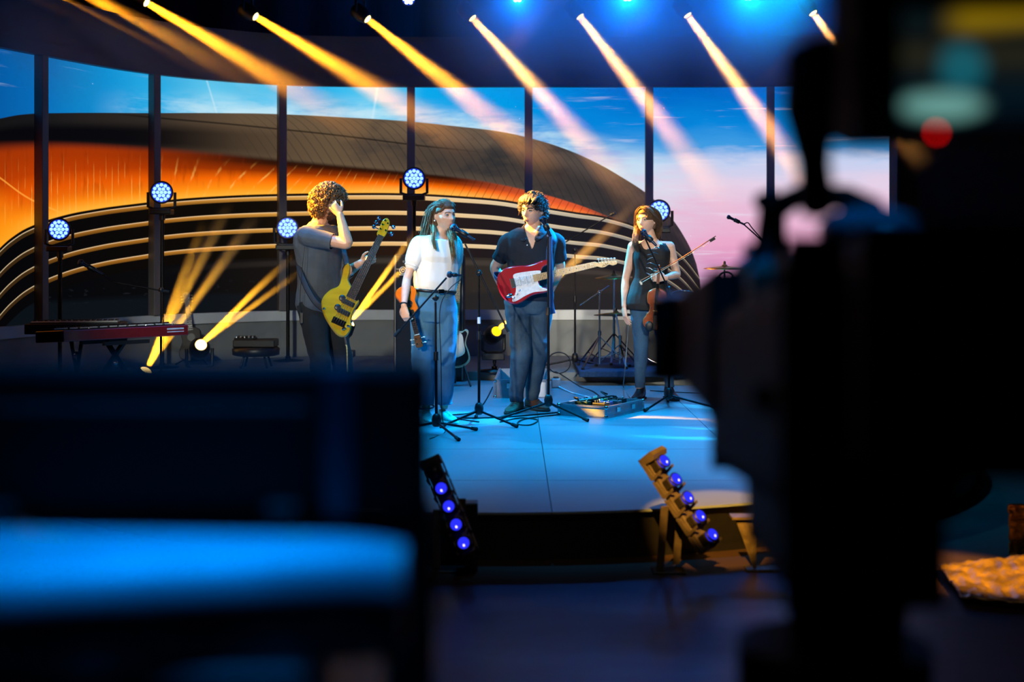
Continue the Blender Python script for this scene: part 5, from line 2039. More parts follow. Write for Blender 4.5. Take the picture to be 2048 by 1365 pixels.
# ---- small orange ukulele hanging from the singer's hand
def build_ukulele():
    d = 10.47
    a, b = P(809, 572, d + 0.02), P(840, 696, d - 0.03)
    M = plane_frame(a, b - a, (0.25, -0.95, 0.1))
    L = (b - a).length
    root = thing('ukulele', 'orange ukulele hanging head down from the hand of the singer', 'ukulele', tuple(a))
    h = [(0.0, 0.0), (0.003, 0.035), (0.022, 0.066), (0.058, 0.078), (0.095, 0.064), (0.122, 0.052), (0.150, 0.056), (0.182, 0.060), (0.212, 0.044), (0.224, 0.014)]
    out = smooth_path(h + [(x, -y) for x, y in reversed(h[1:])], 4, True)
    MB().prism(out, -0.055, 0.0, M, 0.004).build('body', mat('orange_lacquer', (224, 104, 14), 0.3, var=0.10, scale=10, stretch=(0.4, 2, 2), coat=0.6), root)
    MB().torus(M @ Vector((0.135, 0, 0.001)), 0.024, 0.003, M.to_3x3() @ Vector((0, 0, 1)), 24, 6).build('rosette', ROSEWOOD, root)
    MB().lathe([(0.022, 0), (0.022, 0.0015)], M @ Matrix.Translation((0.135, 0, 0.0)), 20).build('sound_hole', BLACK, root)
    MB().box((0.055, 0, 0.005), (0.014, 0.062, 0.010), M).build('bridge', ROSEWOOD, root, bevel=0.002)
    fretted_neck(root, M, 0.215, L - 0.10, 0.036, 0.034, 0.002, 0.018, mat('blue_neck', (40, 72, 104), 0.35, var=0.1), ROSEWOOD, 0.34, 0)
    MB().box((L - 0.098, 0, 0.010), (0.006, 0.036, 0.012), M).build('nut', CREAM, root)
    hs = [(L - 0.10, 0.018), (L - 0.085, 0.024), (L - 0.03, 0.028), (L - 0.006, 0.024), (L, 0.0), (L - 0.006, -0.024), (L - 0.03, -0.028), (L - 0.085, -0.024), (L - 0.10, -0.018)]
    hd = MB().prism(hs, -0.010, 0.004, M, 0.002).build('headstock', mat('koa', (112, 70, 40), 0.4, var=0.2, scale=20), root)
    for q in range(2):
        for e in (-1, 1):
            tuner(hd, M, L - 0.070 + q * 0.038, e * 0.018, 0.004, e, CREAM)
    return root


build_red_guitar()
build_bass()
build_violin()
build_ukulele()
# ------------------------------------------------------------------ microphones, stands, backline
def tripod(root, base, radius, hub_h, angles, leg_r=0.009, m=BLACKM, foot=True, thick=1.0):
    hub = base + Vector((0, 0, hub_h))
    for a in angles:
        e = base + Vector((math.cos(math.radians(a)) * radius, math.sin(math.radians(a)) * radius, 0.012))
        lg = MB().tube([hub + (e - hub) * 0.02, e], leg_r * thick, 8).build('leg', m, root)
        if foot:
            dv = (e - hub).normalized()
            MB().cyl(e - dv * 0.05, e, leg_r * 1.45 * thick, leg_r * 1.6 * thick, 10).build('rubber_foot', RUBBER, lg)
    MB().lathe([(0.018, -0.03), (0.030, -0.02), (0.034, 0.02), (0.026, 0.05), (0.016, 0.06)], Matrix.Translation(hub), 16).build('hub', BLACK, root)
    return hub


def mic_stand(label, base, top, hub_h, angles, boom=None, radius=0.36, pivot=None, tape=False, m=BLACKM, ground=SZ):
    """tripod microphone stand; boom = (tail, tip)"""
    base = Vector((base[0], base[1], ground))
    root = thing('microphone_stand', label, 'microphone stand', tuple(base), 'microphone stands')
    hub = tripod(root, base, radius, hub_h, angles, m=m)
    top = Vector(top)
    mid = hub.lerp(top, 0.55)
    MB().cyl(hub, mid, 0.0105, None, 10).build('lower_tube', m, root)
    MB().cyl(mid - Vector((0, 0, 0.03)), mid + Vector((0, 0, 0.03)), 0.016, None, 12).build('clutch', BLACK, root)
    MB().cyl(mid, top, 0.0075, None, 10).build('upper_tube', m, root)
    if tape:
        q = hub.lerp(top, tape)
        MB().cyl(q - Vector((0, 0, 0.024)), q + Vector((0, 0, 0.024)), 0.0125, None, 12).build('tape', mat('white_tape', (225, 228, 230), 0.6), root)
    if boom:
        a, b = Vector(boom[0]), Vector(boom[1])
        MB().cyl(a, b, 0.0068, None, 10).build('boom', m, root)
        pv = Vector(pivot) if pivot is not None else top
        x, y, z = axes(b - a)
        MB().lathe([(0.018, -0.018), (0.022, -0.012), (0.022, 0.012), (0.018, 0.018)], frame(pv, z, x, y), 14).build('boom_clutch', BLACK, root)
        MB().cyl(a, a + (b - a).normalized() * 0.06, 0.012, None, 10).build('boom_grip', RUBBER, root)
    return root


def microphone(label, head, tail, r=0.026, body=0.017, hue=None, m=None):
    """handheld vocal microphone in its clip"""
    head, tail = Vector(head), Vector(tail)
    root = thing('microphone', label, 'microphone', tuple(tail), 'vocal microphones')
    x, y, z = axes(head - tail)
    L = (head - tail).length
    M = frame(tail, x, y, z)
    m = m or mat('mic_body', (22, 34, 56), 0.35, 0.3, var=0.1)
    MB().lathe([(body * 0.55, 0), (body * 0.62, 0.004), (body * 0.72, L * 0.30), (body, L - r * 1.9), (body * 1.25, L - r * 1.5)], M, 16).build('handle', m, root)
    MB().lathe([(r * 0.80, L - r * 1.6), (r * 1.02, L - r * 1.1), (r * 1.02, L - r * 0.75), (r * 0.92, L - r * 0.35), (r * 0.62, L - r * 0.08), (r * 0.15, L)], M, 18).build('grille', mat('mic_grille', (44, 60, 84), 0.4, 0.8, var=0.4, scale=260, bump=0.6, bscale=260), root)
    MB().lathe([(r * 1.06, L - r * 1.12), (r * 1.09, L - r * 0.95), (r * 1.06, L - r * 0.78)], M, 18).build('band', BLACKM, root)
    MB().lathe([(body * 1.05, L * 0.30), (body * 1.3, L * 0.32), (body * 1.4, L * 0.58), (body * 1.2, L * 0.60)], M, 14).build('clip', BLACK, root)
    return root


def cable(label, pts, r=0.0045, m=None, name='cable', n=8):
    o = MB().tube([Vector(v) for v in smooth_path([tuple(p) for p in pts], n)], r, 6).build(name, m or RUBBER)
    return tag(o, label, 'cable', 'cables on the stage')


def F(px, py, z=SZ, lift=0.006):
    """floor point seen at (px, py)"""
    d = (CZ - z) * FPX / (py - HY)
    p = P(px, py, d)
    p.z = z + lift
    return p


# 1 short boom stand in front of the singer, microphone aimed at the ukulele
d1 = 9.95
b1 = P(873, 868, d1)
mic_stand('boom stand in front of the singer, its long boom slanting down to the left', b1, P(871, 604, d1), 0.09, (-62, 40, 165), (P(789, 673, d1 - 0.12), P(893, 556, d1 + 0.02)), pivot=P(871, 596, d1), m=mat('stand_blue_black', (30, 36, 46), 0.3, 0.7))
microphone('small black microphone at the tip of the slanting boom before the singer', P(894, 549, d1 + 0.02), P(922, 551, d1 + 0.05), 0.022, 0.012)
cable('thin lead hanging down the boom stand in front of the singer', [P(922, 551, d1 + 0.05), P(920, 560, d1 + 0.03), P(898, 580, d1 - 0.02), P(880, 620, d1 - 0.03), P(882, 720, d1 - 0.03), P(884, 830, d1 - 0.02), F(890, 866), F(860, 880)], 0.0035)
# 2 singer's vocal stand
d2 = 10.55
mic_stand('tall boom stand with white tape, right of the singer', P(958, 848, d2), P(958, 548, d2), 0.10, (-38, -140, 95), (P(1017, 664, d2 - 0.05), P(930, 488, d2 + 0.02)), pivot=P(958, 546, d2), tape=0.66)
microphone('dark blue vocal microphone at the mouth of the singer', P(902, 452, d2 - 0.02), P(949, 481, d2 - 0.05), 0.027)
# 3 guitarist's stand
d3 = 10.92
mic_stand('straight microphone stand in front of the man with the red guitar', P(1097, 836, d3), P(1096, 474, d3), 0.12, (-40, -165, 70), radius=0.38)
microphone('blue vocal microphone beside the face of the man with the red guitar', P(1083, 433, d3 - 0.03), P(1101, 473, d3 - 0.04), 0.027)
# 4 violinist's stand
d4 = 11.62
mic_stand('boom stand in front of the violinist', P(1338, 815, d4), P(1338, 580, d4), 0.10, (-125, -20, 85), (P(1343, 592, d4 - 0.02), P(1289, 474, d4 - 0.05)), pivot=P(1337, 578, d4), radius=0.40)
microphone('blue vocal microphone at the mouth of the violinist', P(1283, 461, d4 - 0.02), P(1313, 492, d4 - 0.05), 0.026)
# 5 overhead stand at the drums
d5 = 14.25
mic_stand('tall overhead stand between guitarist and drum kit, boom rising to the right', P(1150, 741, d5), P(1150, 500, d5), 0.10, (180, -30, 60), (P(1112, 496, d5), P(1222, 430, d5)), radius=0.42, ground=RZ)
microphone('thin overhead microphone above the drum kit', P(1232, 426, d5), P(1216, 433, d5), 0.014, 0.010)
# 6 overhead at the right of the drums
d6 = 13.6
mic_stand('overhead stand at the right of the drum kit with a black microphone', P(1560, 752, d6), P(1560, 520, d6), 0.10, (200, -40, 80), (P(1600, 548, d6), P(1484, 446, d6)), radius=0.36, pivot=P(1560, 514, d6), ground=RZ)
microphone('black condenser microphone against the pink sky, right of the violin bow', P(1454, 433, d6), P(1490, 450, d6), 0.020, 0.014)
cable('short lead curving over the right overhead microphone', [P(1488, 448, d6), P(1496, 446, d6), P(1504, 456, d6), P(1520, 474, d6), P(1545, 500, d6)], 0.006)
# 7 vocal stand at the keyboards
d7 = 12.3
mic_stand('boom stand at the keyboards on the left, boom lost in the dark', P(322, 790, d7), P(322, 580, d7), 0.10, (20, 140, 260), (P(338, 584, d7), P(232, 566, d7)), radius=0.3, pivot=P(322, 580, d7), ground=RZ)
microphone('blue-lit vocal microphone over the keyboards', P(156, 523, d7 - 0.1), P(206, 549, d7 - 0.05), 0.028)
cable('thin arm joining the keyboard microphone to its stand', [P(206, 549, d7 - 0.05), P(220, 560, d7 - 0.02), P(234, 567, d7)], 0.007, BLACKM, 'goose_neck')

# ---- aluminium cases, pedals, leads
ALU = mat('brushed_aluminium', (150, 160, 168), 0.35, 0.85, var=0.1, scale=40, stretch=(0.2, 4, 4))
PANEL = mat('case_panel', (138, 150, 160), 0.5, 0.2, var=0.08)


def alu_case(name, label, corner, ex, ey, h, wall=0.012, lid=False, label_panel=False):
    """open-topped aluminium case standing on the stage: four sides, floor, edge trims, ball corners"""
    c = Vector(corner)
    root = thing(name, label, 'case', tuple(c + (Vector(ex) + Vector(ey)) / 2))
    ex, ey = Vector(ex), Vector(ey)
    lx, ly = ex.length, ey.length
    M = frame(c, ex.normalized(), ey.normalized(), UP)
    MB().box((lx / 2, ly / 2, 0.006), (lx, ly, 0.012), M).build('bottom', PANEL, root)
    for n_, (cx, cy, sx, sy) in enumerate(((lx / 2, wall / 2, lx, wall), (lx / 2, ly - wall / 2, lx, wall), (wall / 2, ly / 2, wall, ly - 2 * wall), (lx - wall / 2, ly / 2, wall, ly - 2 * wall))):
        MB().box((cx, cy, h / 2), (sx, sy, h), M).build('side_panel', PANEL, root)
    P4 = [(0, 0), (lx, 0), (lx, ly), (0, ly)]
    for i in range(4):
        a, b = P4[i], P4[(i + 1) % 4]
        for z in (0.006, h):
            MB().bar(M @ Vector((a[0], a[1], z)), M @ Vector((b[0], b[1], z)), 0.014, 0.014).build('edge_trim', ALU, root)
        MB().bar(M @ Vector((a[0], a[1], 0)), M @ Vector((a[0], a[1], h)), 0.018, 0.018, (1, 0, 0)).build('corner_post', ALU, root)
        for z in (0.010, h - 0.004):
            MB().sph(M @ Vector((a[0], a[1], z)), 0.017, 10, 8).build('ball_corner', CHROME, root)
    return root, M, lx, ly


# open case behind the guitarist
c0, c1, c2 = F(990, 797, lift=0), F(1096, 797, lift=0), F(990, 772, lift=0)
case, MC, lx, ly = alu_case('open_case', 'open aluminium case with a white label behind the guitarist', c0, c1 - c0, Vector((0.03, (c2 - c0).length, 0)), 0.155)
MB().box((lx - 0.085, -0.003, 0.075), (0.13, 0.004, 0.125), MC).build('paper_label', mat('paper', (232, 232, 228), 0.8, var=0.03), case)
MB().box((lx * 0.3, -0.010, 0.11), (0.07, 0.016, 0.045), MC).build('latch', CHROME, case, bevel=0.003)
# pedal board case at the front
c0, c1, c2 = F(1148, 818, lift=0), F(1212, 838, lift=0), F(1286, 822, lift=0)
ex, ey = c2 - c1, c0 - c1
ey = ey - ex.normalized() * ey.dot(ex.normalized())
ey = ey.normalized() * 0.42
case, MC, lx, ly = alu_case('pedal_case', 'shallow aluminium pedal case between guitarist and violinist', c1, ex, ey, 0.085)
MB().box((lx / 2, ly / 2, 0.040), (lx - 0.03, ly - 0.03, 0.056), MC).build('foam_bed', mat('grey_foam', (60, 66, 72), 0.9, var=0.2), case)
for x in (0.3, 0.7):
    MB().box((lx * x, -0.008, 0.055), (0.05, 0.014, 0.04), MC).build('latch', CHROME, case, bevel=0.003)
PEDALS = [(0.10, 0.10, (24, 26, 30), 'black'), (0.20, 0.12, (48, 84, 150), 'blue'), (0.31, 0.10, (90, 92, 96), 'grey'), (0.12, 0.27, (30, 60, 40), 'green'), (0.24, 0.28, (24, 24, 26), 'charcoal'), (0.36, 0.26, (140, 128, 60), 'olive'), (0.46, 0.14, (20, 22, 26), 'large black')]
for x, y, col, nm in PEDALS:
    if x > lx - 0.06:
        x = lx - 0.06
    Mp = MC @ Matrix.Translation((x, min(y, ly - 0.08), 0.068))
    pd = thing('effect_pedal', '%s effect pedal among the leads in the pedal case' % nm, 'pedal', tuple(Mp.translation), 'effect pedals in the case')
    MB().box((0, 0, 0.020), (0.070, 0.115, 0.040), Mp).build('housing', mat('pedal_' + nm.replace(' ', '_'), col, 0.4, 0.3, var=0.1), pd, bevel=0.006)
    for q in (-0.018, 0.018):
        MB().lathe([(0.009, 0), (0.008, 0.014), (0.006, 0.016)], Mp @ Matrix.Translation((q, 0.035, 0.040)), 12).build('knob', CREAM if nm in ('blue', 'olive') else BLACK, pd)
    MB().lathe([(0.010, 0), (0.008, 0.008), (0.005, 0.010)], Mp @ Matrix.Translation((0, -0.035, 0.040)), 12).build('footswitch', CHROME, pd)
q = MC @ Vector((0.02, ly - 0.03, 0.10))
cable('white power lead running from the plug to the pedal case', [F(1118, 777, lift=0.015), F(1140, 786), F(1160, 792), F(1180, 798), MC @ Vector((lx * 0.2, ly - 0.02, 0.095)), MC @ Vector((lx * 0.35, ly * 0.6, 0.12))], 0.006, mat('white_cable', (210, 222, 228), 0.5))
pl = thing('power_adapter', 'small cube power adapter on the stage behind the pedal case', 'adapter', tuple(F(1112, 778, lift=0)))
MB().box(F(1112, 776, lift=0.045), (0.085, 0.07, 0.085)).build('housing', PANEL, pl, bevel=0.012)
MB().box(F(1112, 776, lift=0.096), (0.05, 0.03, 0.014)).build('socket', BLACK, pl, bevel=0.003)
_c = F(1118, 769, lift=0.09)
cable('black lead coiled behind the power adapter', [_c + Vector((0.11 * math.cos(t), 0.03 * t / 10 + 0.03, 0.11 + 0.10 * math.sin(t))) for t in np.linspace(0, 11, 24)] + [F(1160, 775), F(1185, 784), F(1200, 795)], 0.0055, n=3)
cable('black lead looping over the pedals', [MC @ Vector((u * lx, ly * (0.5 + 0.3 * math.sin(u * 9)), 0.125 + 0.018 * math.sin(u * 17))) for u in np.linspace(0.05, 0.95, 12)], 0.006)
cable('black lead crossing the stage below the guitarist', [F(905, 838), F(950, 838), F(1010, 836), F(1060, 832), F(1120, 826), F(1155, 818), MC @ Vector((0.0, ly * 0.7, 0.09))], 0.006)
cable('black lead with a loop beside the pedal stand', [F(1000, 846), F(1040, 838), F(1075, 842), F(1060, 852), F(1035, 850), F(1050, 840), F(1110, 832), F(1150, 830)], 0.005)
cable('black lead from the open case to the tall boom stand', [F(985, 776), F(975, 796), F(962, 815), F(940, 828), F(905, 832), F(900, 838), F(930, 842), F(958, 846)], 0.005)
cable('thin lead along the back of the stage to the violinist', [F(1300, 783), F(1350, 786), F(1400, 788), F(1480, 790)], 0.0045)
cable('thin lead hanging behind the arm of the violinist', [P(1257, 648, 12.35), P(1254, 690, 12.4), P(1250, 740, 12.4), F(1247, 776), F(1256, 792), F(1262, 800)], 0.0045, mat('grey_cable', (90, 100, 106), 0.6))

# ---- tall amplifier cabinet behind the singer
dA = 13.75
xl, xr_ = P(787, 700, dA).x, P(928, 700, dA).x
ztop = P(800, 508, dA).z
amp = thing('amplifier_cabinet', 'tall black amplifier cabinet with chrome edges behind the singer', 'amplifier', ((xl + xr_) / 2, dA + 0.2, SZ))
hA = ztop - SZ
wA = xr_ - xl
yA = dA
MB().box(((xl + xr_) / 2, yA + 0.22, SZ + hA / 2), (wA, 0.40, hA - 0.02)).build('cabinet', mat('black_tolex', (15, 15, 17), 0.7, var=0.2, bump=0.3, bscale=120), amp, bevel=0.012)
MB().box(((xl + xr_) / 2, yA + 0.012, SZ + hA * 0.44), (wA - 0.06, 0.02, hA * 0.80)).build('grille_cloth', mat('grille_cloth', (24, 25, 28), 0.8, var=0.3, scale=200, bump=0.4, bscale=200), amp)
for x in (xl + 0.016, xr_ - 0.016):
    MB().box((x, yA + 0.012, SZ + hA / 2), (0.014, 0.026, hA - 0.03)).build('edge_trim', mat('dull_chrome', (120, 116, 110), 0.3, 0.9, var=0.1), amp)
MB().box(((xl + xr_) / 2, yA + 0.012, SZ + hA * 0.88), (wA - 0.05, 0.022, hA * 0.012)).build('edge_trim', MATS['dull_chrome'], amp)
hd = MB().box(((xl + xr_) / 2, yA + 0.010, SZ + hA * 0.94), (wA - 0.06, 0.02, hA * 0.09)).build('control_panel', BLACKM, amp)
for k in range(8):
    MB().lathe([(0.014, 0), (0.012, 0.02)], frame((xl + 0.1 + k * (wA - 0.2) / 7, yA, SZ + hA * 0.94), Vector((1, 0, 0)), Vector((0, 0, 1)), Vector((0, -1, 0))), 12).build('knob', CHROME, hd)
lg = P(806, 541, yA)
mb = MB()
mb.torus(lg, 0.032, 0.005, (0, 1, 0), 22, 6).torus(lg, 0.014, 0.005, (0, 1, 0), 16, 6)
mb.tube([lg + Vector((0.032, 0, 0.0)), lg + Vector((0.034, 0, -0.03)), lg + Vector((0.01, 0, -0.045)), lg + Vector((-0.035, 0, -0.045))], 0.005, 6)
mb.build('emblem', mat('white_emblem', (225, 222, 216), 0.5), amp)

# ---- sunburst bass standing in front of the cabinet
dG = 13.3
M = plane_frame(P(908, 737, dG), P(918, 520, dG + 0.06) - P(908, 737, dG), (0.2, -1, 0.1))
gt = thing('electric_bass', 'dark sunburst bass with pale edge standing behind the leg of the singer', 'bass guitar', tuple(P(908, 737, dG)))
ho = [(0.0, 0.0), (0.01, 0.09), (0.07, 0.155), (0.15, 0.150), (0.21, 0.112), (0.27, 0.110), (0.33, 0.132), (0.40, 0.150), (0.41, 0.125), (0.36, 0.075), (0.35, 0.032)]
hu = [(0.35, -0.032), (0.35, -0.07), (0.37, -0.10), (0.345, -0.125), (0.29, -0.112), (0.23, -0.105), (0.16, -0.135), (0.08, -0.150), (0.02, -0.095)]
oo = smooth_path(ho + hu, 4, True)
MB().prism(oo, -0.04, 0.0, M, 0.006).build('body', mat('cream_binding', (206, 190, 150), 0.4, var=0.08, coat=0.4), gt)
MB().prism([(0.20 + (x - 0.20) * 0.90, y * 0.87) for x, y in oo], -0.002, 0.004, M, 0.002).build('sunburst_face', mat('sunburst', (44, 22, 14), 0.25, var=0.3, scale=5, coat=0.7), gt)
MB().prism(smooth_path([(0.10, 0.02), (0.14, -0.09), (0.24, -0.08), (0.33, -0.05), (0.34, 0.05), (0.22, 0.05)], 4, True), 0.004, 0.007, M).build('pickguard', CREAM, gt)
fretted_neck(gt, M, 0.34, 0.88, 0.056, 0.042, 0.006, 0.022, MAPLE, MAPLE, 0.80, 0)
hs2 = MB().prism(smooth_path([(0.88, 0.022), (0.91, 0.040), (1.0, 0.046), (1.05, 0.030), (1.06, 0.0), (1.02, -0.025), (0.90, -0.028), (0.88, -0.022)], 4, True), -0.016, -0.002, M).build('headstock', MAPLE, gt)
for k in range(4):
    tuner(hs2, M, 0.91 + k * 0.036, 0.026, -0.002, 1, CHROME)
mb = MB()
strings(mb, 4, 0.05, 0.88, 0.05, 0.034, 0.018, 0.014, M, 0.0014)
mb.build('strings', STEEL, gt)['kind'] = 'stuff'
st = thing('guitar_stand', 'low guitar stand holding the dark sunburst bass', 'guitar stand', tuple(P(908, 752, dG)))
bz = P(908, 752, dG)
for sx in (-0.16, 0.16):
    MB().tube([bz + Vector((sx * 0.5, 0.05, 0.12)), Vector((bz.x + sx, bz.y - 0.10, SZ + 0.012))], 0.010, 8).build('leg', BLACKM, st)
MB().tube([bz + Vector((0, 0.05, 0.12)), Vector((bz.x, bz.y + 0.25, SZ + 0.012))], 0.010, 8).build('leg', BLACKM, st)
MB().tube([bz + Vector((-0.1, 0.05, 0.12)), bz + Vector((0.1, 0.05, 0.12))], 0.012, 8).build('cradle', RUBBER, st)

# ---- drum kit at the right
dD = 14.0
RUG = MB().box((P(1330, 700, dD).x, dD + 0.15, RZ + 0.03), (1.75, 1.55, 0.06)).build('drum_platform', mat('blue_carpet', (16, 50, 84), 0.9, var=0.2, scale=60, bump=0.3, bscale=120), bevel=0.01)
tag(RUG, 'low blue carpeted platform under the drum kit', 'platform')
PZ = RZ + 0.06
SHELL = mat('drum_shell', (26, 20, 24), 0.25, var=0.2, coat=0.6)
SKIN_D = mat('drum_head', (190, 190, 186), 0.5, var=0.06)
BRONZE = mat('cymbal_bronze', (150, 112, 50), 0.28, 0.95, var=0.2, scale=30)


def drum(name, label, c, axis, r, depth, legs=0):
    c, axis = Vector(c), Vector(axis).normalized()
    x, y, z = axes(axis)
    M = frame(c, x, y, z)
    lo = min(c.z - r, c.z - depth / 2)
    root = thing(name, label, 'drum', (c.x, c.y, PZ), 'drum kit')
    MB().lathe([(r, -depth / 2), (r, depth / 2)], M, 36).build('shell', SHELL, root)
    for e in (-1, 1):
        MB().torus(M @ Vector((0, 0, e * depth / 2)), r, 0.011, axis, 36, 8).build('hoop', CHROME, root)
        MB().lathe([(r * 0.98, e * depth / 2), (r * 0.98, e * (depth / 2 + 0.004))], M, 36).build('head', BLACK, root)
    for k in range(8):
        a = k * math.pi / 4 + 0.2
        p = lambda zz, rr: M @ Vector((math.cos(a) * rr, math.sin(a) * rr, zz))
        MB().cyl(p(-depth / 2, r + 0.014), p(depth / 2, r + 0.014), 0.004, None, 6).build('tension_rod', CHROME, root)
    for k in range(legs):
        a = k * 2 * math.pi / legs + 0.5
        q = Vector((c.x + math.cos(a) * (r + 0.02), c.y + math.sin(a) * (r + 0.02), 0))
        MB().tube([Vector((q.x, q.y, c.z)), Vector((q.x, q.y, PZ))], 0.007, 8).build('leg', CHROME, root)
    return root


def cymbal(label, c, r, tilt, pole_base, legs=(30, 150, 270), arm=None):
    c = Vector(c)
    root = thing('cymbal', label, 'cymbal', tuple(c), 'cymbals of the drum kit')
    M = Matrix.Translation(c) @ Matrix.Rotation(tilt[0], 4, 'X') @ Matrix.Rotation(tilt[1], 4, 'Y')
    MB().lathe([(0.004, 0.030), (0.022, 0.026), (0.032, 0.012), (r * 0.5, 0.004), (r, -0.012), (r, -0.014), (r * 0.5, 0.001), (0.030, 0.008), (0.004, 0.020)], M, 40, False).build('plate', BRONZE, root)
    MB().lathe([(0.014, 0.030), (0.012, 0.055), (0.005, 0.062)], M, 12).build('wing_nut', BLACK, root)
    return root


def hardware_stand(label, base, top, legs=(20, 140, 260), r=0.28, hub_h=0.30, arm=None, platform=None):
    base = Vector((base[0], base[1], PZ if platform is None else platform))
    top = Vector(top)
    root = thing('cymbal_stand', label, 'stand', tuple(base), 'chrome drum hardware')
    hub = base + Vector((0, 0, hub_h))
    for a in legs:
        e = base + Vector((math.cos(math.radians(a)) * r, math.sin(math.radians(a)) * r, 0.010))
        lg = MB().bar(hub, e, 0.018, 0.008).build('leg', CHROME, root)
        MB().sph(e, 0.016, 10, 8).build('rubber_foot', RUBBER, lg)
        MB().bar(base + Vector((0, 0, hub_h * 0.30)), hub.lerp(e, 0.55), 0.014, 0.006).build('brace', CHROME, root)
    mid = Vector((base.x, base.y, base.z + (top.z - base.z) * 0.55))
    MB().cyl(base + Vector((0, 0, 0.03)), mid, 0.013, None, 12).build('lower_tube', CHROME, root)
    MB().cyl(mid, top if arm is None else Vector((base.x, base.y, arm[0])), 0.009, None, 12).build('upper_tube', CHROME, root)
    MB().cyl(mid - Vector((0, 0, 0.02)), mid + Vector((0, 0, 0.02)), 0.018, None, 12).build('collar', CHROME, root)
    if arm:
        j = Vector((base.x, base.y, arm[0]))
        MB().cyl(j + (j - top) * 0.5, top, 0.007, None, 10).build('arm', CHROME, root)
        MB().sph(j, 0.020, 12, 8).build('tilter', CHROME, root)
    return root


KD = P(1330, 680, 14.1)
drum('bass_drum', 'dark bass drum half hidden behind the violinist', (KD.x, 14.1, PZ + 0.30), (-0.15, -1, 0), 0.28, 0.40)
drum('snare_drum', 'shallow snare drum right of the violinist', (P(1440, 640, 14.45).x, 14.45, PZ + 0.60), (0.1, -0.15, 1), 0.18, 0.15, 3)
drum('floor_tom', 'floor tom at the right end of the drum kit', (P(1530, 640, 14.3).x, 14.3, PZ + 0.42), (0, 0, 1), 0.20, 0.36, 3)
drum('rack_tom', 'rack tom above the bass drum', (KD.x + 0.20, 14.15, PZ + 0.56), (0.05, -0.45, 1), 0.15, 0.22, 0)
drum('rack_tom', 'chrome-rimmed rack tom seen above the shoulder of the television camera', (KD.x + 0.55, 14.15, PZ + 0.58), (-0.05, -0.40, 1), 0.16, 0.24, 0)
for lab, px, py, dd, r_, tl in (('crash cymbal against the pink sky right of the violin bow', 1449, 535, 13.9, 0.205, (0.04, 0.0)),
                                ('thin cymbal on the left of the drum kit beside the arm of the violinist', 1228, 553, 14.2, 0.19, (0.06, -0.04)),
                                ('dark ride cymbal low in front of the white ledge', 1232, 628, 13.75, 0.215, (-0.10, 0.0))):
    c = P(px, py, dd)
    cymbal(lab, c, r_, tl, None)
hardware_stand('chrome stand under the crash cymbal against the pink sky', P(1449, 640, 13.9), P(1449, 533, 13.9))
hardware_stand('chrome boom stand between guitarist and violinist with a slanting arm', P(1199, 720, 13.75), P(1160, 611, 13.7), (10, 130, 235), 0.30, 0.30, (P(1199, 585, 13.75).z,))
hardware_stand('chrome stand of the thin left cymbal', P(1228, 700, 14.25), P(1228, 553, 14.2))
hardware_stand('chrome stand of the dark ride cymbal', P(1240, 700, 13.80), P(1232, 628, 13.75), (40, 160, 280), 0.24, 0.22)
ht = thing('drum_throne', 'round black drum stool behind the kit', 'stool', (KD.x + 0.35, 14.95, RZ))
MB().lathe([(0.05, 0.46), (0.17, 0.47), (0.185, 0.50), (0.175, 0.55), (0.1, 0.565), (0.01, 0.567)], Matrix.Translation((KD.x + 0.35, 14.95, RZ)), 28).build('seat', BLACK, ht)
for a in (30, 150, 270):
    MB().bar(Vector((KD.x + 0.35, 14.95, RZ + 0.3)), Vector((KD.x + 0.35 + 0.25 * math.cos(math.radians(a)), 14.95 + 0.25 * math.sin(math.radians(a)), RZ + 0.012)), 0.02, 0.01).build('leg', CHROME, ht)
MB().cyl((KD.x + 0.35, 14.95, RZ + 0.05), (KD.x + 0.35, 14.95, RZ + 0.47), 0.014).build('post', CHROME, ht)
hd_ = thing('headphones', 'black headphones hung on the cymbal stand against the pink sky', 'headphones', tuple(P(1452, 556, 13.8)))
hc = P(1452, 560, 13.8)
MB().torus(hc + Vector((0, 0, 0.0)), 0.075, 0.010, (0, 1, 0.2), 18, 8, math.pi).build('headband', BLACK, hd_)
for e in (-1, 1):
    MB().sph(hc + Vector((e * 0.070, 0, -0.01)), (0.030, 0.042, 0.048), 14, 9).build('ear_cup', BLACK, hd_)

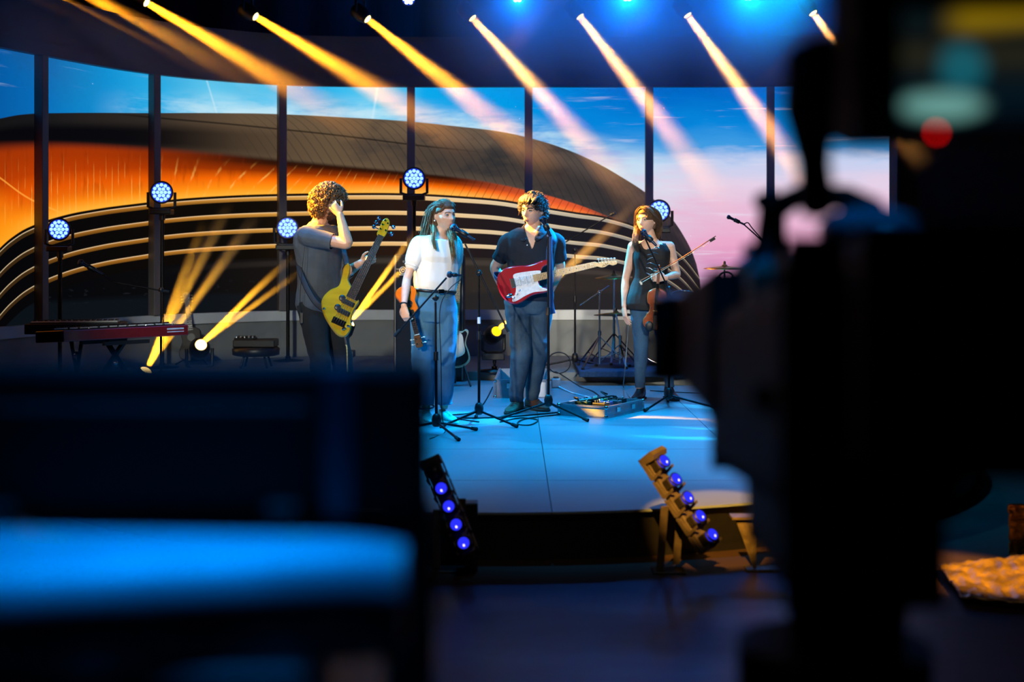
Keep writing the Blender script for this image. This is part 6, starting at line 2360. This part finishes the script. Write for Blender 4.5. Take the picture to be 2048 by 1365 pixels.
# ---- keyboards on the left
def keyboard(label, a, b, depth, body, keys=52):
    """a and b: ends of the player's edge; depth away from the player"""
    a, b = Vector(a), Vector(b)
    x = (b - a).normalized()
    dv = Vector(depth)
    y = (dv - x * dv.dot(x)).normalized()
    z = x.cross(y)
    M = frame(a, x, y, z)
    L, D = (b - a).length, dv.length
    root = thing('keyboard', label, 'keyboard', tuple((a + b) / 2), 'stage keyboards')
    MB().box((L / 2, D / 2, -0.045), (L, D, 0.09), M).build('housing', body, root, bevel=0.008)
    MB().box((L / 2, 0.095, 0.004), (L - 0.09, 0.15, 0.012), M).build('key_bed', BLACK, root)
    wk = mat('key_white', (206, 206, 200), 0.3, var=0.03)
    me = None
    wdt = (L - 0.10) / keys
    for k in range(keys):
        if me is None:
            o = MB().box((0, 0, 0), (wdt * 0.92, 0.14, 0.014)).build('white_key', wk, root, world=False)
            me = o.data
        else:
            o = bpy.data.objects.new('white_key', me)
            COL.objects.link(o)
            o.parent = root
        o.matrix_basis = wmat(root).inverted() @ (M @ Matrix.Translation((0.05 + wdt * (k + 0.5), 0.092, 0.014)))
    mb = None
    for k in range(keys - 1):
        if k % 7 in (2, 6):
            continue
        if mb is None:
            o = MB().box((0, 0, 0), (wdt * 0.5, 0.09, 0.012)).build('black_key', BLACK, root, world=False)
            mb = o.data
        else:
            o = bpy.data.objects.new('black_key', mb)
            COL.objects.link(o)
            o.parent = root
        o.matrix_basis = wmat(root).inverted() @ (M @ Matrix.Translation((0.05 + wdt * (k + 1), 0.118, 0.026)))
    MB().box((L / 2, D - 0.07, 0.003), (L - 0.05, 0.11, 0.008), M).build('control_panel', BLACKM, root)
    for k in range(12):
        MB().lathe([(0.010, 0), (0.008, 0.014)], M @ Matrix.Translation((0.12 + k * (L - 0.24) / 11, D - 0.07, 0.006)), 10).build('knob', CHROME if k % 3 == 0 else BLACK, root)
    return root, M, L, D


RED = mat('red_keyboard', (128, 16, 18), 0.35, var=0.08, coat=0.3)
zk = RZ + 0.66
kr, MK, LK, DK = keyboard('red stage keyboard, its right end raised toward the amber beam', P(322, 652, 12.45), P(70, 664, 11.25), Vector((0.28, -0.15, 0.02)), RED)
cx_, cy_ = LK - 0.12, -0.002
MB().box((0.16, DK + 0.003, -0.030), (0.20, 0.003, 0.014), MK).box((0.16, DK + 0.003, -0.055), (0.20, 0.003, 0.008), MK).build('maker_lettering', mat('white_print', (220, 216, 210), 0.5), kr)
kb2, MK2, LK2, DK2 = keyboard('dark second keyboard lying flat behind the red one', P(48, 649, 12.45), P(246, 647, 12.55), Vector((0.02, 0.30, 0.0)), mat('black_keyboard', (26, 28, 32), 0.35, var=0.1))


def x_stand(label, c, ax, w, top):
    c = Vector(c)
    ax = Vector(ax).normalized()
    ay = UP.cross(ax)
    root = thing('keyboard_stand', label, 'stand', (c.x, c.y, RZ), 'keyboard stands')
    for e in (-1, 1):
        MB().bar(Vector((c.x, c.y, RZ + 0.02)) + ay * e * 0.25 - ax * 0.03 * e, Vector((c.x, c.y, top)) - ay * e * 0.13 - ax * 0.03 * e, 0.032, 0.032).build('leg', mat('stand_gloss', (40, 38, 34), 0.2, 0.8), root)
        MB().bar(Vector((c.x, c.y, RZ + 0.02)) + ay * e * 0.25 - ax * w / 2, Vector((c.x, c.y, RZ + 0.02)) + ay * e * 0.25 + ax * w / 2, 0.03, 0.03).build('foot', BLACKM, root)
        MB().bar(Vector((c.x, c.y, top)) - ay * e * 0.13 - ax * w / 2, Vector((c.x, c.y, top)) - ay * e * 0.13 + ax * w / 2, 0.03, 0.03).build('rail', RUBBER, root)
    MB().sph(Vector((c.x, c.y, RZ + (top - RZ) * 0.6)), 0.035, 12, 8).build('pivot', CHROME, root)
    return root


mid = MK @ Vector((LK / 2, DK / 2, 0))
x_stand('folding stand under the red keyboard', mid, MK.to_3x3() @ Vector((1, 0, 0)), 0.5, mid.z - 0.115)
mid = MK2 @ Vector((LK2 / 2, DK2 / 2, 0))
x_stand('folding stand under the dark second keyboard', mid, MK2.to_3x3() @ Vector((1, 0, 0)), 0.4, mid.z - 0.110)

# ---- acoustic guitar leaning on a stand by the floor lamp
dH = 14.75
M = plane_frame(P(388, 722, dH), P(375, 602, dH + 0.15) - P(392, 745, dH), (0.1, -1, 0.15))
ag = thing('acoustic_guitar', 'dark guitar leaning on its stand left of the amber floor lamp', 'guitar', tuple(P(388, 722, dH)))
h = [(0.0, 0.0), (0.005, 0.07), (0.04, 0.13), (0.10, 0.145), (0.17, 0.115), (0.22, 0.095), (0.27, 0.10), (0.32, 0.095), (0.35, 0.05), (0.355, 0.02)]
MB().prism(smooth_path(h + [(x, -y) for x, y in reversed(h[1:])], 4, True), -0.08, 0.0, M, 0.006).build('body', mat('dark_burst', (30, 19, 13), 0.5, var=0.3, coat=0.1, spec=0.3), ag)
MB().lathe([(0.04, 0), (0.04, 0.002)], M @ Matrix.Translation((0.25, 0, 0)), 20).build('sound_hole', BLACK, ag)
MB().box((0.12, 0, 0.006), (0.02, 0.12, 0.012), M).build('bridge', ROSEWOOD, ag)
fretted_neck(ag, M, 0.35, 0.60, 0.054, 0.046, 0.004, 0.022, ROSEWOOD, ROSEWOOD, 0.62, 0)
hh = MB().prism([(0.60, 0.024), (0.72, 0.034), (0.73, 0.0), (0.72, -0.034), (0.60, -0.024)], -0.016, -0.002, M).build('headstock', ROSEWOOD, ag)
for q in range(3):
    for e in (-1, 1):
        tuner(hh, M, 0.63 + q * 0.032, e * 0.024, -0.002, e, CHROME)
gs = thing('guitar_stand', 'low stand under the dark guitar by the floor lamp', 'guitar stand', tuple(P(388, 730, dH)))
bz = P(388, 726, dH)
for sx in (-0.16, 0.16):
    MB().tube([bz + Vector((sx * 0.4, 0.05, 0.05)), Vector((bz.x + sx, bz.y - 0.12, RZ + 0.012))], 0.010, 8).build('leg', BLACKM, gs)
MB().tube([bz + Vector((0, 0.05, 0.05)), Vector((bz.x, bz.y + 0.25, RZ + 0.012))], 0.010, 8).build('leg', BLACKM, gs)
MB().tube([bz + Vector((-0.08, 0.02, 0.03)), bz + Vector((0.08, 0.02, 0.03))], 0.012, 8).build('cradle', RUBBER, gs)

# ---- small mixer on a round stool
dM = 14.4
sp_ = P(512, 745, dM)
so_ = thing('round_stool', 'low round black stool carrying the mixer, left of the bass player', 'stool', (sp_.x, dM, RZ))
zt = P(512, 694, dM).z
MB().lathe([(0.20, zt - 0.09), (0.235, zt - 0.08), (0.24, zt - 0.02), (0.22, zt), (0.02, zt + 0.002)], Matrix.Translation((sp_.x, dM, 0)), 30).build('seat', BLACK, so_)
for a in (45, 135, 225, 315):
    MB().tube([Vector((sp_.x + 0.14 * math.cos(math.radians(a)), dM + 0.14 * math.sin(math.radians(a)), zt - 0.08)), Vector((sp_.x + 0.19 * math.cos(math.radians(a)), dM + 0.19 * math.sin(math.radians(a)), RZ))], 0.012, 8).build('leg', BLACKM, so_)
mx = thing('mixer', 'small black mixer with knobs on the round stool', 'mixer', (sp_.x, dM, zt))
MB().box((sp_.x, dM, zt + 0.04), (0.42, 0.28, 0.075)).build('housing', BLACK, mx, bevel=0.01)
MB().box((sp_.x - 0.10, dM - 0.02, zt + 0.085), (0.20, 0.2, 0.02)).build('control_surface', BLACKM, mx, bevel=0.004)
for i in range(5):
    for j in range(3):
        MB().lathe([(0.011, 0), (0.009, 0.018)], Matrix.Translation((sp_.x - 0.18 + i * 0.04, dM - 0.08 + j * 0.06, zt + 0.094)), 10).build('knob', CHROME if j == 0 else BLACK, mx)
# ------------------------------------------------------------------ LED bars at the stage front
M_BAR_LENS = glow('bar_lens_violet', (40, 46, 255), 1.2)
M_BAR_CORE = glow('bar_core', (214, 200, 255), 3.0)
BARM = mat('bar_housing', (92, 82, 70), 0.5, 0.3, var=0.15, scale=30)


def led_bar(label, a, b, n, facing, skip=0):
    """inclined batten of n square LED heads with chevron side plates"""
    a, b = Vector(a), Vector(b)
    x = (b - a).normalized()
    f = Vector(facing)
    z = (f - x * f.dot(x)).normalized()
    M = frame(a, x, z.cross(x), z)
    L = (b - a).length
    root = thing('led_bar', label, 'stage light', tuple(b), 'LED bars at the stage front')
    p = L / n
    MB().box((L / 2, 0, -0.060), (L, 0.075, 0.035), M).build('back_rail', BARM, root, bevel=0.006)
    for k in range(n):
        cx = p * (k + 0.5)
        hd = MB().box((cx, 0, -0.018), (p * 0.52, 0.076, 0.050), M).build('head_block', mat('block_shade', (34, 30, 26), 0.5, 0.2, var=0.15), root, bevel=0.008)  # housing colour darkened: shade of the cavities put into the blocks
        MB().lathe([(0.030, 0.012), (0.034, 0.016), (0.034, 0.022), (0.028, 0.024)], M @ Matrix.Translation((cx, 0, 0)), 20).build('bezel', BLACK, hd)
        MB().sph((cx, 0, 0.014), (0.031, 0.031, 0.022), 18, 10, M).build('lens', M_BAR_LENS if k >= skip else BLACK, hd)
        for e in (-1, 1):
            pts = [(cx - p * 0.50, -0.075), (cx - p * 0.42, -0.078), (cx + p * 0.42, -0.078), (cx + p * 0.50, -0.06), (cx + p * 0.40, 0.006), (cx + p * 0.28, 0.010), (cx + p * 0.34, -0.050), (cx - p * 0.34, -0.056)]
            Ms = M @ Matrix.Translation((0, e * 0.047, 0)) @ Matrix.Rotation(math.pi / 2, 4, 'X')
            MB().prism(pts, -0.004, 0.004, Ms).build('side_plate', BARM, root)
        if k < skip:
            continue
        MB().sph((cx + 0.010, -0.002, 0.030), (0.008, 0.006, 0.006), 10, 8, M).build('lamp_core', M_BAR_CORE, hd)
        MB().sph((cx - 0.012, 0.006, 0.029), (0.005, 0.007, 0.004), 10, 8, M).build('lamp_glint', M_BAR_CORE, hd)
    MB().prism([(-0.02, -0.080), (0.012, -0.080), (0.024, 0.014), (0.004, 0.030), (-0.02, 0.016)], -0.050, 0.050, M @ Matrix.Rotation(math.pi / 2, 4, 'X')).build('end_cap', BARM, root)
    # floor bracket
    c = M @ Vector((L * 0.45, 0, -0.08))
    g = Vector((c.x - 0.01, c.y + 0.13, 0.0))
    for e in (-1, 1):
        q = z.cross(x) * e * 0.065
        MB().bar(c + q, g + q + Vector((0, 0, 0.01)), 0.035, 0.008).build('bracket_arm', BARM, root)
    MB().box((g.x, g.y - 0.02, 0.006), (0.16, 0.12, 0.012)).build('bracket_foot', BLACK, root, bevel=0.003)
    return root


led_bar('tilted five-lamp LED bar lit amber at the right front of the stage', P(1312, 908, 6.80), P(1432, 1092, 6.66), 5, (0.60, -0.72, 0.36))
led_bar('dark tilted LED bar at the left front of the stage', P(862, 925, 6.80), P(936, 1106, 6.66), 5, (-0.10, -0.90, 0.30), 1)
_b = MB().box(P(943, 1042, 6.95), (0.062, 0.10, 0.26)).build('cable_box', BLACK, bevel=0.006)
tag(_b, 'small black box at the stage rim beside the left LED bar', 'box')
_b.location.z = 0.0
_b.scale = (1, 1, 1.28)
# triangular outrigger bracket under the stage edge
gb = thing('stage_bracket', 'amber-lit triangular metal bracket under the stage edge at the right', 'bracket', tuple(F(1508, 1108, 0.0, 0)))
_y = 6.92
g0, g1, g2 = P(1471, 1040, _y), P(1512, 1038, _y), P(1512, 1104, _y)
GBM = mat('galvanised', (150, 132, 96), 0.35, 0.7, var=0.3, scale=30)
MB().prism([(g0.x, g0.z), (g1.x, g1.z), (g2.x, 0.012), (g2.x - 0.012, 0.012)], -0.004, 0.004, frame((0, _y, 0), Vector((1, 0, 0)), Vector((0, 0, 1)), Vector((0, -1, 0)))).build('gusset', GBM, gb)
MB().box(((g0.x + g1.x) / 2 + 0.06, _y + 0.02, g1.z + 0.006), (0.26, 0.10, 0.012)).build('top_flange', GBM, gb)
MB().box((g2.x + 0.03, _y + 0.02, 0.006), (0.16, 0.10, 0.012)).build('foot_plate', GBM, gb)
# amber lamp from the gallery on this corner of the stage, and on the foil to the right
spot('gallery_amber', (-0.6, 1.2, 4.6), P(1420, 1010, 7.1), (1.0, 0.46, 0.06), 9000, 5.2, 0.25, 0.04)
spot('gallery_amber', (4.2, 2.6, 4.4), P(1985, 1110, 6.7), (1.0, 0.46, 0.04), 9000, 8.0, 0.6, 0.06)

# crumpled amber-lit foil over a low step at the right edge
def foil(label, corners, nx, ny, amp, seed, thick=0.01):
    a, b, c, d = (Vector(q) for q in corners)
    vs, fs = [], []
    nrm = (b - a).cross(d - a).normalized()
    if nrm.z < -0.1 or nrm.y > 0.5:
        nrm = -nrm
    for j in range(ny + 1):
        for i in range(nx + 1):
            u, v = i / nx, j / ny
            p = (a * (1 - u) + b * u) * (1 - v) + (d * (1 - u) + c * u) * v
            q = Vector((u * 9 + seed, v * 9, seed * 2.3))
            h = 1 - abs(mnoise.noise(q)) * 2 + 0.5 * mnoise.noise(q * 2.7) + 0.3 * (1 - abs(mnoise.noise(q * 5.1)) * 2)
            vs.append(p + nrm * h * amp)
    for j in range(ny):
        for i in range(nx):
            k = j * (nx + 1) + i
            fs.append((k, k + 1, k + nx + 2, k + nx + 1))
    mb = MB()
    mb.add(vs, fs, True)
    o = mb.build('crumpled_sheet', mat('crumpled_foil', (150, 120, 80), 0.38, 0.5, var=0.5, scale=9, bump=0.5, bscale=24))
    md = o.modifiers.new('thickness', 'SOLIDIFY')
    md.thickness = thick
    return tag(o, label, 'sheet', 'crumpled sheets at the right edge')


foil('crumpled amber-lit sheet lying on the floor at the lower right', (F(1925, 1212, 0, 0.03), F(2190, 1235, 0, 0.03), F(2140, 1122, 0, 0.05), F(1878, 1146, 0, 0.03)), 60, 40, 0.012, 3.0)
foil('crumpled amber-lit sheet standing upright at the right edge', (F(2018, 1112, 0, 0.0), F(2160, 1112, 0, 0.0), F(2160, 1112, 0, 0.27), F(2016, 1112, 0, 0.26)), 40, 40, 0.012, 8.0)

# ------------------------------------------------------------------ television camera in the right foreground
CAMB = mat('camera_black', (7, 7, 8), 0.6, var=0.2, scale=20, bump=0.05, spec=0.2)
tv = thing('television_camera', 'large black television camera in the right foreground with a red tally lamp', 'camera', tuple(P(1800, 1300, 1.7)))
# lens box (hood) pointing at the stage, seen from behind left
def rbox(name, p0, p1, w0, h0, w1, h1, parent, m=CAMB, bevel=0.012):
    """tapered box between two centres"""
    p0, p1 = Vector(p0), Vector(p1)
    rr = []
    for p, w, h in ((p0, w0, h0), (p1, w1, h1)):
        rr.append([p + Vector((sx * w / 2, 0, sz_ * h / 2)) for sx, sz_ in ((-1, -1), (1, -1), (1, 1), (-1, 1))])
    return MB().rings(rr, True, False).build(name, m, parent, bevel=bevel)


rbox('lens_hood', P(1390, 680, 2.50), P(1392, 680, 2.34), 0.150, 0.140, 0.146, 0.134, tv)
MB().box(P(1400, 594, 2.42), (0.140, 0.13, 0.006)).build('hood_sheen_plate', mat('camera_blue_grey', (84, 90, 104), 0.35, var=0.1), tv)  # paler plate added so the hood top shows a blue highlight
rbox('box_lens', P(1440, 672, 2.32), P(1560, 690, 1.90), 0.150, 0.126, 0.19, 0.20, tv)
MB().lathe([(0.058, 0), (0.062, 0.02), (0.062, 0.09), (0.058, 0.11)], frame(P(1470, 660, 2.20), *[Vector(v) for v in ((1, 0, 0), (0, 0, 1), (0, -1, 0))]), 28).build('focus_ring', RUBBER, tv)
rbox('camera_body', P(1622, 780, 1.95), P(1740, 790, 1.35), 0.275, 0.22, 0.17, 0.24, tv, bevel=0.03)
rbox('side_panel', P(1548, 650, 1.84), P(1580, 700, 1.62), 0.08, 0.16, 0.09, 0.18, tv, mat('camera_grey', (74, 62, 50), 0.5, var=0.1), 0.02)
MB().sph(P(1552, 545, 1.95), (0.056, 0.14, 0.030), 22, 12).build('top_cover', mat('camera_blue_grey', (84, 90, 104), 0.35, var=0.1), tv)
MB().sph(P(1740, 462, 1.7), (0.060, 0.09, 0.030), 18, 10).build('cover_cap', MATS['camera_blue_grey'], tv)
rbox('upper_body', P(1700, 620, 1.80), P(1790, 630, 1.45), 0.20, 0.14, 0.22, 0.16, tv, bevel=0.02)
MB().tube([P(1536, 560, 1.9), P(1540, 490, 1.9), P(1546, 418, 1.9), P(1600, 390, 1.85), P(1690, 396, 1.75), P(1740, 430, 1.7)], [0.032, 0.022, 0.020, 0.014, 0.016, 0.022], 12).build('carrying_handle', CAMB, tv)
MB().cyl(P(1518, 404, 1.9), P(1545, 398, 1.88), 0.011, 0.014, 12).build('handle_knob', CAMB, tv)
MB().box(P(1522, 500, 1.92), (0.046, 0.04, 0.016)).build('tally_bracket', MATS['camera_blue_grey'], tv, bevel=0.004)
# viewfinder column and monitor
MB().tube([P(1634, 410, 1.5), P(1628, 330, 1.45), P(1616, 220, 1.4), P(1640, 130, 1.35)], [0.020, 0.017, 0.026, 0.034], 12).build('viewfinder_arm', CAMB, tv)
MB().sph(P(1640, 170, 1.38), (0.034, 0.05, 0.048), 16, 10).build('viewfinder_joint', CAMB, tv)
rbox('viewfinder_bracket', P(1735, 120, 1.40), P(1745, 120, 1.28), 0.075, 0.155, 0.075, 0.150, tv, bevel=0.012)
vf = MB()
dv = 1.16
vc = P(1905, 120, dv + 0.08)
vf.box(vc, (0.190, 0.10, 0.150))
vfo = vf.build('viewfinder_monitor', CAMB, tv, bevel=0.012)


def picture_material():
    """soft picture on the viewfinder: a pale teal figure on dark under a yellow band"""
    m = bpy.data.materials.new('viewfinder_picture')
    m.use_nodes = True
    nt = m.node_tree
    nt.nodes.clear()
    tc = nt.nodes.new('ShaderNodeTexCoord').outputs['Generated']
    sep = nt.nodes.new('ShaderNodeSeparateXYZ')
    nt.links.new(tc, sep.inputs[0])
    u, v = V(nt, sep.outputs[0]), V(nt, sep.outputs[2])
    nz = noise_v(nt, tc, 3.0, 3.0)
    w = u + (nz - 0.5) * 0.12
    c = v.ramp([(0.0, (2, 4, 8)), (0.3, (4, 20, 30)), (0.5, (16, 22, 22)), (0.62, (40, 38, 26)), (0.74, (14, 18, 18)), (1.0, (6, 20, 24))])
    c = c.mix((128, 102, 8), (v - u * 0.10).smooth(0.70, 0.86) * w.smooth(0.25, 0.5))
    body = ((w - 0.30) * (w - 0.30) * 9.0 + (v - 0.20) * (v - 0.20) * 60.0).smooth(1.2, 0.2)
    head = ((w - 0.42) * (w - 0.42) * 30.0 + (v - 0.52) * (v - 0.52) * 18.0).smooth(1.1, 0.2)
    c = c.mix((20, 96, 110), head * 0.8).mix((104, 158, 150), body * 0.95)
    e = nt.nodes.new('ShaderNodeEmission')
    nt.links.new(c.sock, e.inputs[0])
    e.inputs[1].default_value = 1.0
    o = nt.nodes.new('ShaderNodeOutputMaterial')
    nt.links.new(e.outputs[0], o.inputs[0])
    return m


pic = MB()
pc = P(1945, 140, dv + 0.015)
pic.box(pc, (0.125, 0.004, 0.100))
pic.build('viewfinder_screen', picture_material(), vfo)
rim = MB()
for sx, szz, w, h in ((0, 0.053, 0.135, 0.008), (0, -0.055, 0.135, 0.012), (-0.066, 0, 0.008, 0.115), (0.066, 0, 0.008, 0.115)):
    rim.box(pc + Vector((sx, -0.004, szz)), (w, 0.014, h))
rim.build('screen_rim', CAMB, vfo)
MB().sph(P(1873, 265, dv - 0.005), 0.0022, 12, 8).build('tally_lamp', glow('tally_red', (255, 6, 6), 6.0), vfo)
# rear, tripod head and pan bar
rbox('rear_panel', P(1880, 640, 1.42), P(1970, 640, 1.15), 0.20, 0.17, 0.20, 0.16, tv, bevel=0.02)
rbox('battery_pack', P(1860, 720, 1.36), P(1900, 720, 1.16), 0.16, 0.22, 0.15, 0.20, tv, bevel=0.02)
rbox('lower_body', P(1610, 940, 1.95), P(1730, 1010, 1.5), 0.16, 0.20, 0.17, 0.22, tv, bevel=0.03)
px_ = 1668
MB().lathe([(0.06, -0.08), (0.070, 0.0), (0.078, 0.02), (0.078, 0.10), (0.06, 0.13)], Matrix.Translation(P(1694, 1180, 1.6)), 28).build('pan_head', CAMB, tv)
bt = P(px_, 1260, 1.6)
MB().cyl((bt.x, bt.y, 0.12), (bt.x, bt.y, bt.z - 0.015), 0.112, 0.108, 28).build('pedestal_tube', CAMB, tv)
MB().lathe([(0.34, 0.0), (0.36, 0.04), (0.34, 0.10), (0.14, 0.16)], Matrix.Translation((bt.x, bt.y, 0.0)), 32).build('pedestal_base', CAMB, tv)
MB().tube([P(1690, 1000, 1.5), P(1560, 830, 1.45), P(1530, 790, 1.42)], 0.014, 12).build('pan_bar', CAMB, tv)
MB().cyl(P(1578, 844, 1.42), P(1587, 826, 1.42), 0.005, None, 10).build('pan_bar_tip', mat('brass_tip', (240, 190, 40), 0.25, 0.9, var=0.1), tv)

# ------------------------------------------------------------------ dark equipment in the left foreground
LF = 1.12
mon = thing('monitor', 'black monitor seen from behind in the left foreground', 'monitor', tuple(P(430, 1060, 1.22)))
a, b = P(-160, 722, 1.29), P(862, 1040, 1.29)
MB().box(((a.x + b.x) / 2, 1.29, (a.z + b.z) / 2), (b.x - a.x, 0.035, a.z - b.z)).build('back_shell', CAMB, mon, bevel=0.012)
MB().box(((a.x + b.x) / 2 - 0.02, 1.273, (a.z + b.z) / 2 - 0.01), ((b.x - a.x) * 0.62, 0.010, (a.z - b.z) * 0.62)).build('electronics_cover', CAMB, mon, bevel=0.012)
MB().box((P(660, 900, 1.2).x, 1.268, (a.z + b.z) / 2), (0.030, 0.008, (a.z - b.z) * 0.94)).build('mount_rail', mat('rail_grey', (52, 60, 76), 0.4, 0.4, var=0.1), mon, bevel=0.004)
for sx in (0.18, 0.72):
    MB().box((a.x + (b.x - a.x) * sx, 1.26, b.z - 0.06), (0.03, 0.03, 0.16)).build('foot', CAMB, mon, bevel=0.004)
fc = thing('flight_case', 'flight case with a rounded grey lid lit blue in the left foreground', 'case', (P(300, 1200, 1.15).x, 1.15, 0.0))
zt = 1.362
x0, x1 = P(-260, 1100, 1.1).x, P(800, 1100, 1.1).x
rr = []
for t in np.linspace(0, 1, 17):
    x = x0 + (x1 - x0) * t
    drop = 0.006 * max(0, (t - 0.85) / 0.15) ** 2
    w = 0.105 - 0.075 * t
    ring = []
    for q in range(16):
        an = math.pi * q / 15
        ring.append(Vector((x, 1.15 - math.cos(an) * w, zt - 0.035 + 0.035 * math.sin(an) ** 0.7 - drop)))
    ring += [Vector((x, 1.15 + w, zt - 0.09)), Vector((x, 1.15 - w, zt - 0.09))]
    rr.append(ring)
MB().rings(rr, True, True).build('lid', mat('case_lid', (120, 124, 132), 0.55, var=0.08), fc)
MB().box(((x0 + x1) / 2 - 0.02, 1.16, (zt - 0.09) / 2), (x1 - x0 - 0.10, 0.15, zt - 0.09)).build('body', CAMB, fc, bevel=0.01)
for px in (650,):
    MB().box((P(px, 1280, 1.02).x, 1.072, zt - 0.22), (0.035, 0.02, 0.20)).build('hasp', mat('hasp_grey', (40, 52, 80), 0.6, 0.0, var=0.1, spec=0.2), fc, bevel=0.004)
for px in (120, 650):
    MB().box((P(px, 1280, 1.02).x, 1.075, zt - 0.12), (0.05, 0.02, 0.03)).build('latch', BLACKM, fc, bevel=0.003)
# side wing that closes the gap to the left LED bar
wing = MB().box((P(820, 1200, 1.3).x, 1.3, P(0, 1200, 1.3).z / 2 + 0.05), (0.045, 0.05, P(0, 1000, 1.3).z)).build('monitor_stand', CAMB, bevel=0.01)
tag(wing, 'black upright of the monitor support in the left foreground', 'stand')
wing.location.z = 0.0
spot('gallery_blue', (0.9, 0.9, 4.6), P(1560, 520, 1.9), (0.0, 0.30, 1.0), 550, 14, 0.8, 0.2)
# blue work light from above on the foreground gear
spot('gallery_blue', (-0.26, 1.06, 4.4), (-0.26, 1.13, 1.35), (0.0, 0.27, 1.0), 1700, 11, 0.8, 0.2)
